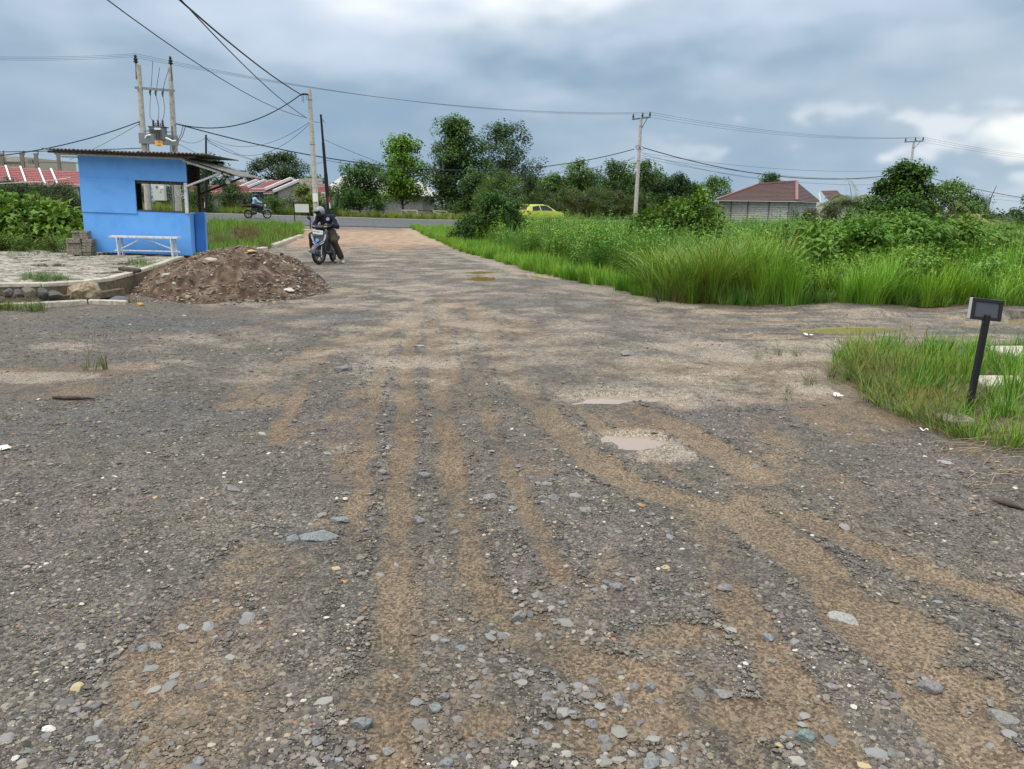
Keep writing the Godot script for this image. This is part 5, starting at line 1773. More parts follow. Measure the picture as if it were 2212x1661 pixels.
func mound() -> void:
	var t := thing("earth_mound", Vector3.ZERO, 0.0, "heap of dark red brown earth and stones beside the hut", "mound")
	var soil := worn("mound soil", 91, 0.7, [[0.25, [0.042, 0.024, 0.016]], [0.45, [0.088, 0.056, 0.037]], [0.65, [0.16, 0.115, 0.08]], [0.85, [0.235, 0.185, 0.135]]], 0.95, 2.0, 0.025)
	var n := 110
	var a: Array = []
	var v := PackedVector3Array()
	var nn := PackedVector3Array()
	var idx := PackedInt32Array()
	for j in n:
		for i in n:
			var x := -7.6 + 4.6 * i / (n - 1.0)
			var d := 12.0 + 4.9 * j / (n - 1.0)
			v.append(V(x, gh(x, d) + mound_h(x, d), d))
			var e := 0.05
			nn.append(Vector3(mound_h(x - e, d) - mound_h(x + e, d), 2 * e, -(mound_h(x, d - e) - mound_h(x, d + e))).normalized())
	for j in n - 1:
		for i in n - 1:
			var p := j * n + i
			idx.append_array(PackedInt32Array([p, p + n, p + n + 1, p, p + n + 1, p + 1]))
	a.resize(Mesh.ARRAY_MAX)
	a[Mesh.ARRAY_VERTEX] = v; a[Mesh.ARRAY_NORMAL] = nn; a[Mesh.ARRAY_INDEX] = idx
	var am := ArrayMesh.new()
	am.add_surface_from_arrays(Mesh.PRIMITIVE_TRIANGLES, a)
	put("earth", am, soil, t)
	var m1 := Many.new()
	var m2 := Many.new()
	for i in 11000:
		var x := rf(-7.5, -3.1)
		var d := rf(12.0, 16.4)
		var h := mound_h(x, d)
		if h < 0.0 and RNG.randf() > 0.25 * ss(-3.6, -4.6, x) * ss(12.0, 12.6, d): continue
		h = maxf(h, 0.0)
		var right := ss(-5.0, -3.8, x)
		var k := nB.get_noise_2d(x * 1.8, d * 1.8)
		if RNG.randf() > 0.42 + 0.5 * right + 0.6 * k + 0.3 * ss(0.3, 0.05, h): continue
		var s := rf(0.008, 0.017) + 0.034 * pow(RNG.randf(), 7.0)
		var l := rf(0.5, 1.35)
		var col := Color(0.235, 0.188, 0.145) * l
		if RNG.randf() < 0.35 * right + 0.12: col = Color(0.27, 0.25, 0.20) * l
		if RNG.randf() < 0.02: col = Color(0.55, 0.5, 0.42)
		(m1 if i % 2 else m2).add(V(x, gh(x, d) + h + s * 0.25, d), turned(RNG.randf() * TAU, rf(0, 0.9), RNG.randf() * TAU, Vector3(s * rf(0.9, 1.7), s * rf(0.55, 0.9), s)), col)
	var gm: Material = M["gravel chips"]
	var o1 := put_many("stones", m1, stone_mesh(301, false, 0.6), gm, t)
	tag(o1, "small brown stones over the earth heap", "", "", "stuff")
	var o2 := put_many("chips", m2, stone_mesh(302, false, 0.5), gm, t)
	tag(o2, "small buff stone chips over the earth heap", "", "", "stuff")
	for q in [[-5.35, 13.55, 0.17, Color(0.42, 0.35, 0.27), "pale clay clod stuck in the front of the earth heap"], [-4.75, 13.9, 0.10, Color(0.5, 0.3, 0.15), "orange brick fragment on the earth heap"], [-3.95, 13.35, 0.11, Color(0.55, 0.52, 0.46), "pale broken tile at the right foot of the heap"], [-6.1, 13.4, 0.12, Color(0.36, 0.34, 0.29), "pale grey stone on the left flank of the heap"]]:
		var o := put("stone", stones[taken.get("stone", 0) % stones.size()], stone_mat(q[3]))
		o.position = V(q[0], gh(q[0], q[1]) + mound_h(q[0], q[1]) + 0.02, q[1])
		o.scale = Vector3(q[2], q[2] * 0.7, q[2] * 0.8)
		tag(o, q[4], "stone")
	var pts: Array = []
	for q in [[-5.0, 13.5], [-6.3, 12.4], [-6.15, 12.35], [-6.0, 12.42], [-4.85, 13.45]]:
		pts.append(V(q[0], gh(q[0], q[1]) + mound_h(q[0], q[1]), q[1]))
	scatter(tuft(44, 14, 0.25, 0.08, 0.9, 0.004, 3, 0.5), "mound_weeds", "withered weed tufts on the earth heap", "weeds", pts, [0.15, 0.15, 0.06], 0.7, 1.2, 0.2, 0.5, "grass")
	# kerb stones of the left road edge behind the mound
	var k := thing("roadside_kerb", Vector3.ZERO, 0.0, "line of pale concrete kerb stones left of the parked scooter", "kerb")
	var prev := Vector2(-8.55, 24.0)
	for i in 16:
		var nx := Vector2(along(XL, prev.y + 0.95) + 0.0, prev.y + 0.95)
		if RNG.randf() < 0.8:
			var kb := B.new()
			kb.beam(G(prev.x, prev.y, 0.06), G(lerpf(prev.x, nx.x, 0.96), lerpf(prev.y, nx.y, 0.96), 0.06), 0.22, 0.16, Vector3.UP, 0.02)
			put("kerb_stone", kb.mesh(), M["kerb concrete"], k)
		prev = nx

# ------------------------------------------------------------------ tarred road, poles, wires, houses
func tn(k: float, s: float) -> Vector2:               # k metres along and s across the tarred road
	return Vector2(-10.0 + 0.82 * k - 0.57 * s, 56.0 + 0.57 * k + 0.82 * s)

func ribbon(s0: float, s1: float, up: float, k0 := -60.0, k1 := 150.0, step := 2.0) -> ArrayMesh:
	var b := B.new()
	var n := 6
	var k := k0
	while k < k1:
		for i in n:
			var q: Array = []
			for e in [[0, 0], [1, 0], [1, 1], [0, 1]]:
				var s: float = lerpf(s0, s1, (i + e[1]) / float(n))
				var p := tn(k + e[0] * step, s)
				q.append(V(p.x, road_h(p.x, s) + up, p.y))
			b.quad(q[0], q[1], q[2], q[3], Vector3.UP)
		k += step
	return b.mesh()

func tarred_road() -> void:
	worn("asphalt", 101, 0.35, [[0.2, [0.055, 0.058, 0.06]], [0.5, [0.085, 0.089, 0.091]], [0.85, [0.12, 0.125, 0.128]]], 0.8, 0.4, 0.03, {"uv1_world_triplanar": true})
	var r := put("road", ribbon(-3.0, 6.0, 0.004), M["asphalt"])
	tag(r, "grey tarred road crossing behind the gravel road", "road", "", "structure")
	worn("shoulder", 102, 0.5, [[0.2, [0.36, 0.33, 0.28]], [0.8, [0.55, 0.52, 0.46]]], 0.9, 0.4, 0.03, {"uv1_world_triplanar": true})
	var s := put("road_shoulder", ribbon(6.0, 6.7, 0.012), M["shoulder"])
	tag(s, "pale concrete shoulder along the far edge of the tarred road", "road shoulder", "", "structure")

func wire(a: Vector3, b: Vector3, sag: float, r: float, label: String, group: String, called := "power_line") -> void:
	var pts: Array = []
	var rad: Array = []
	for i in 25:
		var t := i / 24.0
		pts.append(a.lerp(b, t) - Vector3.UP * sag * 4.0 * t * (1.0 - t))
		rad.append(r)
	var m := B.new()
	m.tube(pts, rad, 5, false)
	var o := put(called, m.mesh(), M["cable"])
	tag(o, label, "cable", group)

func insulator(b: B, p: Vector3, s := 1.0) -> void:
	b.lathe(p, [[0.02 * s, 0.0], [0.03 * s, 0.04 * s], [0.08 * s, 0.06 * s], [0.085 * s, 0.09 * s], [0.04 * s, 0.12 * s], [0.075 * s, 0.15 * s], [0.07 * s, 0.19 * s], [0.03 * s, 0.22 * s], [0.055 * s, 0.25 * s], [0.04 * s, 0.31 * s], [0.0, 0.33 * s]], 10)

func concrete_pole(called: String, label: String, base: Vector3, top: Vector3, r0: float, r1: float, group := "") -> Node3D:
	var t := thing(called, base, 0.0, label, "utility pole", group)
	var b := B.new()
	var up := top - base
	b.tube([Vector3(0, -0.4, 0), up * 0.33, up * 0.66, up], [r0, lerpf(r0, r1, 0.33), lerpf(r0, r1, 0.66), r1], 12)
	put("shaft", b.mesh(), M["pole concrete"], t)
	for f in [0.62, 0.93]:
		b = B.new()
		b.lathe(up * f, [[lerpf(r0, r1, f) + 0.002, -0.03], [lerpf(r0, r1, f) + 0.016, -0.03], [lerpf(r0, r1, f) + 0.016, 0.03], [lerpf(r0, r1, f) + 0.002, 0.03]], 12)
		put("steel_band", b.mesh(), M["galvanised"], t)
	return t

func line_pole(label: String, base: Vector3, top: Vector3) -> Array:
	var t := concrete_pole("crossarm_pole", label, base, top, 0.19, 0.115, "concrete poles with crossarms")
	var up := top - base
	var n := Vector3(-0.57, 0, -0.82)                 # across the road
	var b := B.new()
	b.beam(up + n * -1.05 + Vector3.UP * 0.02, up + n * 1.05 + Vector3.UP * 0.02, 0.09, 0.10, Vector3.UP)
	put("crossarm", b.mesh(), M["galvanised dark"], t)
	b = B.new()
	b.beam(up + n * -0.75, up + Vector3.DOWN * 0.8 + n * -0.08, 0.05, 0.03, Vector3.UP)
	put("arm_brace", b.mesh(), M["galvanised dark"], t)
	var ends: Array = []
	for k in [-1.0, -0.15, 0.95]:
		b = B.new()
		insulator(b, up + n * k + Vector3.UP * 0.07, 1.15)
		put("insulator", b.mesh(), M["insulator"], t)
		ends.append(base + up + n * k + Vector3.UP * 0.42)
	b = B.new()
	for i in 4:
		var a := i * 1.3
		b.ring(up * 0.735 + Vector3(cos(a) * 0.2, 0.02 * i, sin(a) * 0.2), Vector3(sin(a), 0.3, cos(a)).normalized(), 0.16, 0.016, 14, 5)
	put("cable_coil", b.mesh(), M["cable"], t)
	return ends

func poles() -> void:
	mat("cable", 0.018, 0.02, 0.024, 0.6)
	worn("pole concrete", 111, 0.8, [[0.1, [0.29, 0.275, 0.24]], [0.5, [0.45, 0.435, 0.39]], [0.9, [0.54, 0.525, 0.47]]], 0.9, 0.3, 0.02)
	mat("galvanised", 0.30, 0.32, 0.33, 0.5, {"metallic": 0.6})
	mat("galvanised dark", 0.12, 0.13, 0.14, 0.6, {"metallic": 0.3})
	mat("insulator", 0.035, 0.024, 0.022, 0.3)
	mat("tank grey", 0.20, 0.225, 0.23, 0.5)
	mat("tank fins", 0.125, 0.13, 0.145, 0.5)
	mat("white enamel", 0.75, 0.77, 0.76, 0.4)
	mat("orange plate", 0.85, 0.42, 0.10, 0.5)
	mat("black steel", 0.018, 0.018, 0.021, 0.45)
	mat("red band", 0.30, 0.045, 0.03, 0.5)
	mat("cabinet grey", 0.52, 0.56, 0.53, 0.5)
	# the transformer's pair of poles
	var la := G(-20.5, 43.5)
	var ra := G(-19.25, 44.5)
	var lt := Q(299, 140, 43.5)
	var rt := Q(367, 143, 44.5)
	var t := thing("transformer_station", la, 0.0, "transformer on a platform between two concrete poles behind the hut", "transformer")
	var L := lt - la
	var R := rt - la
	var R0 := ra - la
	var part := func(called: String, f: Callable, m: String, par = null):
		var b := B.new()
		f.call(b)
		return put(called, b.mesh(), M[m], t if par == null else par)
	part.call("pole", func(b): b.tube([Vector3(0, -0.4, 0), L * 0.5, L], [0.19, 0.155, 0.125], 12), "pole concrete")
	part.call("pole", func(b): b.tube([R0 + Vector3(0, -0.4, 0), (R0 + R) * 0.5, R], [0.19, 0.155, 0.125], 12), "pole concrete")
	var tops: Array = []
	for q in [[L, -0.10], [R, 0.08]]:
		part.call("insulator", func(b): insulator(b, q[0] + Vector3(q[1], 0.02, 0.05), 1.5), "insulator")
		part.call("insulator_bracket", func(b): b.beam(q[0] + Vector3(q[1], 0.05, 0.05), q[0] + Vector3(q[1] * 1.3, -0.75, 0.1), 0.06, 0.05), "galvanised dark")
		tops.append(la + q[0] + Vector3(q[1], 0.5, 0.05))
	var px := func(u: float, v: float, d := 44.0) -> Vector3: return Q(u, v, d) - la
	part.call("fuse_beam", func(b): b.beam(px.call(291, 189, 43.3), px.call(378, 196, 44.3), 0.08, 0.12), "galvanised")
	for q in [[325, 194, 320, 205], [337, 195.5, 337, 205], [352, 197, 352, 206]]:
		part.call("fuse", func(b): b.tube([px.call(q[0], q[1], 43.8), px.call(q[0] - 1, q[1] + 6, 43.75), px.call(q[0], q[1] + 12, 43.7)], [0.05, 0.055, 0.03], 8), "insulator")
	part.call("platform", func(b): b.beam(px.call(300, 298, 43.2), px.call(385, 304, 44.2), 0.16, 0.55), "galvanised")
	part.call("platform", func(b): b.beam(px.call(306, 302, 43.6), px.call(386, 307, 44.6), 0.12, 0.12), "galvanised dark")
	for q in [[312, 266, 316, 300], [371, 272, 374, 302]]:
		part.call("guard_post", func(b): b.beam(px.call(q[0], q[1], 43.7), px.call(q[2], q[3], 43.7), 0.05, 0.05), "galvanised dark")
	for v in [284.0, 297.0]:
		part.call("guard_rail", func(b): b.beam(px.call(313, v - 1.5, 43.7), px.call(374, v + 1.5, 43.9), 0.04, 0.04), "galvanised dark")
	var body = part.call("tank", func(b): b.box(px.call(342, 289, 43.85), Vector3(0.78, 0.70, 0.55), 0.03), "tank grey")
	for i in 7:
		part.call("cooling_fin", func(b): b.box(px.call(342, 290, 43.85) + Vector3(-0.27 + i * 0.09, 0, 0.31), Vector3(0.03, 0.5, 0.08)), "tank fins", body)
	part.call("name_plate", func(b): b.box(px.call(340, 278, 43.4), Vector3(0.34, 0.11, 0.02)), "white enamel", body)
	part.call("tank_lid", func(b): b.box(px.call(342, 274.5, 43.85), Vector3(0.9, 0.05, 0.62), 0.01), "galvanised dark", body)
	for i in 3:
		var o: Vector3 = px.call(332 + i * 10, 272.5, 43.85)
		part.call("bushing", func(b): b.lathe(o, [[0.06, 0], [0.075, 0.06], [0.05, 0.1], [0.07, 0.16], [0.045, 0.2], [0.06, 0.26], [0.03, 0.32], [0.0, 0.36]], 10), "insulator", body)
	for i in 2:
		var o: Vector3 = px.call(337 + i * 10, 272.5, 43.85)
		part.call("low_bushing", func(b): b.lathe(o, [[0.025, 0], [0.03, 0.12], [0.0, 0.2]], 8), "insulator", body)
	for q in [[[325, 206], [324, 232], [324, 252], [331, 264]], [[337, 206], [343, 232], [343, 248], [341, 264]], [[352, 207], [356, 232], [354, 250], [350, 264]], [[326, 194], [328, 170], [330, 132]], [[338, 196], [341, 172], [345, 146]], [[352, 197], [356, 176], [364, 152]]]:
		part.call("jumper_wire", func(b):
			var pts: Array = []
			var rad: Array = []
			for p in q: 
				pts.append(px.call(p[0], p[1], 43.85)); rad.append(0.013)
			b.tube(pts, rad, 5), "cable")
	part.call("warning_plate", func(b): b.box(px.call(343, 310, 43.2), Vector3(0.42, 0.28, 0.012), 0.01), "orange plate")
	part.call("plate_marking", func(b):
		b.box(px.call(344, 306.5, 43.17), Vector3(0.2, 0.03, 0.006))
		b.box(px.call(343.5, 313.5, 43.17), Vector3(0.18, 0.03, 0.006)), "black steel")
	part.call("white_conduit", func(b): b.tube([px.call(314, 299, 43.3), px.call(316, 294, 43.3), px.call(321, 292, 43.3), px.call(326, 292, 43.3)], [0.05, 0.05, 0.05, 0.05], 8), "white enamel")
	part.call("white_conduit", func(b): b.tube([px.call(380, 304, 43.5), px.call(372, 305, 43.4), px.call(366, 301, 43.4), px.call(358, 298, 43.4)], [0.05, 0.05, 0.05, 0.05], 8), "white enamel")
	for u in [320.0, 368.0]:
		part.call("steel_pipe", func(b): b.tube([px.call(u, 303, 43.5), px.call(u + 7, 455, 43.5)], [0.045, 0.045], 8), "galvanised")
	var cab = part.call("switch_cabinet", func(b): b.box(px.call(345, 415, 43.2), Vector3(0.62, 0.92, 0.32), 0.02), "cabinet grey")
	part.call("sticker", func(b): b.box(px.call(349, 404.5, 43.02), Vector3(0.26, 0.16, 0.006)), "white enamel", cab)
	part.call("label_plate", func(b): b.box(px.call(338.5, 404, 43.02), Vector3(0.10, 0.11, 0.006)), "tank fins", cab)
	part.call("warning_sticker", func(b): b.box(px.call(346, 412.5, 43.02), Vector3(0.13, 0.14, 0.006)), "white enamel", cab)
	part.call("triangle_mark", func(b): b.slab(PackedVector2Array([Vector2(-0.035, -0.03), Vector2(0.035, -0.03), Vector2(0, 0.045)]), 0.006, px.call(346, 412.5, 43.01)), "black steel", cab)
	for q in [[[302, 264], [311, 285], [320, 297]], [[300, 264], [304, 284], [312, 300]], [[396, 270], [391, 290], [384, 303]], [[401, 272], [394, 294], [386, 305]]]:
		part.call("drop_cable", func(b):
			var pts: Array = []
			for p in q: pts.append(px.call(p[0], p[1], 43.8))
			b.tube(pts, [0.018, 0.018, 0.018], 5), "cable")
	# poles along the tarred road
	var cB := line_pole("concrete crossarm pole standing before the belt of trees", G(10.22, 66), Q(1385, 256, 66))
	var cC := line_pole("concrete crossarm pole rising behind the big bushy tree", G(44.3, 88.5), Q(1974, 306, 88.5))
	var p2 := concrete_pole("concrete_pole", "plain concrete pole behind the parked scooter rider", G(-11.45, 45), Q(668, 193, 45), 0.17, 0.115)
	var b := B.new()
	b.box(Q(681, 427, 44.8) - p2.position, Vector3(0.30, 0.46, 0.03), 0.01)
	put("notice_sheet", b.mesh(), M["white enamel"], p2)
	b = B.new()
	b.tube([Q(668, 204, 45) - p2.position, Q(655, 203, 44.6) - p2.position, Q(648, 206, 44.4) - p2.position], [0.04, 0.06, 0.03], 6)
	for q in [[652, 205, 653, 219], [656, 204, 656, 222], [662, 202, 661, 217]]:
		b.tube([Q(q[0], q[1], 44.6) - p2.position, Q(q[2], q[3], 44.6) - p2.position], [0.012, 0.012], 4)
	put("cable_clamp", b.mesh(), M["cable"], p2)
	for q in [["black steel pole with red and white bands behind the scooter", G(-11.3, 47.5), Q(693, 247, 47), 697.0, [[424, 437, "red band"], [437, 450, "white enamel"]], 47.2], ["black steel pole with red and white bands right of the hut", G(-22.3, 56.2), Q(445, 291, 55.5), 443.0, [[427, 436, "red band"], [436, 449, "white enamel"]], 55.7]]:
		var s := thing("steel_pole", q[1], 0.0, q[0], "utility pole", "banded steel poles")
		var up: Vector3 = q[2] - q[1]
		b = B.new()
		b.tube([Vector3(0, -0.3, 0), up * 0.48, up * 0.5, up * 0.75, up * 0.77, up], [0.125, 0.115, 0.095, 0.085, 0.068, 0.06], 10)
		put("shaft", b.mesh(), M["black steel"], s)
		for k in q[4]:
			var y0: float = Q(q[3], k[1], q[5]).y - q[1].y
			var y1: float = Q(q[3], k[0], q[5]).y - q[1].y
			b = B.new()
			var f0: float = y0 / up.y
			var f1: float = y1 / up.y
			b.tube([up * f0, up * f1], [0.128, 0.124], 12, false)
			put("painted_band", b.mesh(), M[k[2]], s)
		b = B.new()
		b.beam(up + Vector3(-0.05, -0.1, 0), up + Vector3(0.22, -0.45, 0), 0.03, 0.03)
		put("bracket", b.mesh(), M["galvanised dark"], s)
	# high bare wires
	var hi := "high bare wires along the tarred road"
	var start := [Vector3(0, 0.05, 0) + tops[0], tops[1] + Vector3(-0.4, 0.06, 0.3), tops[1]]
	for i in 3:
		wire(Q(-160, 117 + i * 3.0, 39), start[0] + Vector3(0, -0.12 * i, 0.2 * i), 0.15, 0.006, "thin bare wire reaching the transformer poles from the hut side", "bare wires left of the transformer")
		wire(start[0] + Vector3(0, -0.12 * i, 0.2 * i), cB[2 - i], 0.9, 0.007, "thin bare wire strung from transformer to the first crossarm pole", hi + " first span")
		wire(cB[i], cC[i], 0.7, 0.009, "thin bare wire strung between the two crossarm poles", hi + " second span")
		wire(cC[i], Q(2400, 345 + i * 4.0, 112), 0.6, 0.010, "thin bare wire running on past the bushy tree's pole", hi + " last span")
	# insulated cables
	wire(Q(-130, 345, 40), Q(303, 262, 43.4), 0.45, 0.028, "thick black cable rising to the left transformer pole", "")
	wire(Q(-120, 329, 46), Q(306, 320, 43.4), 0.05, 0.022, "black cable running level just above the hut roof", "")
	wire(Q(380, 267, 44.4), Q(650, 204, 44.6), 0.82, 0.03, "thick black cable drooping from transformer to plain concrete pole", "")
	wire(Q(380, 267, 44.4), Q(1370, 322, 66), 2.1, 0.033, "thick black cable sagging from transformer past the trees", "")
	wire(Q(1390, 319, 66), Q(1966, 372, 88.5), 1.5, 0.038, "thick black cable sagging over the maroon roofed house", "")
	wire(Q(1985, 377, 88.5), Q(2420, 442, 108), 0.9, 0.036, "thick black cable falling away past the bushy tree", "")
	wire(Q(650, 204, 44.6), Vector3(-6.8, 8.9, 3.0), 0.9, 0.03, "thick twisted cable from the plain concrete pole passing overhead", "")
	wire(Q(663, 255, 44.8), Vector3(-4.6, 7.9, 3.0), 0.9, 0.017, "middle black cable from the plain concrete pole passing overhead", "")
	wire(Q(661, 254, 44.8), Vector3(-6.6, 7.7, 3.0), 1.3, 0.014, "outermost thin cable from the plain concrete pole passing overhead", "")
	var g := "thin service wires among the houses"
	for q in [[[668, 264, 45], [445, 296, 55.5], 0.95], [[668, 268, 45], [445, 300, 55.5], 1.4], [[697, 262, 47], [669, 258, 45], 0.1], [[445, 300, 55.5], [640, 372, 78], 0.3], [[445, 296, 55.5], [384, 300, 44.5], 0.3], [[445, 305, 55.5], [700, 350, 60], 0.8], [[384, 310, 44.5], [560, 372, 80], 0.4], [[1372, 338, 66], [697, 300, 47], 2.6], [[1372, 342, 66], [697, 345, 47], 1.2], [[1386, 336, 66], [1966, 383, 88.5], 0.8], [[1386, 340, 66], [1960, 396, 88.5], 0.9], [[1388, 332, 66], [1720, 392, 96], 0.5], [[1386, 330, 66], [1966, 366, 88.5], 0.7], [[1986, 400, 88.5], [2400, 440, 110], 0.4], [[1986, 412, 88.5], [2400, 446, 110], 0.3], [[300, 268, 43.4], [150, 345, 60], 0.1]]:
		var lab := "thin service wire strung among the poles right of the hut"
		if q[0][0] > 1300.0: lab = "thin service wire leaving the crossarm pole before the trees"
		elif q[0][0] > 1900.0: lab = "thin service wire beyond the big bushy tree"
		elif q[0][0] < 390.0: lab = "thin service wire fixed to the transformer poles"
		wire(Q(q[0][0], q[0][1], q[0][2]), Q(q[1][0], q[1][1], q[1][2]), q[2], 0.012, lab, g + " " + lab.right(20), "service_wire")
	var ww := put("service_wire", B.new().mesh(), M["white enamel"])
	b = B.new()
	b.tube([Q(-80, 401, 42), Q(100, 391, 34), Q(152, 384, 19.2)], [0.012, 0.012, 0.012], 5)
	ww.mesh = b.mesh()
	tag(ww, "white wire reaching the left end of the hut roof", "cable")
	# signboard, barrier, thin stick
	var sb := thing("signboard", G(-12.9, 46), 0.05, "blank white signboard on two black legs by the tarred road", "signboard")
	var o := sb.position
	b = B.new()
	b.box(Q(652, 449.5, 46) - o, Vector3(0.83, 0.50, 0.03), 0.005)
	put("board", b.mesh(), mat("board white", 0.62, 0.63, 0.58, 0.6), sb)
	b = B.new()
	var c := Q(652, 449.5, 46) - o
	for q in [[0, 0.275, 0.95, 0.05], [0, -0.275, 0.95, 0.05], [-0.45, 0, 0.05, 0.6], [0.45, 0, 0.05, 0.6]]:
		b.box(c + Vector3(q[0], q[1], 0.0), Vector3(q[2], q[3], 0.05))
	put("frame", b.mesh(), M["black steel"], sb)
	for x in [-0.45, 0.45]:
		b = B.new()
		b.beam(Vector3(x + c.x, -0.3, c.z), Vector3(x + c.x, c.y - 0.27, c.z), 0.05, 0.05)
		put("leg", b.mesh(), M["black steel"], sb)
	mat("rail cream", 0.66, 0.60, 0.42, 0.6)
	mat("rail rust", 0.07, 0.04, 0.025, 0.8)
	var a0 := tn(0, 8.6)
	var bar := thing("road_barrier", G(-9.9, 68.2), 0.0, "cream and black steel railing at the far edge of the tarred road", "barrier")
	var A := Vector3(0, 0, 0)
	var E := Vector3(3.75, 0.02 + gh(-6.1, 70.6) - gh(-9.9, 68.2), -2.4)
	var H := Vector3(0, 0.70, 0)
	for i in 4:
		var p := A.lerp(E, i / 3.0)
		b = B.new()
		b.beam(p - Vector3(0, 0.1, 0), p + H, 0.10, 0.08)
		put("post", b.mesh(), M["rail cream" if i != 2 else "rail rust"], bar)
	for i in 3:
		var p := A.lerp(E, i / 3.0)
		var q := A.lerp(E, (i + 1) / 3.0)
		var m := "rail cream" if i != 1 else "rail rust"
		for k in [[p + H, q + H, "top_rail"], [p + H * 0.08, q + H * 0.08, "bottom_rail"], [(p + H) if i != 1 else p + H * 0.1, (q + H * 0.1) if i != 1 else q + H, "diagonal"]]:
			b = B.new()
			b.beam(k[0] + Vector3(0.03, 0, 0), k[1] - Vector3(0.03, 0, 0), 0.07, 0.07)
			put(k[2], b.mesh(), M[m], bar)
	b = B.new()
	b.beam(E + Vector3(0.55, -0.2, 0), E + Vector3(0.55, 0.75, 0), 0.1, 0.1)
	put("end_post", b.mesh(), M["rail rust"], bar)
	var sk := B.new()
	var s0 := G(42.3, 70)
	sk.tube([Vector3(0, -0.2, 0), Vector3(0.12, 1.6, 0), Vector3(0.2, 3.0, 0), Vector3(0.55, 4.1, 0)], [0.06, 0.055, 0.045, 0.02], 6)
	var so := put("wooden_stick", sk.mesh(), M["bark"])
	so.position = s0
	tag(so, "thin bent wooden stick standing upright in the open field", "stick")

# ---- the small black sign by the junction
func small_sign() -> void:
	var base := P(2094, 888, 0.03)
	var t := thing("small_sign", base, 0.0, "small black framed sign on a leaning black post in grass", "sign")
	var top := Q(2131, 690, -base.z - 0.02) - base
	var b := B.new()
	b.beam(Vector3(-0.01, -0.05, 0), top + Vector3(0, 0.04, 0), 0.044, 0.044, Vector3.BACK, 0.005)
	put("post", b.mesh(), M["black steel"], t)
	var c := Q(2129, 669, -base.z + 0.0) - base
	var bs := Basis(Vector3.BACK, -0.10) * Basis(Vector3.UP, 0.22) * Basis(Vector3.RIGHT, -0.12)
	b = B.new()
	b.box(c + Vector3(0, 0, -0.01), Vector3(0.292, 0.168, 0.035), 0.004, bs)
	put("case", b.mesh(), mat("case edge", 0.42, 0.44, 0.43, 0.5), t)
	b = B.new()
	for q in [[0, 0.071, 0.292, 0.026], [0, -0.071, 0.292, 0.026], [-0.13, 0, 0.032, 0.118], [0.13, 0, 0.032, 0.118]]:
		b.box(c + bs * Vector3(q[0], q[1], 0.0135), Vector3(q[2], q[3], 0.012), 0.002, bs)
	put("frame", b.mesh(), M["black steel"], t)
	b = B.new()
	b.box(c + bs * Vector3(0, 0, 0.009), Vector3(0.23, 0.12, 0.004), 0.0, bs)
	put("panel", b.mesh(), mat("smoked panel", 0.085, 0.09, 0.105, 0.22), t)
	b = B.new()
	b.box(c + bs * Vector3(0, -0.095, 0.006), Vector3(0.045, 0.03, 0.02), 0.004, bs)
	put("clip", b.mesh(), mat("clip grey", 0.06, 0.065, 0.068, 0.4), t)
	var s := B.new()
	s.box(Vector3.ZERO, Vector3(0.24, 0.08, 0.2), 0.02)
	var o := put("footing", s.mesh(), M["block"], t)
	o.position = P(2060, 908, 0.03) - base
	# litter on the bare ground near it
	var lw := mat("paper white", 0.72, 0.72, 0.68, 0.7)
	var grp := "white litter near the sign"
	for q in [[1810, 857, 0.09, 0.03], [1995, 930, 0.06, 0.02], [1745, 730, 0.12, 0.03], [12, 974, 0.07, 0.03]]:
		var p := P(q[0], q[1])
		var l := B.new()
		for i in 4:
			var x0 := -0.5 + i * 0.25
			l.quad(Vector3(x0 * q[2], 0.012 * sin(i * 2.0), -q[3]), Vector3((x0 + 0.25) * q[2], 0.012 * sin((i + 1) * 2.0), -q[3] * 0.8), Vector3((x0 + 0.25) * q[2], 0.012 * sin((i + 1) * 2.0 + 0.5), q[3] * 0.8), Vector3(x0 * q[2], 0.012 * sin(i * 2.0 + 0.5), q[3]), Vector3.UP)
		var lo := put("litter", l.mesh(), lw)
		lo.position = G(p.x, -p.z, 0.016)
		lo.rotation.y = rf(0, 3)
		tag(lo, "white scrap of litter on the bare ground", "litter", grp)
	# concrete slabs showing through the grass behind it
	for q in [[6.2, 8.6, 1.2, 0.8], [4.7, 7.1, 0.6, 0.4]]:
		var sl := B.new()
		sl.box(Vector3.ZERO, Vector3(q[2], 0.08, q[3]), 0.015)
		var so := put("concrete_slab", sl.mesh(), M["kerb concrete"])
		so.position = G(q[0], q[1], 0.0)
		so.rotation.y = 0.1
		tag(so, "pale concrete slab showing through grass behind the small sign" if q[1] > 8 else "pale concrete slab half hidden right of the small sign", "slab")
	# sticks on the road at left
	for q in [[115, 861, 205, 863, "dark bark stick lying on the dirt patch"], [1995, 743, 2060, 748, "thin twig on the muddy branch"], [2140, 1085, 2215, 1110, "brown twig lying at the road's right edge"]]:
		var a := P(q[0], q[1])
		var c2 := P(q[2], q[3])
		var l := B.new()
		a = G(a.x, -a.z, 0.012); c2 = G(c2.x, -c2.z, 0.012)
		l.tube([a, a.lerp(c2, 0.5) + Vector3(0, 0.006, 0.02), c2], [0.014, 0.018, 0.006], 6)
		var lo := put("stick", l.mesh(), M["bare timber"])
		tag(lo, q[4], "stick")

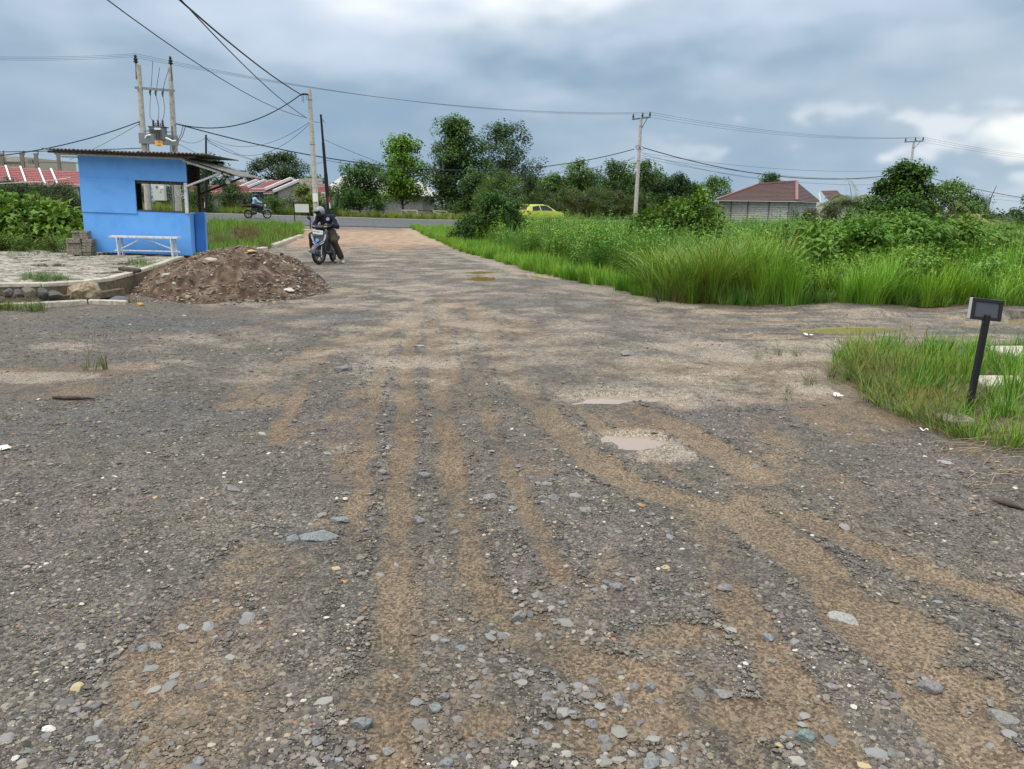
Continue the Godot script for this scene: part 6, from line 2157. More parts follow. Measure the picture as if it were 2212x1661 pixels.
# ---- houses
func tiled_slope(b: B, a: Vector3, c: Vector3, down: Vector3, rows: int, lift := 0.05) -> void:
	# a..c the upper edge, down the vector to the eave: lapped courses
	var nn := (c - a).cross(down).normalized()
	if nn.y < 0.0: nn = -nn
	for i in rows:
		var u0 := down * (i / float(rows))
		var u1 := down * ((i + 1) / float(rows))
		b.quad(a + u0 + nn * 0.004, c + u0 + nn * 0.004, c + u1 + nn * lift, a + u1 + nn * lift, nn)
		b.quad(a + u1 + nn * lift, c + u1 + nn * lift, c + u1, a + u1, down)

# gabled terrace unit: ridge runs along -z for L metres; slopes fall to both sides of x
func terrace(label: String, ridge: Vector3, yaw: float, w: float, drop: float, L: float, side: float, wallm: String, roofm: String, group: String) -> Node3D:
	var g := gh(ridge.x, -ridge.z)
	var t := thing("terrace_house", Vector3(ridge.x, g, ridge.z), yaw, label, "house", group)
	var hr := ridge.y - g
	var he := hr - drop
	var b := B.new()
	b.slab(PackedVector2Array([Vector2(-w + 0.45, -0.3), Vector2(w - 0.45, -0.3), Vector2(w - 0.45, he + 0.2), Vector2(0, hr - 0.1), Vector2(-w + 0.45, he + 0.2)]), L - 0.3, Vector3(0, 0, -L / 2))
	put("wall", b.mesh(), M[wallm], t)
	var roof := B.new()
	for s in [-1.0, 1.0]:
		tiled_slope(roof, Vector3(0, hr, 0.05), Vector3(0, hr, -L - 0.05), Vector3(s * w, -drop, 0), 9)
	var ro := put("roof", roof.mesh(), M[roofm], t)
	for s in [-1.0, 1.0]:
		var bb := B.new()
		bb.beam(Vector3(0, hr + 0.16, 0.08), Vector3(s * w, he + 0.16, 0.08), 0.24, 0.2, Vector3(0, 0, 1))
		put("barge_board", bb.mesh(), M["trim white"], ro)
		bb = B.new()
		bb.beam(Vector3(s * w, he - 0.06, 0.05), Vector3(s * w, he - 0.06, -L), 0.14, 0.04)
		put("eave_board", bb.mesh(), M["trim white"], ro)
	for k in [0.3, 0.68]:
		var wn := B.new()
		wn.box(Vector3(side * (w - 0.44), 1.35 if k < 0.5 else 1.05, -L * k), Vector3(0.06, 1.2 if k < 0.5 else 2.0, 1.1 if k < 0.5 else 0.85))
		put("window" if k < 0.5 else "door", wn.mesh(), M["dark glass"], t)
	return t

func houses() -> void:
	worn("red metal tile", 121, 0.5, [[0.2, [0.20, 0.055, 0.055]], [0.6, [0.28, 0.085, 0.08]], [0.9, [0.36, 0.13, 0.115]]], 0.6, 0.2, 0.03)
	worn("maroon tile", 122, 0.5, [[0.2, [0.075, 0.042, 0.038]], [0.6, [0.105, 0.062, 0.056]], [0.9, [0.145, 0.088, 0.078]]], 0.6, 0.2, 0.03)
	mat("trim white", 0.66, 0.67, 0.66, 0.6)
	mat("dark glass", 0.03, 0.035, 0.04, 0.15)
	worn("mint wall", 123, 0.4, [[0.2, [0.38, 0.50, 0.42]], [0.8, [0.50, 0.62, 0.53]]], 0.8)
	worn("green wall", 124, 0.4, [[0.2, [0.26, 0.45, 0.25]], [0.8, [0.36, 0.56, 0.33]]], 0.8)
	worn("pale blue wall", 125, 0.4, [[0.2, [0.20, 0.40, 0.62]], [0.8, [0.28, 0.50, 0.72]]], 0.8)
	worn("grey render", 126, 0.3, [[0.2, [0.26, 0.26, 0.25]], [0.8, [0.38, 0.38, 0.37]]], 0.9, 0.3)
	worn("block wall", 127, 0.5, [[0.2, [0.32, 0.285, 0.23]], [0.6, [0.45, 0.41, 0.34]], [0.9, [0.54, 0.50, 0.43]]], 0.9, 0.5)
	worn("white block", 128, 0.4, [[0.15, [0.38, 0.38, 0.345]], [0.5, [0.56, 0.56, 0.51]], [0.9, [0.66, 0.66, 0.61]]], 0.9, 0.4)
	worn("pale sheet roof", 129, 0.3, [[0.2, [0.37, 0.355, 0.32]], [0.8, [0.47, 0.455, 0.42]]], 0.7)
	worn("old column", 130, 0.5, [[0.2, [0.15, 0.135, 0.11]], [0.8, [0.25, 0.225, 0.19]]], 0.9, 0.5)
	# terrace rows down the side street behind the hut
	var lt := "terrace houses left of the hut"
	var i := 0
	for q in [[112, 368, 103.2, 4.0], [86, 367, 102.3, 1.35], [46, 363, 101.1, 2.0], [14, 361, 100, 1.65], [-20, 357, 99, 1.7]]:
		terrace(["red roofed terrace house whose eave meets the hut's left edge", "second red roofed terrace house from the hut's left edge", "third red roofed terrace house from the hut's left edge", "fourth red roofed terrace house from the hut's left edge", "fifth red roofed terrace house from the hut's left edge"][i], Q(q[0], q[1], q[2]), -0.93, 4.8, 2.0, q[3], 1.0, "mint wall", "red metal tile", lt)
		i += 1
	var rt := "terrace houses right of the hut"
	i = 0
	for q in [[645, 393, 76, 1.4], [627, 389, 76.9, 3.0], [571, 392, 92, 1.7], [553, 392, 93, 4.4]]:
		terrace(["red roofed house with dark porch beside the unfinished block wall", "second red roofed house from the unfinished block wall", "red roofed house left of the one with white gable boards", "farthest red roofed house of the row with a blue wall"][i], Q(q[0], q[1], q[2]), 0.93, 3.0, 1.1, q[3], -1.0, "grey render" if i < 2 else "pale blue wall", "red metal tile", rt)
		i += 1
	terrace("red roofed house with white gable boards behind the motorcyclist", Q(586, 393, 86), 0.45, 2.2, 1.1, 5.0, -1.0, "grey render", "red metal tile", "")
	# end house with its ridge along the street
	var e0 := Q(493, 395, 100)
	var gt := terrace("red roofed house with a white gable among green shrubs", e0, -1.35, 1.6, 1.35, 4.0, 1.0, "pale blue wall", "red metal tile", "")
	# house seen through the hut
	terrace("red roofed grey house seen through the hut's open side", Q(398, 399, 66), -1.2, 2.2, 0.75, 5.0, 1.0, "grey render", "red metal tile", "")
	# porch of the nearest one: white posts
	# unfinished block walls
	var part := func(t: Node3D, called: String, lo: Vector3, hi: Vector3, m: String):
		var b := B.new()
		b.box((lo + hi) * 0.5 - t.position, (hi - lo).abs(), 0.0)
		return put(called, b.mesh(), M[m], t)
	var bw := thing("unfinished_wall", G(-19.5, 72), 0.0, "unfinished beige block wall behind the plain concrete pole", "wall")
	part.call(bw, "block_wall", Q(658, 385, 72), Q(700, 452, 72.3), "block wall")
	part.call(bw, "block_wall", Q(646, 386, 74), Q(659, 398, 74.3), "block wall")
	part.call(bw, "dark_opening", Q(646, 398, 74), Q(659, 430, 74.2), "old column")
	for v in [391.0, 398.0, 405.0, 412.0, 419.0]:
		part.call(bw, "block_course", Q(658.2, v, 71.97), Q(699.8, v + 0.6, 71.99), "old column")
	# green house
	var gh_ := thing("green_house", G(-15.9, 68), 0.0, "small green house with white porch roof beside a low tree", "house")
	part.call(gh_, "wall", Q(700, 418, 68), Q(752, 472, 71), "green wall")
	part.call(gh_, "porch_roof", Q(694, 415, 66.5), Q(722, 419, 69), "trim white")
	part.call(gh_, "door", Q(723, 433, 67.9), Q(731, 470, 67.98), "dark glass")
	for u in [719.0, 732.0, 738.0]:
		part.call(gh_, "porch_post", Q(u, 432, 66.8), Q(u + 3.0, 471, 66.9), "trim white")
	part.call(gh_, "dark_panel", Q(735, 433, 67.9), Q(738, 468, 67.98), "dark glass")
	var roof := B.new()
	var ra := Q(676, 402, 70) - gh_.position
	var rb := Q(716, 402, 70) - gh_.position
	tiled_slope(roof, ra, rb, Vector3(0.2, -0.7, 1.2), 6)
	put("roof", roof.mesh(), M["red metal tile"], gh_)
	part.call(gh_, "garden_wall", Q(740, 458, 66), Q(775, 470, 66.2), "old column")
	# long grey hall behind the trees
	var hall := thing("grey_hall", G(-18, 98), 0.0, "long grey hall with pale roof half hidden by roadside trees", "building")
	part.call(hall, "wall", Q(700, 418, 98), Q(938, 470, 112), "grey render")
	var hb := B.new()
	var h0 := Q(684, 419, 97) - hall.position
	var h1 := Q(945, 424, 97) - hall.position
	var r0 := Q(742, 378, 104) - hall.position
	var r1 := Q(890, 384, 104) - hall.position
	var k0 := h0 + Vector3(0, 0, -16)
	var k1 := h1 + Vector3(0, 0, -16)
	hb.quad(h0, h1, r1, r0, Vector3(0, 1, 1))
	hb.quad(k0, k1, r1, r0, Vector3(0, 1, -1))
	hb.tri(h0, k0, r0, Vector3(-1, 1, 0))
	hb.tri(h1, k1, r1, Vector3(1, 1, 0))
	hb.quad(h0, h1, k1, k0, Vector3(0, -1, 0))
	put("roof", hb.mesh(), M["pale sheet roof"], hall)
	part.call(hall, "eave_board", Q(700, 418, 96.9), Q(940, 421, 97), "trim white")
	# tall unfinished concrete building far left
	var cb := thing("unfinished_building", G(-74, 112), 0.0, "long unfinished grey block building above the red roofs", "building")
	part.call(cb, "wall", Q(-160, 335, 112), Q(172, 425, 126), "block wall")
	for u in [-60.0, 8.0, 52.0, 82.0, 130.0]:
		part.call(cb, "column", Q(u - 3, 331, 111.7), Q(u + 3.5, 420, 111.98), "old column")
	part.call(cb, "beam", Q(-160, 348, 111.75), Q(172, 351, 111.98), "old column")
	part.call(cb, "window_opening", Q(60, 344, 111.6), Q(74, 354, 111.97), "old column")
	for u in [-40.0, 8.0, 52.0, 82.0, 130.0]:
		part.call(cb, "starter_bar", Q(u - 1, 325, 112.2), Q(u + 1, 335, 112.4), "old column")
	# white water tower
	var wt := thing("white_tower", G(-45.2, 130), 0.0, "narrow white tower with a flat roof behind the red roofs", "tower")
	part.call(wt, "shaft", Q(517, 371, 130), Q(527, 420, 131), "trim white")
	part.call(wt, "roof", Q(513, 368, 129.6), Q(533, 371, 131.5), "old column")
	part.call(wt, "window", Q(520, 375, 129.9), Q(522, 380, 129.97), "dark glass")
	# low things at the far kerb
	var lw := thing("low_wall", G(-22.6, 60), 0.0, "low grey brick wall behind the motorcycle", "wall")
	part.call(lw, "brickwork", Q(497, 446, 60), Q(527, 464, 60.3), "old column")
	part.call(lw, "end_pillar", Q(492, 447, 59.8), Q(498, 465, 60.2), "block wall")
	var hp := put("gravel_heap", stones[3], stone_mat(Color(0.16, 0.165, 0.155)))
	hp.position = G(-22.8, 58.5, 0.02)
	hp.scale = Vector3(0.75, 0.45, 0.5)
	tag(hp, "small grey gravel heap at the far edge of the road", "heap")
	# the maroon roofed house across the field
	var mh := thing("maroon_house", G(30, 92), 0.0, "white block house with a long maroon tiled hip roof", "house")
	var o := mh.position
	var A := Q(1548, 438, 90) - o
	var Bc := Q(1721, 434, 86.5) - o
	var C := Q(1774, 440, 95) - o
	A.y = Bc.y
	C.y = Bc.y
	var Dd := A + (C - Bc)
	var R0 := Q(1640, 398, 95) - o
	var R1 := Q(1721, 393, 92) - o
	var fr := B.new()
	var rows := 14
	for f in [[R0, R1, A, Bc, Vector3(0, 1, 1)], [R1, R1, Bc, C, Vector3(1, 1, 0.5)], [R0, R0, A, Dd, Vector3(-1, 1, 0)], [R0, R1, Dd, C, Vector3(0, 1, -1)]]:
		for r in rows:
			var f0 := r / float(rows)
			var f1 := (r + 1) / float(rows)
			var p0: Vector3 = f[0].lerp(f[2], f0)
			var p1: Vector3 = f[1].lerp(f[3], f0)
			var q0: Vector3 = f[0].lerp(f[2], f1) + Vector3.UP * 0.07
			var q1: Vector3 = f[1].lerp(f[3], f1) + Vector3.UP * 0.07
			fr.quad(p0, p1, q1, q0, f[4])
			fr.quad(q0, q1, q1 - Vector3.UP * 0.07, q0 - Vector3.UP * 0.07, Vector3(f[4].x, 0, f[4].z))
	var ro := put("roof", fr.mesh(), M["maroon tile"], mh)
	for q in [[R1, Bc], [R0, A], [R0, R1]]:
		var rb2 := B.new()
		rb2.beam(q[0] + Vector3.UP * 0.08, q[1] + Vector3.UP * 0.1, 0.3, 0.16)
		put("ridge_tiles", rb2.mesh(), mat("ridge tile", 0.22, 0.115, 0.11, 0.6), ro)
	for q in [[A, Bc], [Bc, C]]:
		var eb := B.new()
		eb.beam(q[0] - Vector3.UP * 0.06, q[1] - Vector3.UP * 0.06, 0.16, 0.05)
		put("eave_board", eb.mesh(), M["trim white"], ro)
	# walls stand back under the eave
	var w0 := A + Vector3(0.5, 0, -0.8)
	var w1 := Bc + Vector3(-0.5, 0, -0.8)
	var w2 := C + Vector3(-0.7, 0, 0.3)
	var wb := B.new()
	var dn := Vector3(0, -3.4, 0)
	wb.quad(w0, w1, w1 + dn, w0 + dn, Vector3(0, 0, 1))
	wb.quad(w1, w2, w2 + dn, w1 + dn, Vector3(1, 0, 0.3))
	wb.quad(w0, w0 + Vector3(2, 0, -8), w0 + Vector3(2, -3.4, -8), w0 + dn, Vector3(-1, 0, 0))
	put("wall", wb.mesh(), M["white block"], mh)
	for k in [0.0, 0.18, 0.42, 0.72, 0.995]:
		var cl := B.new()
		var p := w0.lerp(w1, k) + Vector3(0, 0, 0.03)
		cl.beam(p, p + dn, 0.22, 0.1)
		put("column", cl.mesh(), M["old column"], mh)
	for k in 9:
		for s in [[w0, w1], [w1, w2]]:
			var cl := B.new()
			var y := Vector3(0, -0.25 - k * 0.24, 0.02)
			cl.beam(s[0] + y, s[1] + y, 0.035, 0.03)
			put("mortar_course", cl.mesh(), M["old column"], mh)
	var wg := B.new()
	wg.box(Q(1790, 440, 97) - o + Vector3(0.2, -1.0, 0), Vector3(2.6, 2.2, 3), 0.0)
	put("side_wing", wg.mesh(), M["white block"], mh)
	var wr := B.new()
	tiled_slope(wr, Q(1772, 412, 97.5) - o, Q(1808, 411, 97.5) - o, Vector3(0.3, -1.4, 2.6), 8)
	put("wing_roof", wr.mesh(), M["maroon tile"], mh)
	var wv := B.new()
	wv.beam(Q(1769, 416, 94.6) - o, Q(1772, 437, 94.2) - o, 0.2, 0.1)
	put("valley_flashing", wv.mesh(), M["trim white"], mh)

# ------------------------------------------------------------------ people and vehicles
# skin over bones: each bone [a, b, ra, rb]; smooth union, meshed as surface nets and added to b
func flesh(b: B, bones: Array, cell: float, k: float) -> void:
	var lo := Vector3.ONE * 1e9
	var hi := -lo
	for q in bones:
		var r: float = maxf(q[2], q[3])
		lo = lo.min(q[0] - Vector3.ONE * r).min(q[1] - Vector3.ONE * r)
		hi = hi.max(q[0] + Vector3.ONE * r).max(q[1] + Vector3.ONE * r)
	var pad := k + cell * 3.0
	lo -= Vector3.ONE * pad
	hi += Vector3.ONE * pad
	var nx := int((hi.x - lo.x) / cell) + 2
	var ny := int((hi.y - lo.y) / cell) + 2
	var nz := int((hi.z - lo.z) / cell) + 2
	var f := PackedFloat32Array()
	f.resize(nx * ny * nz)
	f.fill(9.0)
	for q in bones:
		var a: Vector3 = q[0]
		var c: Vector3 = q[1]
		var ab := c - a
		var l2 := maxf(ab.length_squared(), 1e-9)
		var rm: float = maxf(q[2], q[3]) + pad * 0.9
		var i0 := (a.min(c) - Vector3.ONE * rm - lo) / cell
		var i1 := (a.max(c) + Vector3.ONE * rm - lo) / cell
		for z in range(maxi(0, int(i0.z)), mini(nz - 1, int(i1.z) + 1) + 1):
			for y in range(maxi(0, int(i0.y)), mini(ny - 1, int(i1.y) + 1) + 1):
				for x in range(maxi(0, int(i0.x)), mini(nx - 1, int(i1.x) + 1) + 1):
					var p := lo + Vector3(x, y, z) * cell
					var t := clampf((p - a).dot(ab) / l2, 0.0, 1.0)
					var d: float = (p - a - ab * t).length() - lerpf(q[2], q[3], t)
					var id := (z * ny + y) * nx + x
					var e := f[id]
					var h := maxf(k - absf(e - d), 0.0)
					f[id] = minf(e, d) - h * h / (4.0 * k)
	var at := {}
	var pos: Array = []
	var nor: Array = []
	var sx := 1
	var sy := nx
	var sz := nx * ny
	for z in nz - 1:
		for y in ny - 1:
			var row := (z * ny + y) * nx
			for x in nx - 1:
				var id := row + x
				var c0 := f[id]
				if c0 > cell * 2.0: continue
				var vals := [c0, f[id + sx], f[id + sy], f[id + sx + sy], f[id + sz], f[id + sx + sz], f[id + sy + sz], f[id + sx + sy + sz]]
				var neg := 0
				for v in vals:
					if v < 0.0: neg += 1
				if neg == 0 or neg == 8: continue
				var sum := Vector3.ZERO
				var n := 0
				for e in [[0, 1], [2, 3], [4, 5], [6, 7], [0, 2], [1, 3], [4, 6], [5, 7], [0, 4], [1, 5], [2, 6], [3, 7]]:
					var u: float = vals[e[0]]
					var w: float = vals[e[1]]
					if (u < 0.0) != (w < 0.0):
						var t := u / (u - w)
						var p0 := Vector3(e[0] & 1, (e[0] >> 1) & 1, (e[0] >> 2) & 1)
						var p1 := Vector3(e[1] & 1, (e[1] >> 1) & 1, (e[1] >> 2) & 1)
						sum += p0.lerp(p1, t)
						n += 1
				at[id] = pos.size()
				pos.append(lo + (Vector3(x, y, z) + sum / n) * cell)
				nor.append(Vector3(vals[1] + vals[3] + vals[5] + vals[7] - vals[0] - vals[2] - vals[4] - vals[6], vals[2] + vals[3] + vals[6] + vals[7] - vals[0] - vals[1] - vals[4] - vals[5], vals[4] + vals[5] + vals[6] + vals[7] - vals[0] - vals[1] - vals[2] - vals[3]).normalized())
	for id in at:
		for ax in 3:
			var st: int = [sx, sy, sz][ax]
			if id + st >= f.size(): continue
			if (f[id] < 0.0) == (f[id + st] < 0.0): continue
			var o1: int = [sy, sz, sx][ax]
			var o2: int = [sz, sx, sy][ax]
			var q := [id, id - o1, id - o1 - o2, id - o2]
			var ok := true
			for w in q:
				if not at.has(w): ok = false
			if not ok: continue
			var i: Array = q.map(func(w): return at[w])
			b.tri_n(pos[i[0]], pos[i[1]], pos[i[2]], nor[i[0]], nor[i[1]], nor[i[2]])
			b.tri_n(pos[i[0]], pos[i[2]], pos[i[3]], nor[i[0]], nor[i[2]], nor[i[3]])

# a hand curled round something: wrist, direction of the palm, direction the fingers bend to, side of the thumb
func hand_bones(w: Vector3, dir: Vector3, bend: Vector3, thumb: Vector3) -> Array:
	var out: Array = []
	var s := thumb.normalized()
	var palm := w + dir * 0.085
	for i in 4:
		var o := s * (0.030 - 0.020 * i)
		var l: float = [0.040, 0.046, 0.043, 0.034][i]
		out.append([w + o * 0.6, palm + o, 0.017, 0.014])
		var k1 := palm + o + (dir * 0.75 + bend * 0.65).normalized() * l
		var k2 := k1 + (dir * 0.1 + bend).normalized() * l * 0.7
		var k3 := k2 + (bend * 0.8 - dir * 0.6).normalized() * l * 0.5
		out.append([palm + o, k1, 0.0098, 0.009])
		out.append([k1, k2, 0.009, 0.0083])
		out.append([k2, k3, 0.0083, 0.0075])
	var t0 := w + dir * 0.03 + s * 0.026
	var t1 := t0 + (dir * 0.7 + s * 0.7 + bend * 0.3).normalized() * 0.042
	out.append([t0, t1, 0.013, 0.0105])
	out.append([t1, t1 + (dir * 0.8 + bend * 0.6).normalized() * 0.032, 0.0105, 0.009])
	return out

# the joints J of a seated rider; all in the frame of the machine, which heads along +z
func rider(label: String, t: Node3D, J: Dictionary, cell: float, colours: Dictionary, hands := true) -> void:
	mat("skin", 0.16, 0.085, 0.055, 0.6)
	var R := func(x): return J[x]
	var arms: Array = []
	var legs: Array = []
	for s in ["r", "l"]:
		arms.append([J["sh" + s], J["el" + s], 0.052, 0.042])
		arms.append([J["el" + s], J["wr" + s], 0.042, 0.03])
		legs.append([J["hip" + s], J["kn" + s], 0.082, 0.056])
		legs.append([J["kn" + s], J["an" + s], 0.056, 0.038])
		legs.append([J["an" + s], J["toe" + s], 0.04, 0.035])
	var torso: Array = [[J.pelvis, J.belly, 0.135, 0.125], [J.belly, J.chest, 0.125, 0.14], [J.shr, J.shl, 0.065, 0.065], [J.chest, J.neck, 0.12, 0.06]]
	var head: Vector3 = J.head
	var face: Vector3 = J.face                          # the way the face looks
	var side := face.cross(Vector3.UP).normalized()
	var up := side.cross(face).normalized()
	var skull: Array = [[J.neck, head - up * 0.04, 0.055, 0.055], [head + up * 0.035, head + up * 0.03 - face * 0.02, 0.088, 0.088], [head - up * 0.03 + face * 0.03, head - up * 0.075 + face * 0.045, 0.062, 0.036]]
	var b := B.new()
	flesh(b, torso + arms + legs + skull, cell, 0.035)
	if hands:
		var fine: Array = [[head + face * 0.085 + up * 0.015, head + face * 0.107 - up * 0.02, 0.010, 0.014]]
		for e in [-1.0, 1.0]:
			fine.append([head + side * e * 0.088 - face * 0.01 + up * 0.01, head + side * e * 0.09 - face * 0.015 - up * 0.03, 0.018, 0.012])
			fine.append([head + face * 0.082 + side * e * 0.032 + up * 0.028, head + face * 0.082 + side * e * 0.034 + up * 0.028, 0.013, 0.013])
		fine.append([head + face * 0.084 - up * 0.052 - side * 0.018, head + face * 0.084 - up * 0.052 + side * 0.018, 0.009, 0.009])
		flesh(b, fine, 0.005, 0.006)
		for s in ["r", "l"]:
			flesh(b, hand_bones(J["wr" + s], J["palm" + s], J["bend" + s], J["thumb" + s]), 0.0048, 0.006)
	var p := thing("person", t.position, t.rotation.y, label, "person")
	var body := put("body", b.mesh(), M["skin"], p)
	# clothes: the same bones, fuller
	var cloth := func(called: String, bones: Array, grow_: float, m: String):
		var c := B.new()
		var q: Array = []
		for k in bones: q.append([k[0], k[1], k[2] + grow_, k[3] + grow_])
		flesh(c, q, cell, 0.045)
		return put(called, c.mesh(), M[m], p)
	var sl: Array = []
	for q in arms: sl.append(q)
	cloth.call("jacket", torso + sl, 0.017, colours.jacket)
	var tr: Array = [[J.pelvis, J.belly.lerp(J.pelvis, 0.5), 0.14, 0.12]]
	for s in ["r", "l"]:
		tr.append([J["hip" + s], J["kn" + s], 0.085, 0.064])
		tr.append([J["kn" + s], J["kn" + s].lerp(J["an" + s], 0.86), 0.066, 0.062])
	cloth.call("trousers", tr, 0.024, colours.trousers)
	for s in ["r", "l"]:
		var c := B.new()
		var d: Vector3 = (J["toe" + s] - J["an" + s])
		d.y = 0
		d = d.normalized()
		flesh(c, [[J["an" + s] - d * 0.04 - Vector3.UP * 0.03, J["toe" + s] - Vector3.UP * 0.005, 0.052, 0.042], [J["an" + s], J["an" + s] - Vector3.UP * 0.03, 0.047, 0.05]], minf(cell, 0.014), 0.03)
		put("shoe", c.mesh(), M[colours.shoes], p)
	# open faced helmet with a visor
	var bs := Basis(side, up, -face)
	var hc := head + up * 0.03
	var h := B.new()
	var rows := 12
	var cols := 24
	for i in rows:
		for j in cols:
			var q: Array = []
			var hole := true
			for e in [[0, 0], [1, 0], [1, 1], [0, 1]]:
				var a: float = PI * 0.74 * (i + e[0]) / rows
				var c: float = TAU * (j + e[1]) / cols
				var d := Vector3(sin(a) * cos(c), cos(a), sin(a) * sin(c))     # -z is the face
				if not (d.y < 0.34 and -d.z > 0.36): hole = false
				q.append(hc + bs * (d * Vector3(0.132, 0.136, 0.152)))
				q.append((bs * d).normalized())
			if hole: continue
			h.tri_n(q[0], q[2], q[4], q[1], q[3], q[5])
			h.tri_n(q[0], q[4], q[6], q[1], q[5], q[7])
	var hm := put("helmet", h.mesh(), M[colours.helmet], p)
	h = B.new()
	for j in 12:
		var q: Array = []
		for e in [[0, 0], [1, 0], [1, 1], [0, 1]]:
			var c: float = -PI / 2 + (-0.95 + 1.9 * (j + e[0]) / 12.0)
			var d := Vector3(cos(c) * 0.135, 0.072 - 0.055 * e[1], sin(c) * (0.156 + 0.02 * e[1]))
			q.append(hc + bs * d)
		h.quad(q[0], q[1], q[2], q[3], q[0] - hc)
	put("visor", h.mesh(), M["visor"], hm)
	h = B.new()
	h.tube([hc + bs * Vector3(-0.115, -0.06, -0.02), hc + bs * Vector3(-0.06, -0.13, -0.06), hc + bs * Vector3(0.06, -0.13, -0.06), hc + bs * Vector3(0.115, -0.06, -0.02)], [0.009, 0.009, 0.009, 0.009], 5)
	put("chin_strap", h.mesh(), M["black plastic"], hm)
	if colours.has("badge"):
		for q in colours.badge:
			h = B.new()
			h.lathe(q[0], [[0.0, 0.006], [q[2], 0.006], [q[2], 0.0]], 14, q[1].normalized())
			put("badge", h.mesh(), M["badge white"], p)
			h = B.new()
			h.lathe(q[0] + q[1].normalized() * 0.007, [[q[2] * 0.45, 0.002], [q[2] * 0.7, 0.002]], 12, q[1].normalized())
			put("badge_mark", h.mesh(), M[colours.jacket], p)

func wheel(t: Node3D, o: Vector3, axis: Vector3, R: float, r: float, spokes: int, rim_m := "rim grey") -> Node3D:
	var w := Node3D.new()
	w.name = "wheel"
	t.add_child(w, true)
	w.position = o
	var b := B.new()
	b.ring(Vector3.ZERO, axis, R - r, r, 28, 8, 0.85)
	put("tyre", b.mesh(), M["rubber"], w)
	b = B.new()
	b.ring(Vector3.ZERO, axis, R - r * 1.9, r * 0.42, 28, 6, 1.4)
	b.lathe(-axis * 0.05, [[0.0, 0.0], [0.045, 0.0], [0.045, 0.1], [0.0, 0.1]], 12, axis)
	var e1 := axis.cross(Vector3.UP).normalized()
	for i in spokes:
		var a := TAU * i / spokes
		var d := Vector3.UP * cos(a) + e1 * sin(a)
		b.beam(d * 0.03, d * (R - r * 1.7), 0.028, 0.022, axis)
	put("rim", b.mesh(), M[rim_m], w)
	return w

func vehicle_mats() -> void:
	mat("rubber", 0.02, 0.02, 0.02, 0.8)
	mat("rim grey", 0.10, 0.105, 0.11, 0.4, {"metallic": 0.4})
	mat("black plastic", 0.022, 0.023, 0.027, 0.5)
	mat("dark paint", 0.030, 0.034, 0.048, 0.25, {"clearcoat_enabled": true, "clearcoat": 0.6})
	mat("slate paint", 0.085, 0.095, 0.125, 0.3)
	mat("silver trim", 0.58, 0.60, 0.62, 0.25)
	mat("steel", 0.40, 0.41, 0.42, 0.3, {"metallic": 0.8})
	mat("engine grey", 0.06, 0.063, 0.068, 0.5)
	mat("plate white", 0.74, 0.75, 0.72, 0.5)
	mat("sticker blue", 0.07, 0.30, 0.85, 0.4)
	mat("sticker light", 0.35, 0.62, 0.95, 0.4)
	mat("visor", 0.012, 0.012, 0.014, 0.12)
	mat("badge white", 0.6, 0.62, 0.64, 0.7)
	worn("navy cloth", 141, 3.0, [[0.2, [0.010, 0.011, 0.026]], [0.8, [0.022, 0.023, 0.05]]], 0.9, 0.3)
	worn("olive cloth", 142, 3.0, [[0.2, [0.030, 0.024, 0.015]], [0.8, [0.062, 0.052, 0.032]]], 0.9, 0.3)
	worn("sky cloth", 143, 3.0, [[0.2, [0.27, 0.43, 0.60]], [0.8, [0.40, 0.56, 0.72]]], 0.9, 0.3)
	mat("shoe buff", 0.50, 0.45, 0.37, 0.8)
	mat("shoe white", 0.7, 0.72, 0.7, 0.8)
	mat("helmet silver", 0.20, 0.225, 0.24, 0.25, {"clearcoat_enabled": true, "clearcoat": 0.7})
	mat("helmet dark", 0.03, 0.02, 0.025, 0.3)
	mat("lime paint", 0.50, 0.60, 0.06, 0.28, {"clearcoat_enabled": true, "clearcoat": 0.8})
	mat("car glass", 0.012, 0.014, 0.016, 0.06)
	mat("tail red", 0.55, 0.05, 0.02, 0.3)

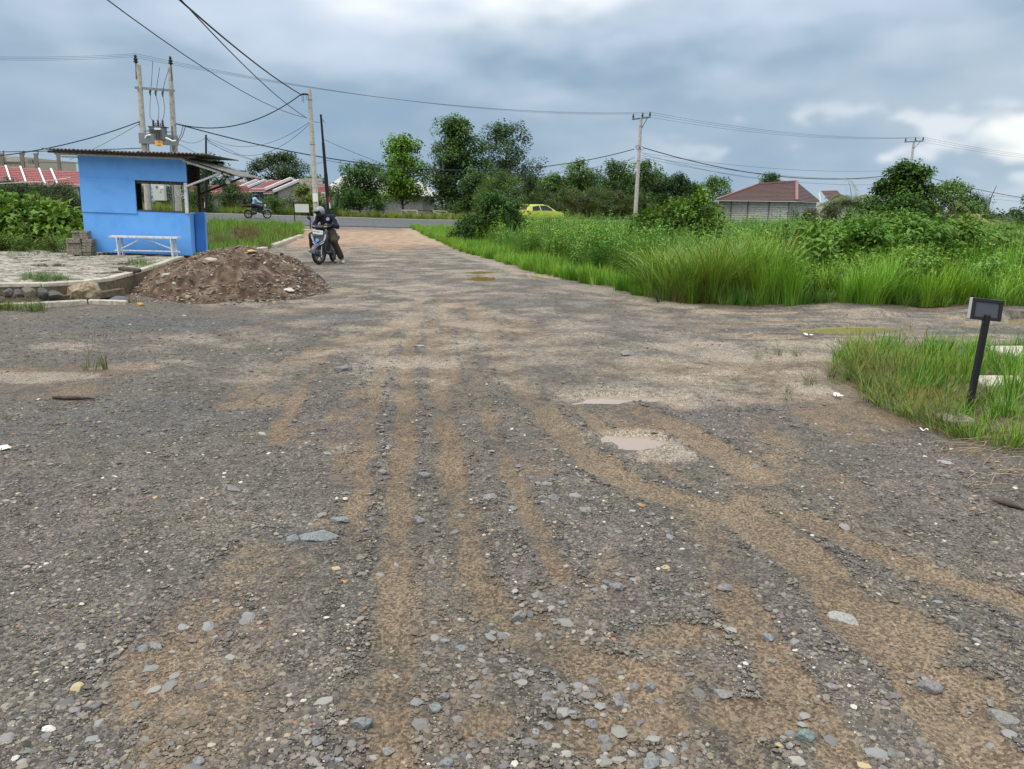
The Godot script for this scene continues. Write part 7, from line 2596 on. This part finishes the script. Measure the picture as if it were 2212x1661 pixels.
func scooter() -> void:
	var c := P(690, 572)
	var yaw := -0.06
	var fwd := Vector3(sin(yaw), 0, cos(yaw))
	var t := thing("scooter", Vector3(c.x, gh(c.x, -c.z) + 0.0, c.z) - fwd * 0.64, yaw, "dark grey motor scooter with white number plate facing the junction", "scooter")
	var part := func(called: String, f: Callable, m: String, par = null):
		var b := B.new()
		f.call(b)
		return put(called, b.mesh(), M[m], t if par == null else par)
	var steer := Basis(Vector3.UP, -0.42)
	var ax := steer * Vector3.RIGHT
	var F0 := Vector3(0, 0.27, 0.64)
	wheel(t, F0, ax, 0.27, 0.048, 5)
	wheel(t, Vector3(0, 0.27, -0.62), Vector3.RIGHT, 0.27, 0.052, 5)
	for s in [-1.0, 1.0]:
		part.call("fork", func(b): b.tube([F0 + ax * 0.075 * s, F0 + ax * 0.075 * s + Vector3(0, 0.16, -0.05), F0 + ax * 0.07 * s + Vector3(0, 0.42, -0.14)], [0.024, 0.019, 0.019], 8), "steel")
	part.call("brake_disc", func(b): b.lathe(F0 - ax * 0.052, [[0.0, 0.0], [0.1, 0.0], [0.1, 0.006], [0.0, 0.006]], 18, ax), "steel")
	part.call("front_mudguard", func(b):
		var n := 12
		for i in n:
			for w in 4:
				var q: Array = []
				for e in [[0, 0], [1, 0], [1, 1], [0, 1]]:
					var a: float = 0.15 + 2.35 * (i + e[0]) / n
					var x: float = -0.085 + 0.17 * (w + e[1]) / 4.0
					var r := 0.315 - 8.0 * x * x * 0.9
					q.append(F0 + steer * Vector3(x, sin(a) * r, cos(a) * r))
				b.quad(q[0], q[1], q[2], q[3], q[0] - F0), "slate paint")
	# front shield: lofted cross sections from fork to handlebar
	var shield = part.call("front_shield", func(b):
		var secs := [[0.40, 0.56, 0.09, 0.10], [0.50, 0.60, 0.15, 0.13], [0.62, 0.62, 0.20, 0.15], [0.76, 0.585, 0.215, 0.14], [0.88, 0.53, 0.20, 0.11], [0.95, 0.48, 0.15, 0.09]]
		var n := 10
		for i in secs.size() - 1:
			for j in n:
				var q: Array = []
				for e in [[0, 0], [1, 0], [1, 1], [0, 1]]:
					var S: Array = secs[i + e[0]]
					var a: float = PI * (j + e[1]) / n
					q.append(Vector3(-cos(a) * S[2], S[0], S[1] - 0.1 + sin(a) * S[3]))
				b.quad(q[0], q[1], q[2], q[3], (q[0] + q[2]) * 0.5 - Vector3(0, 0.7, 0.4))
		b.slab(PackedVector2Array([Vector2(-0.09, 0.38), Vector2(0.09, 0.38), Vector2(0.2, 0.62), Vector2(0.215, 0.76), Vector2(0.2, 0.88), Vector2(-0.2, 0.88), Vector2(-0.215, 0.76), Vector2(-0.2, 0.62)]), 0.06, Vector3(0, 0, 0.46)), "dark paint")
	part.call("nose_panel", func(b): b.slab(PackedVector2Array([Vector2(-0.125, 0.80), Vector2(0.125, 0.80), Vector2(0.115, 0.66), Vector2(0.0, 0.575), Vector2(-0.115, 0.66)]), 0.02, Vector3(0, 0.055, 0.655), Basis(Vector3.RIGHT, -0.1)), "slate paint", shield)
	for s in [-1.0, 1.0]:
		part.call("headlight", func(b): b.slab(PackedVector2Array([Vector2(0.135 * s, 0.665), Vector2(0.185 * s, 0.80), Vector2(0.205 * s, 0.79), Vector2(0.198 * s, 0.70), Vector2(0.15 * s, 0.61)]), 0.03, Vector3(0, 0.01, 0.615), Basis(Vector3.UP, 0.0)), "silver trim", shield)
		part.call("lower_trim", func(b): b.beam(Vector3(0.155 * s, 0.60, 0.655), Vector3(0.0, 0.505, 0.69), 0.022, 0.02, Vector3.BACK), "silver trim", shield)
		part.call("upper_trim", func(b): b.beam(Vector3(0.15 * s, 0.645, 0.66), Vector3(0.03 * s, 0.575, 0.69), 0.012, 0.016, Vector3.BACK), "silver trim", shield)
	part.call("number_plate", func(b): b.box(Vector3(0, 0.865, 0.66), Vector3(0.275, 0.105, 0.008), 0.003, Basis(Vector3.BACK, -0.10) * Basis(Vector3.RIGHT, -0.15)), "plate white", shield)
	var tm := TextMesh.new()
	tm.text = "BP 3641 C"
	var sf := SystemFont.new()
	sf.font_names = PackedStringArray(["Droid Sans"])
	tm.font = sf
	tm.font_size = 32
	tm.pixel_size = 0.0016
	tm.depth = 0.002
	var pt := put("plate_lettering", tm, M["black plastic"], shield)
	pt.transform = Transform3D(Basis(Vector3.BACK, -0.10) * Basis(Vector3.RIGHT, -0.15), Vector3(0, 0.874, 0.667))
	part.call("round_sticker", func(b): b.lathe(Vector3(-0.02, 0.655, 0.682), [[0.0, 0.006], [0.047, 0.006], [0.047, 0.0]], 18, Vector3(0, 0.08, 1).normalized()), "sticker blue", shield)
	part.call("sticker_ring", func(b): b.lathe(Vector3(-0.02, 0.655, 0.689), [[0.022, 0.002], [0.038, 0.002]], 18, Vector3(0, 0.08, 1).normalized()), "sticker light", shield)
	# steering head, bars, mirrors
	var H := Vector3(0, 1.0, 0.42)
	part.call("handlebar_cover", func(b): b.ball(H + Vector3(0, -0.02, 0.03), Vector3(0.17, 0.075, 0.12), 8, 14, steer), "black plastic")
	for s in [-1.0, 1.0]:
		var g0 := H + steer * Vector3(0.14 * s, 0.0, -0.02)
		var g1 := H + steer * Vector3(0.35 * s, 0.03, -0.10)
		part.call("handlebar", func(b): b.tube([g0, g1], [0.014, 0.014], 8), "steel")
		part.call("grip", func(b): b.tube([g0.lerp(g1, 0.45), g1], [0.019, 0.019], 8), "black plastic")
		part.call("brake_lever", func(b): b.tube([g0 + steer * Vector3(0.02 * s, 0.0, 0.06), g1 + steer * Vector3(-0.02 * s, 0, 0.07)], [0.009, 0.007], 6), "silver trim")
		var m0 := H + steer * Vector3(0.2 * s, 0.02, 0.0)
		var m1 := H + steer * Vector3(0.30 * s, 0.20, 0.05) if s < 0 else H + steer * Vector3(0.42, 0.04, 0.03)
		part.call("mirror_stem", func(b): b.tube([m0, m1], [0.007, 0.007], 6), "black plastic")
		part.call("mirror", func(b): b.ball(m1 + steer * Vector3(0.05 * s, 0.03, 0), Vector3(0.075, 0.045, 0.02), 6, 12, steer * Basis(Vector3.BACK, 0.5 * s)), "black plastic")
	# floor, body under the seat, seat, tail
	part.call("floorboard", func(b): b.box(Vector3(0, 0.30, 0.20), Vector3(0.34, 0.07, 0.46), 0.02), "black plastic")
	part.call("body_side", func(b): b.slab(PackedVector2Array([Vector2(0.02, 0.30), Vector2(-0.02, 0.66), Vector2(-0.45, 0.70), Vector2(-0.86, 0.74), Vector2(-0.93, 0.66), Vector2(-0.60, 0.52), Vector2(-0.42, 0.36)]), 0.28, Vector3.ZERO, Basis(Vector3(0, 0, 1), Vector3(0, 1, 0), Vector3(1, 0, 0))), "dark paint")
	part.call("seat", func(b): b.slab(PackedVector2Array([Vector2(0.02, 0.66), Vector2(0.0, 0.74), Vector2(-0.3, 0.755), Vector2(-0.5, 0.80), Vector2(-0.74, 0.80), Vector2(-0.78, 0.74), Vector2(-0.4, 0.70)]), 0.25, Vector3.ZERO, Basis(Vector3(0, 0, 1), Vector3(0, 1, 0), Vector3(1, 0, 0))), "black plastic")
	part.call("rear_mudguard", func(b): b.beam(Vector3(0, 0.62, -0.84), Vector3(0, 0.36, -1.0), 0.16, 0.02, Vector3.RIGHT), "black plastic")
	part.call("engine", func(b):
		b.box(Vector3(0.08, 0.30, -0.28), Vector3(0.16, 0.18, 0.44), 0.04)
		b.lathe(Vector3(0.15, 0.29, -0.12), [[0.0, 0.03], [0.07, 0.03], [0.085, 0.0], [0.085, -0.05]], 16, Vector3.RIGHT)
		b.box(Vector3(0.12, 0.28, -0.52), Vector3(0.1, 0.14, 0.24), 0.03), "engine grey")
	part.call("exhaust", func(b): b.tube([Vector3(-0.14, 0.24, -0.1), Vector3(-0.17, 0.26, -0.4), Vector3(-0.18, 0.34, -0.9)], [0.025, 0.05, 0.055], 10), "engine grey")
	part.call("side_stand", func(b): b.tube([Vector3(0.13, 0.22, -0.05), Vector3(0.24, 0.01, 0.05), Vector3(0.30, 0.008, 0.06)], [0.012, 0.011, 0.016], 6), "black plastic")
	part.call("centre_stand", func(b): b.tube([Vector3(0.1, 0.2, -0.3), Vector3(0.13, 0.07, -0.5)], [0.014, 0.014], 6), "black plastic")
	part.call("taillight", func(b): b.box(Vector3(0, 0.71, -0.92), Vector3(0.14, 0.06, 0.05), 0.01), "tail red")
	# the folder under his right arm
	var fp := thing("folder", t.position, yaw, "flat pale folder on the scooter rider's lap", "folder")
	var fb := B.new()
	fb.box(Vector3(-0.38, 0.90, 0.04), Vector3(0.42, 0.015, 0.26), 0.003, Basis(Vector3.BACK, -0.04) * Basis(Vector3.UP, 0.2))
	put("cover", fb.mesh(), M["shoe buff"], fp)
	var J := {
		"pelvis": Vector3(0, 0.87, -0.30), "belly": Vector3(-0.01, 1.0, -0.27), "chest": Vector3(-0.03, 1.14, -0.20), "neck": Vector3(-0.08, 1.28, -0.13), "head": Vector3(-0.14, 1.375, -0.05),
		"face": Vector3(-0.42, -0.42, 0.8).normalized(),
		"shr": Vector3(-0.22, 1.24, -0.15), "shl": Vector3(0.17, 1.25, -0.19), "elr": Vector3(-0.33, 1.0, -0.06), "ell": Vector3(0.31, 1.0, -0.10), "wrr": Vector3(-0.15, 1.01, 0.10), "wrl": Vector3(0.12, 1.03, 0.08),
		"palmr": Vector3(0.75, 0.25, 0.6).normalized(), "bendr": Vector3(0.5, 0.3, -0.8).normalized(), "thumbr": Vector3(0, 1, 0.1),
		"palml": Vector3(-0.85, 0.1, 0.5).normalized(), "bendl": Vector3(-0.4, -0.5, -0.75).normalized(), "thumbl": Vector3(0, 0.9, -0.3),
		"hipr": Vector3(-0.11, 0.84, -0.27), "hipl": Vector3(0.12, 0.84, -0.27), "knr": Vector3(-0.34, 0.75, 0.12), "knl": Vector3(0.27, 0.60, 0.12), "anr": Vector3(-0.37, 0.41, 0.02), "anl": Vector3(0.44, 0.12, -0.02), "toer": Vector3(-0.42, 0.35, 0.15), "toel": Vector3(0.52, 0.045, 0.13)}
	rider("person in navy jacket and silver helmet sitting astride the scooter", t, J, 0.017, {"jacket": "navy cloth", "trousers": "olive cloth", "shoes": "shoe buff", "helmet": "helmet silver", "badge": [[Vector3(0.07, 1.20, -0.048), Vector3(0.1, 0.15, 1), 0.045], [Vector3(0.262, 1.22, -0.16), Vector3(1, 0.2, 0.5), 0.035]]})
	# what he looks at: a small phone in his hands
	var ph := thing("phone", t.position, yaw, "small dark phone held by the scooter rider", "phone")
	fb = B.new()
	fb.box(Vector3(-0.015, 1.055, 0.16), Vector3(0.075, 0.15, 0.01), 0.004, Basis(Vector3.RIGHT, 0.7))
	put("case", fb.mesh(), M["black plastic"], ph)

func motorcycle() -> void:
	var p := Q(560, 465, 53)
	var d := 53.2
	p = Vector3(-17.6, 0, -d)
	var s := across(p.x, d)
	var yaw := PI / 2 + 0.607
	p.y = road_h(p.x, s) + 0.006
	var t := thing("motorcycle", p, yaw, "dark motorcycle with a wooden load rack on the tarred road", "motorcycle")
	var part := func(called: String, f: Callable, m: String, par = null):
		var b := B.new()
		f.call(b)
		return put(called, b.mesh(), M[m], t if par == null else par)
	wheel(t, Vector3(0, 0.30, 0.66), Vector3.RIGHT, 0.30, 0.045, 6, "steel")
	wheel(t, Vector3(0, 0.30, -0.62), Vector3.RIGHT, 0.30, 0.05, 6, "rim grey")
	for x in [-0.09, 0.09]:
		part.call("fork", func(b): b.tube([Vector3(x, 0.30, 0.66), Vector3(x, 0.92, 0.42)], [0.025, 0.022], 8), "steel")
	part.call("front_mudguard", func(b):
		for i in 8:
			var a0 := 0.5 + 1.9 * i / 8.0
			var a1 := 0.5 + 1.9 * (i + 1) / 8.0
			b.beam(Vector3(0, 0.30 + sin(a0) * 0.34, 0.66 + cos(a0) * 0.34), Vector3(0, 0.30 + sin(a1) * 0.34, 0.66 + cos(a1) * 0.34), 0.13, 0.02, Vector3(0, sin(a0), cos(a0))), "silver trim")
	part.call("headlight", func(b): b.ball(Vector3(0, 0.86, 0.55), Vector3(0.085, 0.085, 0.06), 8, 12), "silver trim")
	part.call("handlebar", func(b): b.tube([Vector3(-0.35, 1.02, 0.28), Vector3(-0.16, 1.0, 0.4), Vector3(0.16, 1.0, 0.4), Vector3(0.35, 1.02, 0.28)], [0.016, 0.016, 0.016, 0.016], 8), "black plastic")
	for x in [-1.0, 1.0]:
		part.call("mirror", func(b):
			b.tube([Vector3(0.28 * x, 1.02, 0.3), Vector3(0.33 * x, 1.22, 0.3)], [0.008, 0.008], 5)
			b.ball(Vector3(0.34 * x, 1.25, 0.3), Vector3(0.06, 0.045, 0.02), 6, 10), "black plastic")
	part.call("tank", func(b): b.ball(Vector3(0, 0.83, 0.16), Vector3(0.13, 0.12, 0.25), 8, 14, Basis(Vector3.RIGHT, 0.15)), "dark paint")
	part.call("frame", func(b):
		b.tube([Vector3(0, 0.9, 0.42), Vector3(0, 0.45, 0.30), Vector3(0, 0.32, -0.05), Vector3(0, 0.42, -0.3)], [0.03, 0.03, 0.03, 0.03], 8)
		b.tube([Vector3(0, 0.85, 0.38), Vector3(0, 0.74, -0.2), Vector3(0, 0.76, -0.85)], [0.03, 0.03, 0.025], 8)
		b.tube([Vector3(0.1, 0.3, -0.62), Vector3(0.1, 0.36, -0.1)], [0.025, 0.03], 6)
		b.tube([Vector3(-0.1, 0.3, -0.62), Vector3(-0.1, 0.36, -0.1)], [0.025, 0.03], 6), "black plastic")
	part.call("engine", func(b):
		b.box(Vector3(0, 0.42, 0.08), Vector3(0.26, 0.26, 0.34), 0.05)
		b.lathe(Vector3(0.1, 0.4, 0.0), [[0.0, 0.05], [0.09, 0.05], [0.1, 0.0]], 14, Vector3.RIGHT), "engine grey")
	part.call("side_cover", func(b): b.box(Vector3(0, 0.62, -0.25), Vector3(0.24, 0.2, 0.34), 0.04), "dark paint")
	part.call("seat", func(b): b.box(Vector3(0, 0.80, -0.36), Vector3(0.24, 0.09, 0.66), 0.035), "black plastic")
	part.call("exhaust", func(b): b.tube([Vector3(0.14, 0.32, 0.1), Vector3(0.16, 0.28, -0.2), Vector3(0.16, 0.36, -0.85)], [0.022, 0.04, 0.045], 8), "rim grey")
	part.call("load_rack", func(b):
		for x in [-0.24, -0.08, 0.08, 0.24]:
			b.beam(Vector3(x, 0.90, -0.42), Vector3(x, 0.90, -1.12), 0.11, 0.025, Vector3.UP)
		b.beam(Vector3(-0.3, 0.87, -0.55), Vector3(0.3, 0.87, -0.55), 0.06, 0.05)
		b.beam(Vector3(-0.3, 0.87, -1.0), Vector3(0.3, 0.87, -1.0), 0.06, 0.05), "shoe timber")
	var J := {
		"pelvis": Vector3(0, 0.90, -0.26), "belly": Vector3(0, 1.04, -0.24), "chest": Vector3(0, 1.22, -0.17), "neck": Vector3(0, 1.38, -0.10), "head": Vector3(0, 1.49, -0.05),
		"face": Vector3(0, -0.1, 1).normalized(),
		"shr": Vector3(-0.19, 1.30, -0.13), "shl": Vector3(0.19, 1.30, -0.13), "elr": Vector3(-0.29, 1.10, 0.06), "ell": Vector3(0.29, 1.10, 0.06), "wrr": Vector3(-0.30, 1.06, 0.24), "wrl": Vector3(0.30, 1.06, 0.24),
		"palmr": Vector3(0, -0.2, 1).normalized(), "bendr": Vector3(0, -1, 0.1).normalized(), "thumbr": Vector3(1, 0, 0),
		"palml": Vector3(0, -0.2, 1).normalized(), "bendl": Vector3(0, -1, 0.1).normalized(), "thumbl": Vector3(-1, 0, 0),
		"hipr": Vector3(-0.1, 0.88, -0.22), "hipl": Vector3(0.1, 0.88, -0.22), "knr": Vector3(-0.19, 0.74, 0.2), "knl": Vector3(0.19, 0.74, 0.2), "anr": Vector3(-0.19, 0.38, 0.0), "anl": Vector3(0.19, 0.38, 0.0), "toer": Vector3(-0.2, 0.32, 0.16), "toel": Vector3(0.2, 0.32, 0.16)}
	rider("person in light blue shirt and dark helmet riding the motorcycle", t, J, 0.022, {"jacket": "sky cloth", "trousers": "navy cloth", "shoes": "shoe white", "helmet": "helmet dark"})
	var bag := thing("backpack", p, yaw, "dark backpack on the motorcyclist's back", "bag")
	var bb := B.new()
	bb.box(Vector3(0, 1.17, -0.40), Vector3(0.28, 0.36, 0.16), 0.05, Basis(Vector3.RIGHT, 0.3))
	put("pack", bb.mesh(), M["navy cloth"], bag)

func car() -> void:
	var d := 69.6
	var x := 2.35
	var s := across(x, d)
	var t := thing("car", Vector3(x, road_h(x, s) + 0.006, -d), PI / 2 + 0.607, "lime yellow hatchback half hidden behind the roadside shrubs", "car")
	# stations along the length: z, height of the top, half width at the roof
	var st := [[-2.02, 0.72, 0.70], [-1.98, 1.02, 0.70], [-1.80, 1.30, 0.62], [-1.55, 1.43, 0.58], [-0.9, 1.50, 0.58], [-0.1, 1.50, 0.58], [0.35, 1.42, 0.58], [0.75, 1.20, 0.62], [1.12, 0.98, 0.70], [1.6, 0.90, 0.68], [1.98, 0.74, 0.62], [2.06, 0.55, 0.55]]
	var b := B.new()
	var sec := func(q: Array) -> Array:
		var z: float = q[0]
		var top: float = q[1]
		var w := 0.84 * (1.0 - 0.12 * pow(absf(z) / 2.06, 4.0))
		var belt := minf(0.94, top - 0.02)
		return [Vector3(-w * 0.94, 0.22, z), Vector3(-w, 0.42, z), Vector3(-w, 0.70 if belt > 0.72 else belt - 0.02, z), Vector3(-w * 0.97, belt, z), Vector3(-minf(q[2], w * 0.95), top - 0.03, z), Vector3(-minf(q[2], w) * 0.7, top, z), Vector3(minf(q[2], w) * 0.7, top, z), Vector3(minf(q[2], w * 0.95), top - 0.03, z), Vector3(w * 0.97, belt, z), Vector3(w, 0.70 if belt > 0.72 else belt - 0.02, z), Vector3(w, 0.42, z), Vector3(w * 0.94, 0.22, z)]
	for i in st.size() - 1:
		var a: Array = sec.call(st[i])
		var c: Array = sec.call(st[i + 1])
		for j in 11:
			var m: Vector3 = (a[j] + c[j + 1]) * 0.5
			b.quad(a[j], a[j + 1], c[j + 1], c[j], m - Vector3(0, 0.6, m.z * 0.9))
	for e in [0, st.size() - 1]:
		var a: Array = sec.call(st[e])
		for j in range(1, 11):
			b.tri(a[0], a[j], a[j + 1], Vector3(0, 0, -1 if e == 0 else 1))
	put("body", b.mesh(), M["lime paint"], t)
	for sd in [-1.0, 1.0]:
		for q in [[[-1.50, 0.97], [-1.42, 1.30], [-0.72, 1.40], [-0.62, 0.97]], [[-0.52, 0.97], [-0.60, 1.41], [0.12, 1.41], [0.82, 1.02], [0.80, 0.97]]]:
			var w := B.new()
			var pts: Array = []
			for p in q:
				var k: float = (p[1] - 0.94) / 0.53
				pts.append(Vector3(sd * (lerpf(0.84 * 0.97, 0.585, clampf(k, 0, 1)) + 0.012), p[1], p[0]))
			for k in range(1, pts.size() - 1):
				w.tri(pts[0], pts[k], pts[k + 1], Vector3(sd, 0.3, 0))
			put("side_window", w.mesh(), M["car glass"], t)
		var l := B.new()
		l.box(Vector3(sd * 0.72, 0.88, -1.96), Vector3(0.24, 0.16, 0.12), 0.03)
		put("taillight", l.mesh(), M["tail red"], t)
		l = B.new()
		l.box(Vector3(sd * 0.62, 0.72, 1.93), Vector3(0.28, 0.12, 0.16), 0.03)
		put("headlight", l.mesh(), M["silver trim"], t)
		l = B.new()
		l.ball(Vector3(sd * 0.92, 1.0, 0.62), Vector3(0.1, 0.07, 0.06), 6, 10)
		put("wing_mirror", l.mesh(), M["lime paint"], t)
		for z in [-1.25, 1.28]:
			wheel(t, Vector3(sd * 0.74, 0.30, z), Vector3.RIGHT, 0.31, 0.09, 5, "steel")
	var g := B.new()
	g.quad(Vector3(-0.52, 1.05, -2.0), Vector3(0.52, 1.05, -2.0), Vector3(0.45, 1.33, -1.79), Vector3(-0.45, 1.33, -1.79), Vector3(0, 0.3, -1))
	put("rear_window", g.mesh(), M["car glass"], t)
	g = B.new()
	g.quad(Vector3(-0.56, 1.40, 0.44), Vector3(0.56, 1.40, 0.44), Vector3(0.62, 1.02, 1.10), Vector3(-0.62, 1.02, 1.10), Vector3(0, 1, 0.6))
	put("windscreen", g.mesh(), M["car glass"], t)
	g = B.new()
	g.box(Vector3(0, 1.47, -1.72), Vector3(1.05, 0.04, 0.30), 0.015, Basis(Vector3.RIGHT, 0.05))
	put("spoiler", g.mesh(), M["lime paint"], t)
	g = B.new()
	g.box(Vector3(0, 0.42, -2.03), Vector3(1.45, 0.24, 0.1), 0.03)
	put("rear_bumper", g.mesh(), M["lime paint"], t)

func _ready() -> void:
	var t0 := Time.get_ticks_msec()
	setup()
	lay_masks()
	plan_pools()
	ground()
	print("ground ", Time.get_ticks_msec() - t0)
	gravel()
	puddles()
	print("gravel ", Time.get_ticks_msec() - t0)
	plants()
	print("plants ", Time.get_ticks_msec() - t0)
	yard()
	hut()
	mound()
	tarred_road()
	poles()
	small_sign()
	houses()
	vehicle_mats()
	mat("shoe timber", 0.22, 0.13, 0.07, 0.8)
	scooter()
	motorcycle()
	car()
	print("built ", Time.get_ticks_msec() - t0)
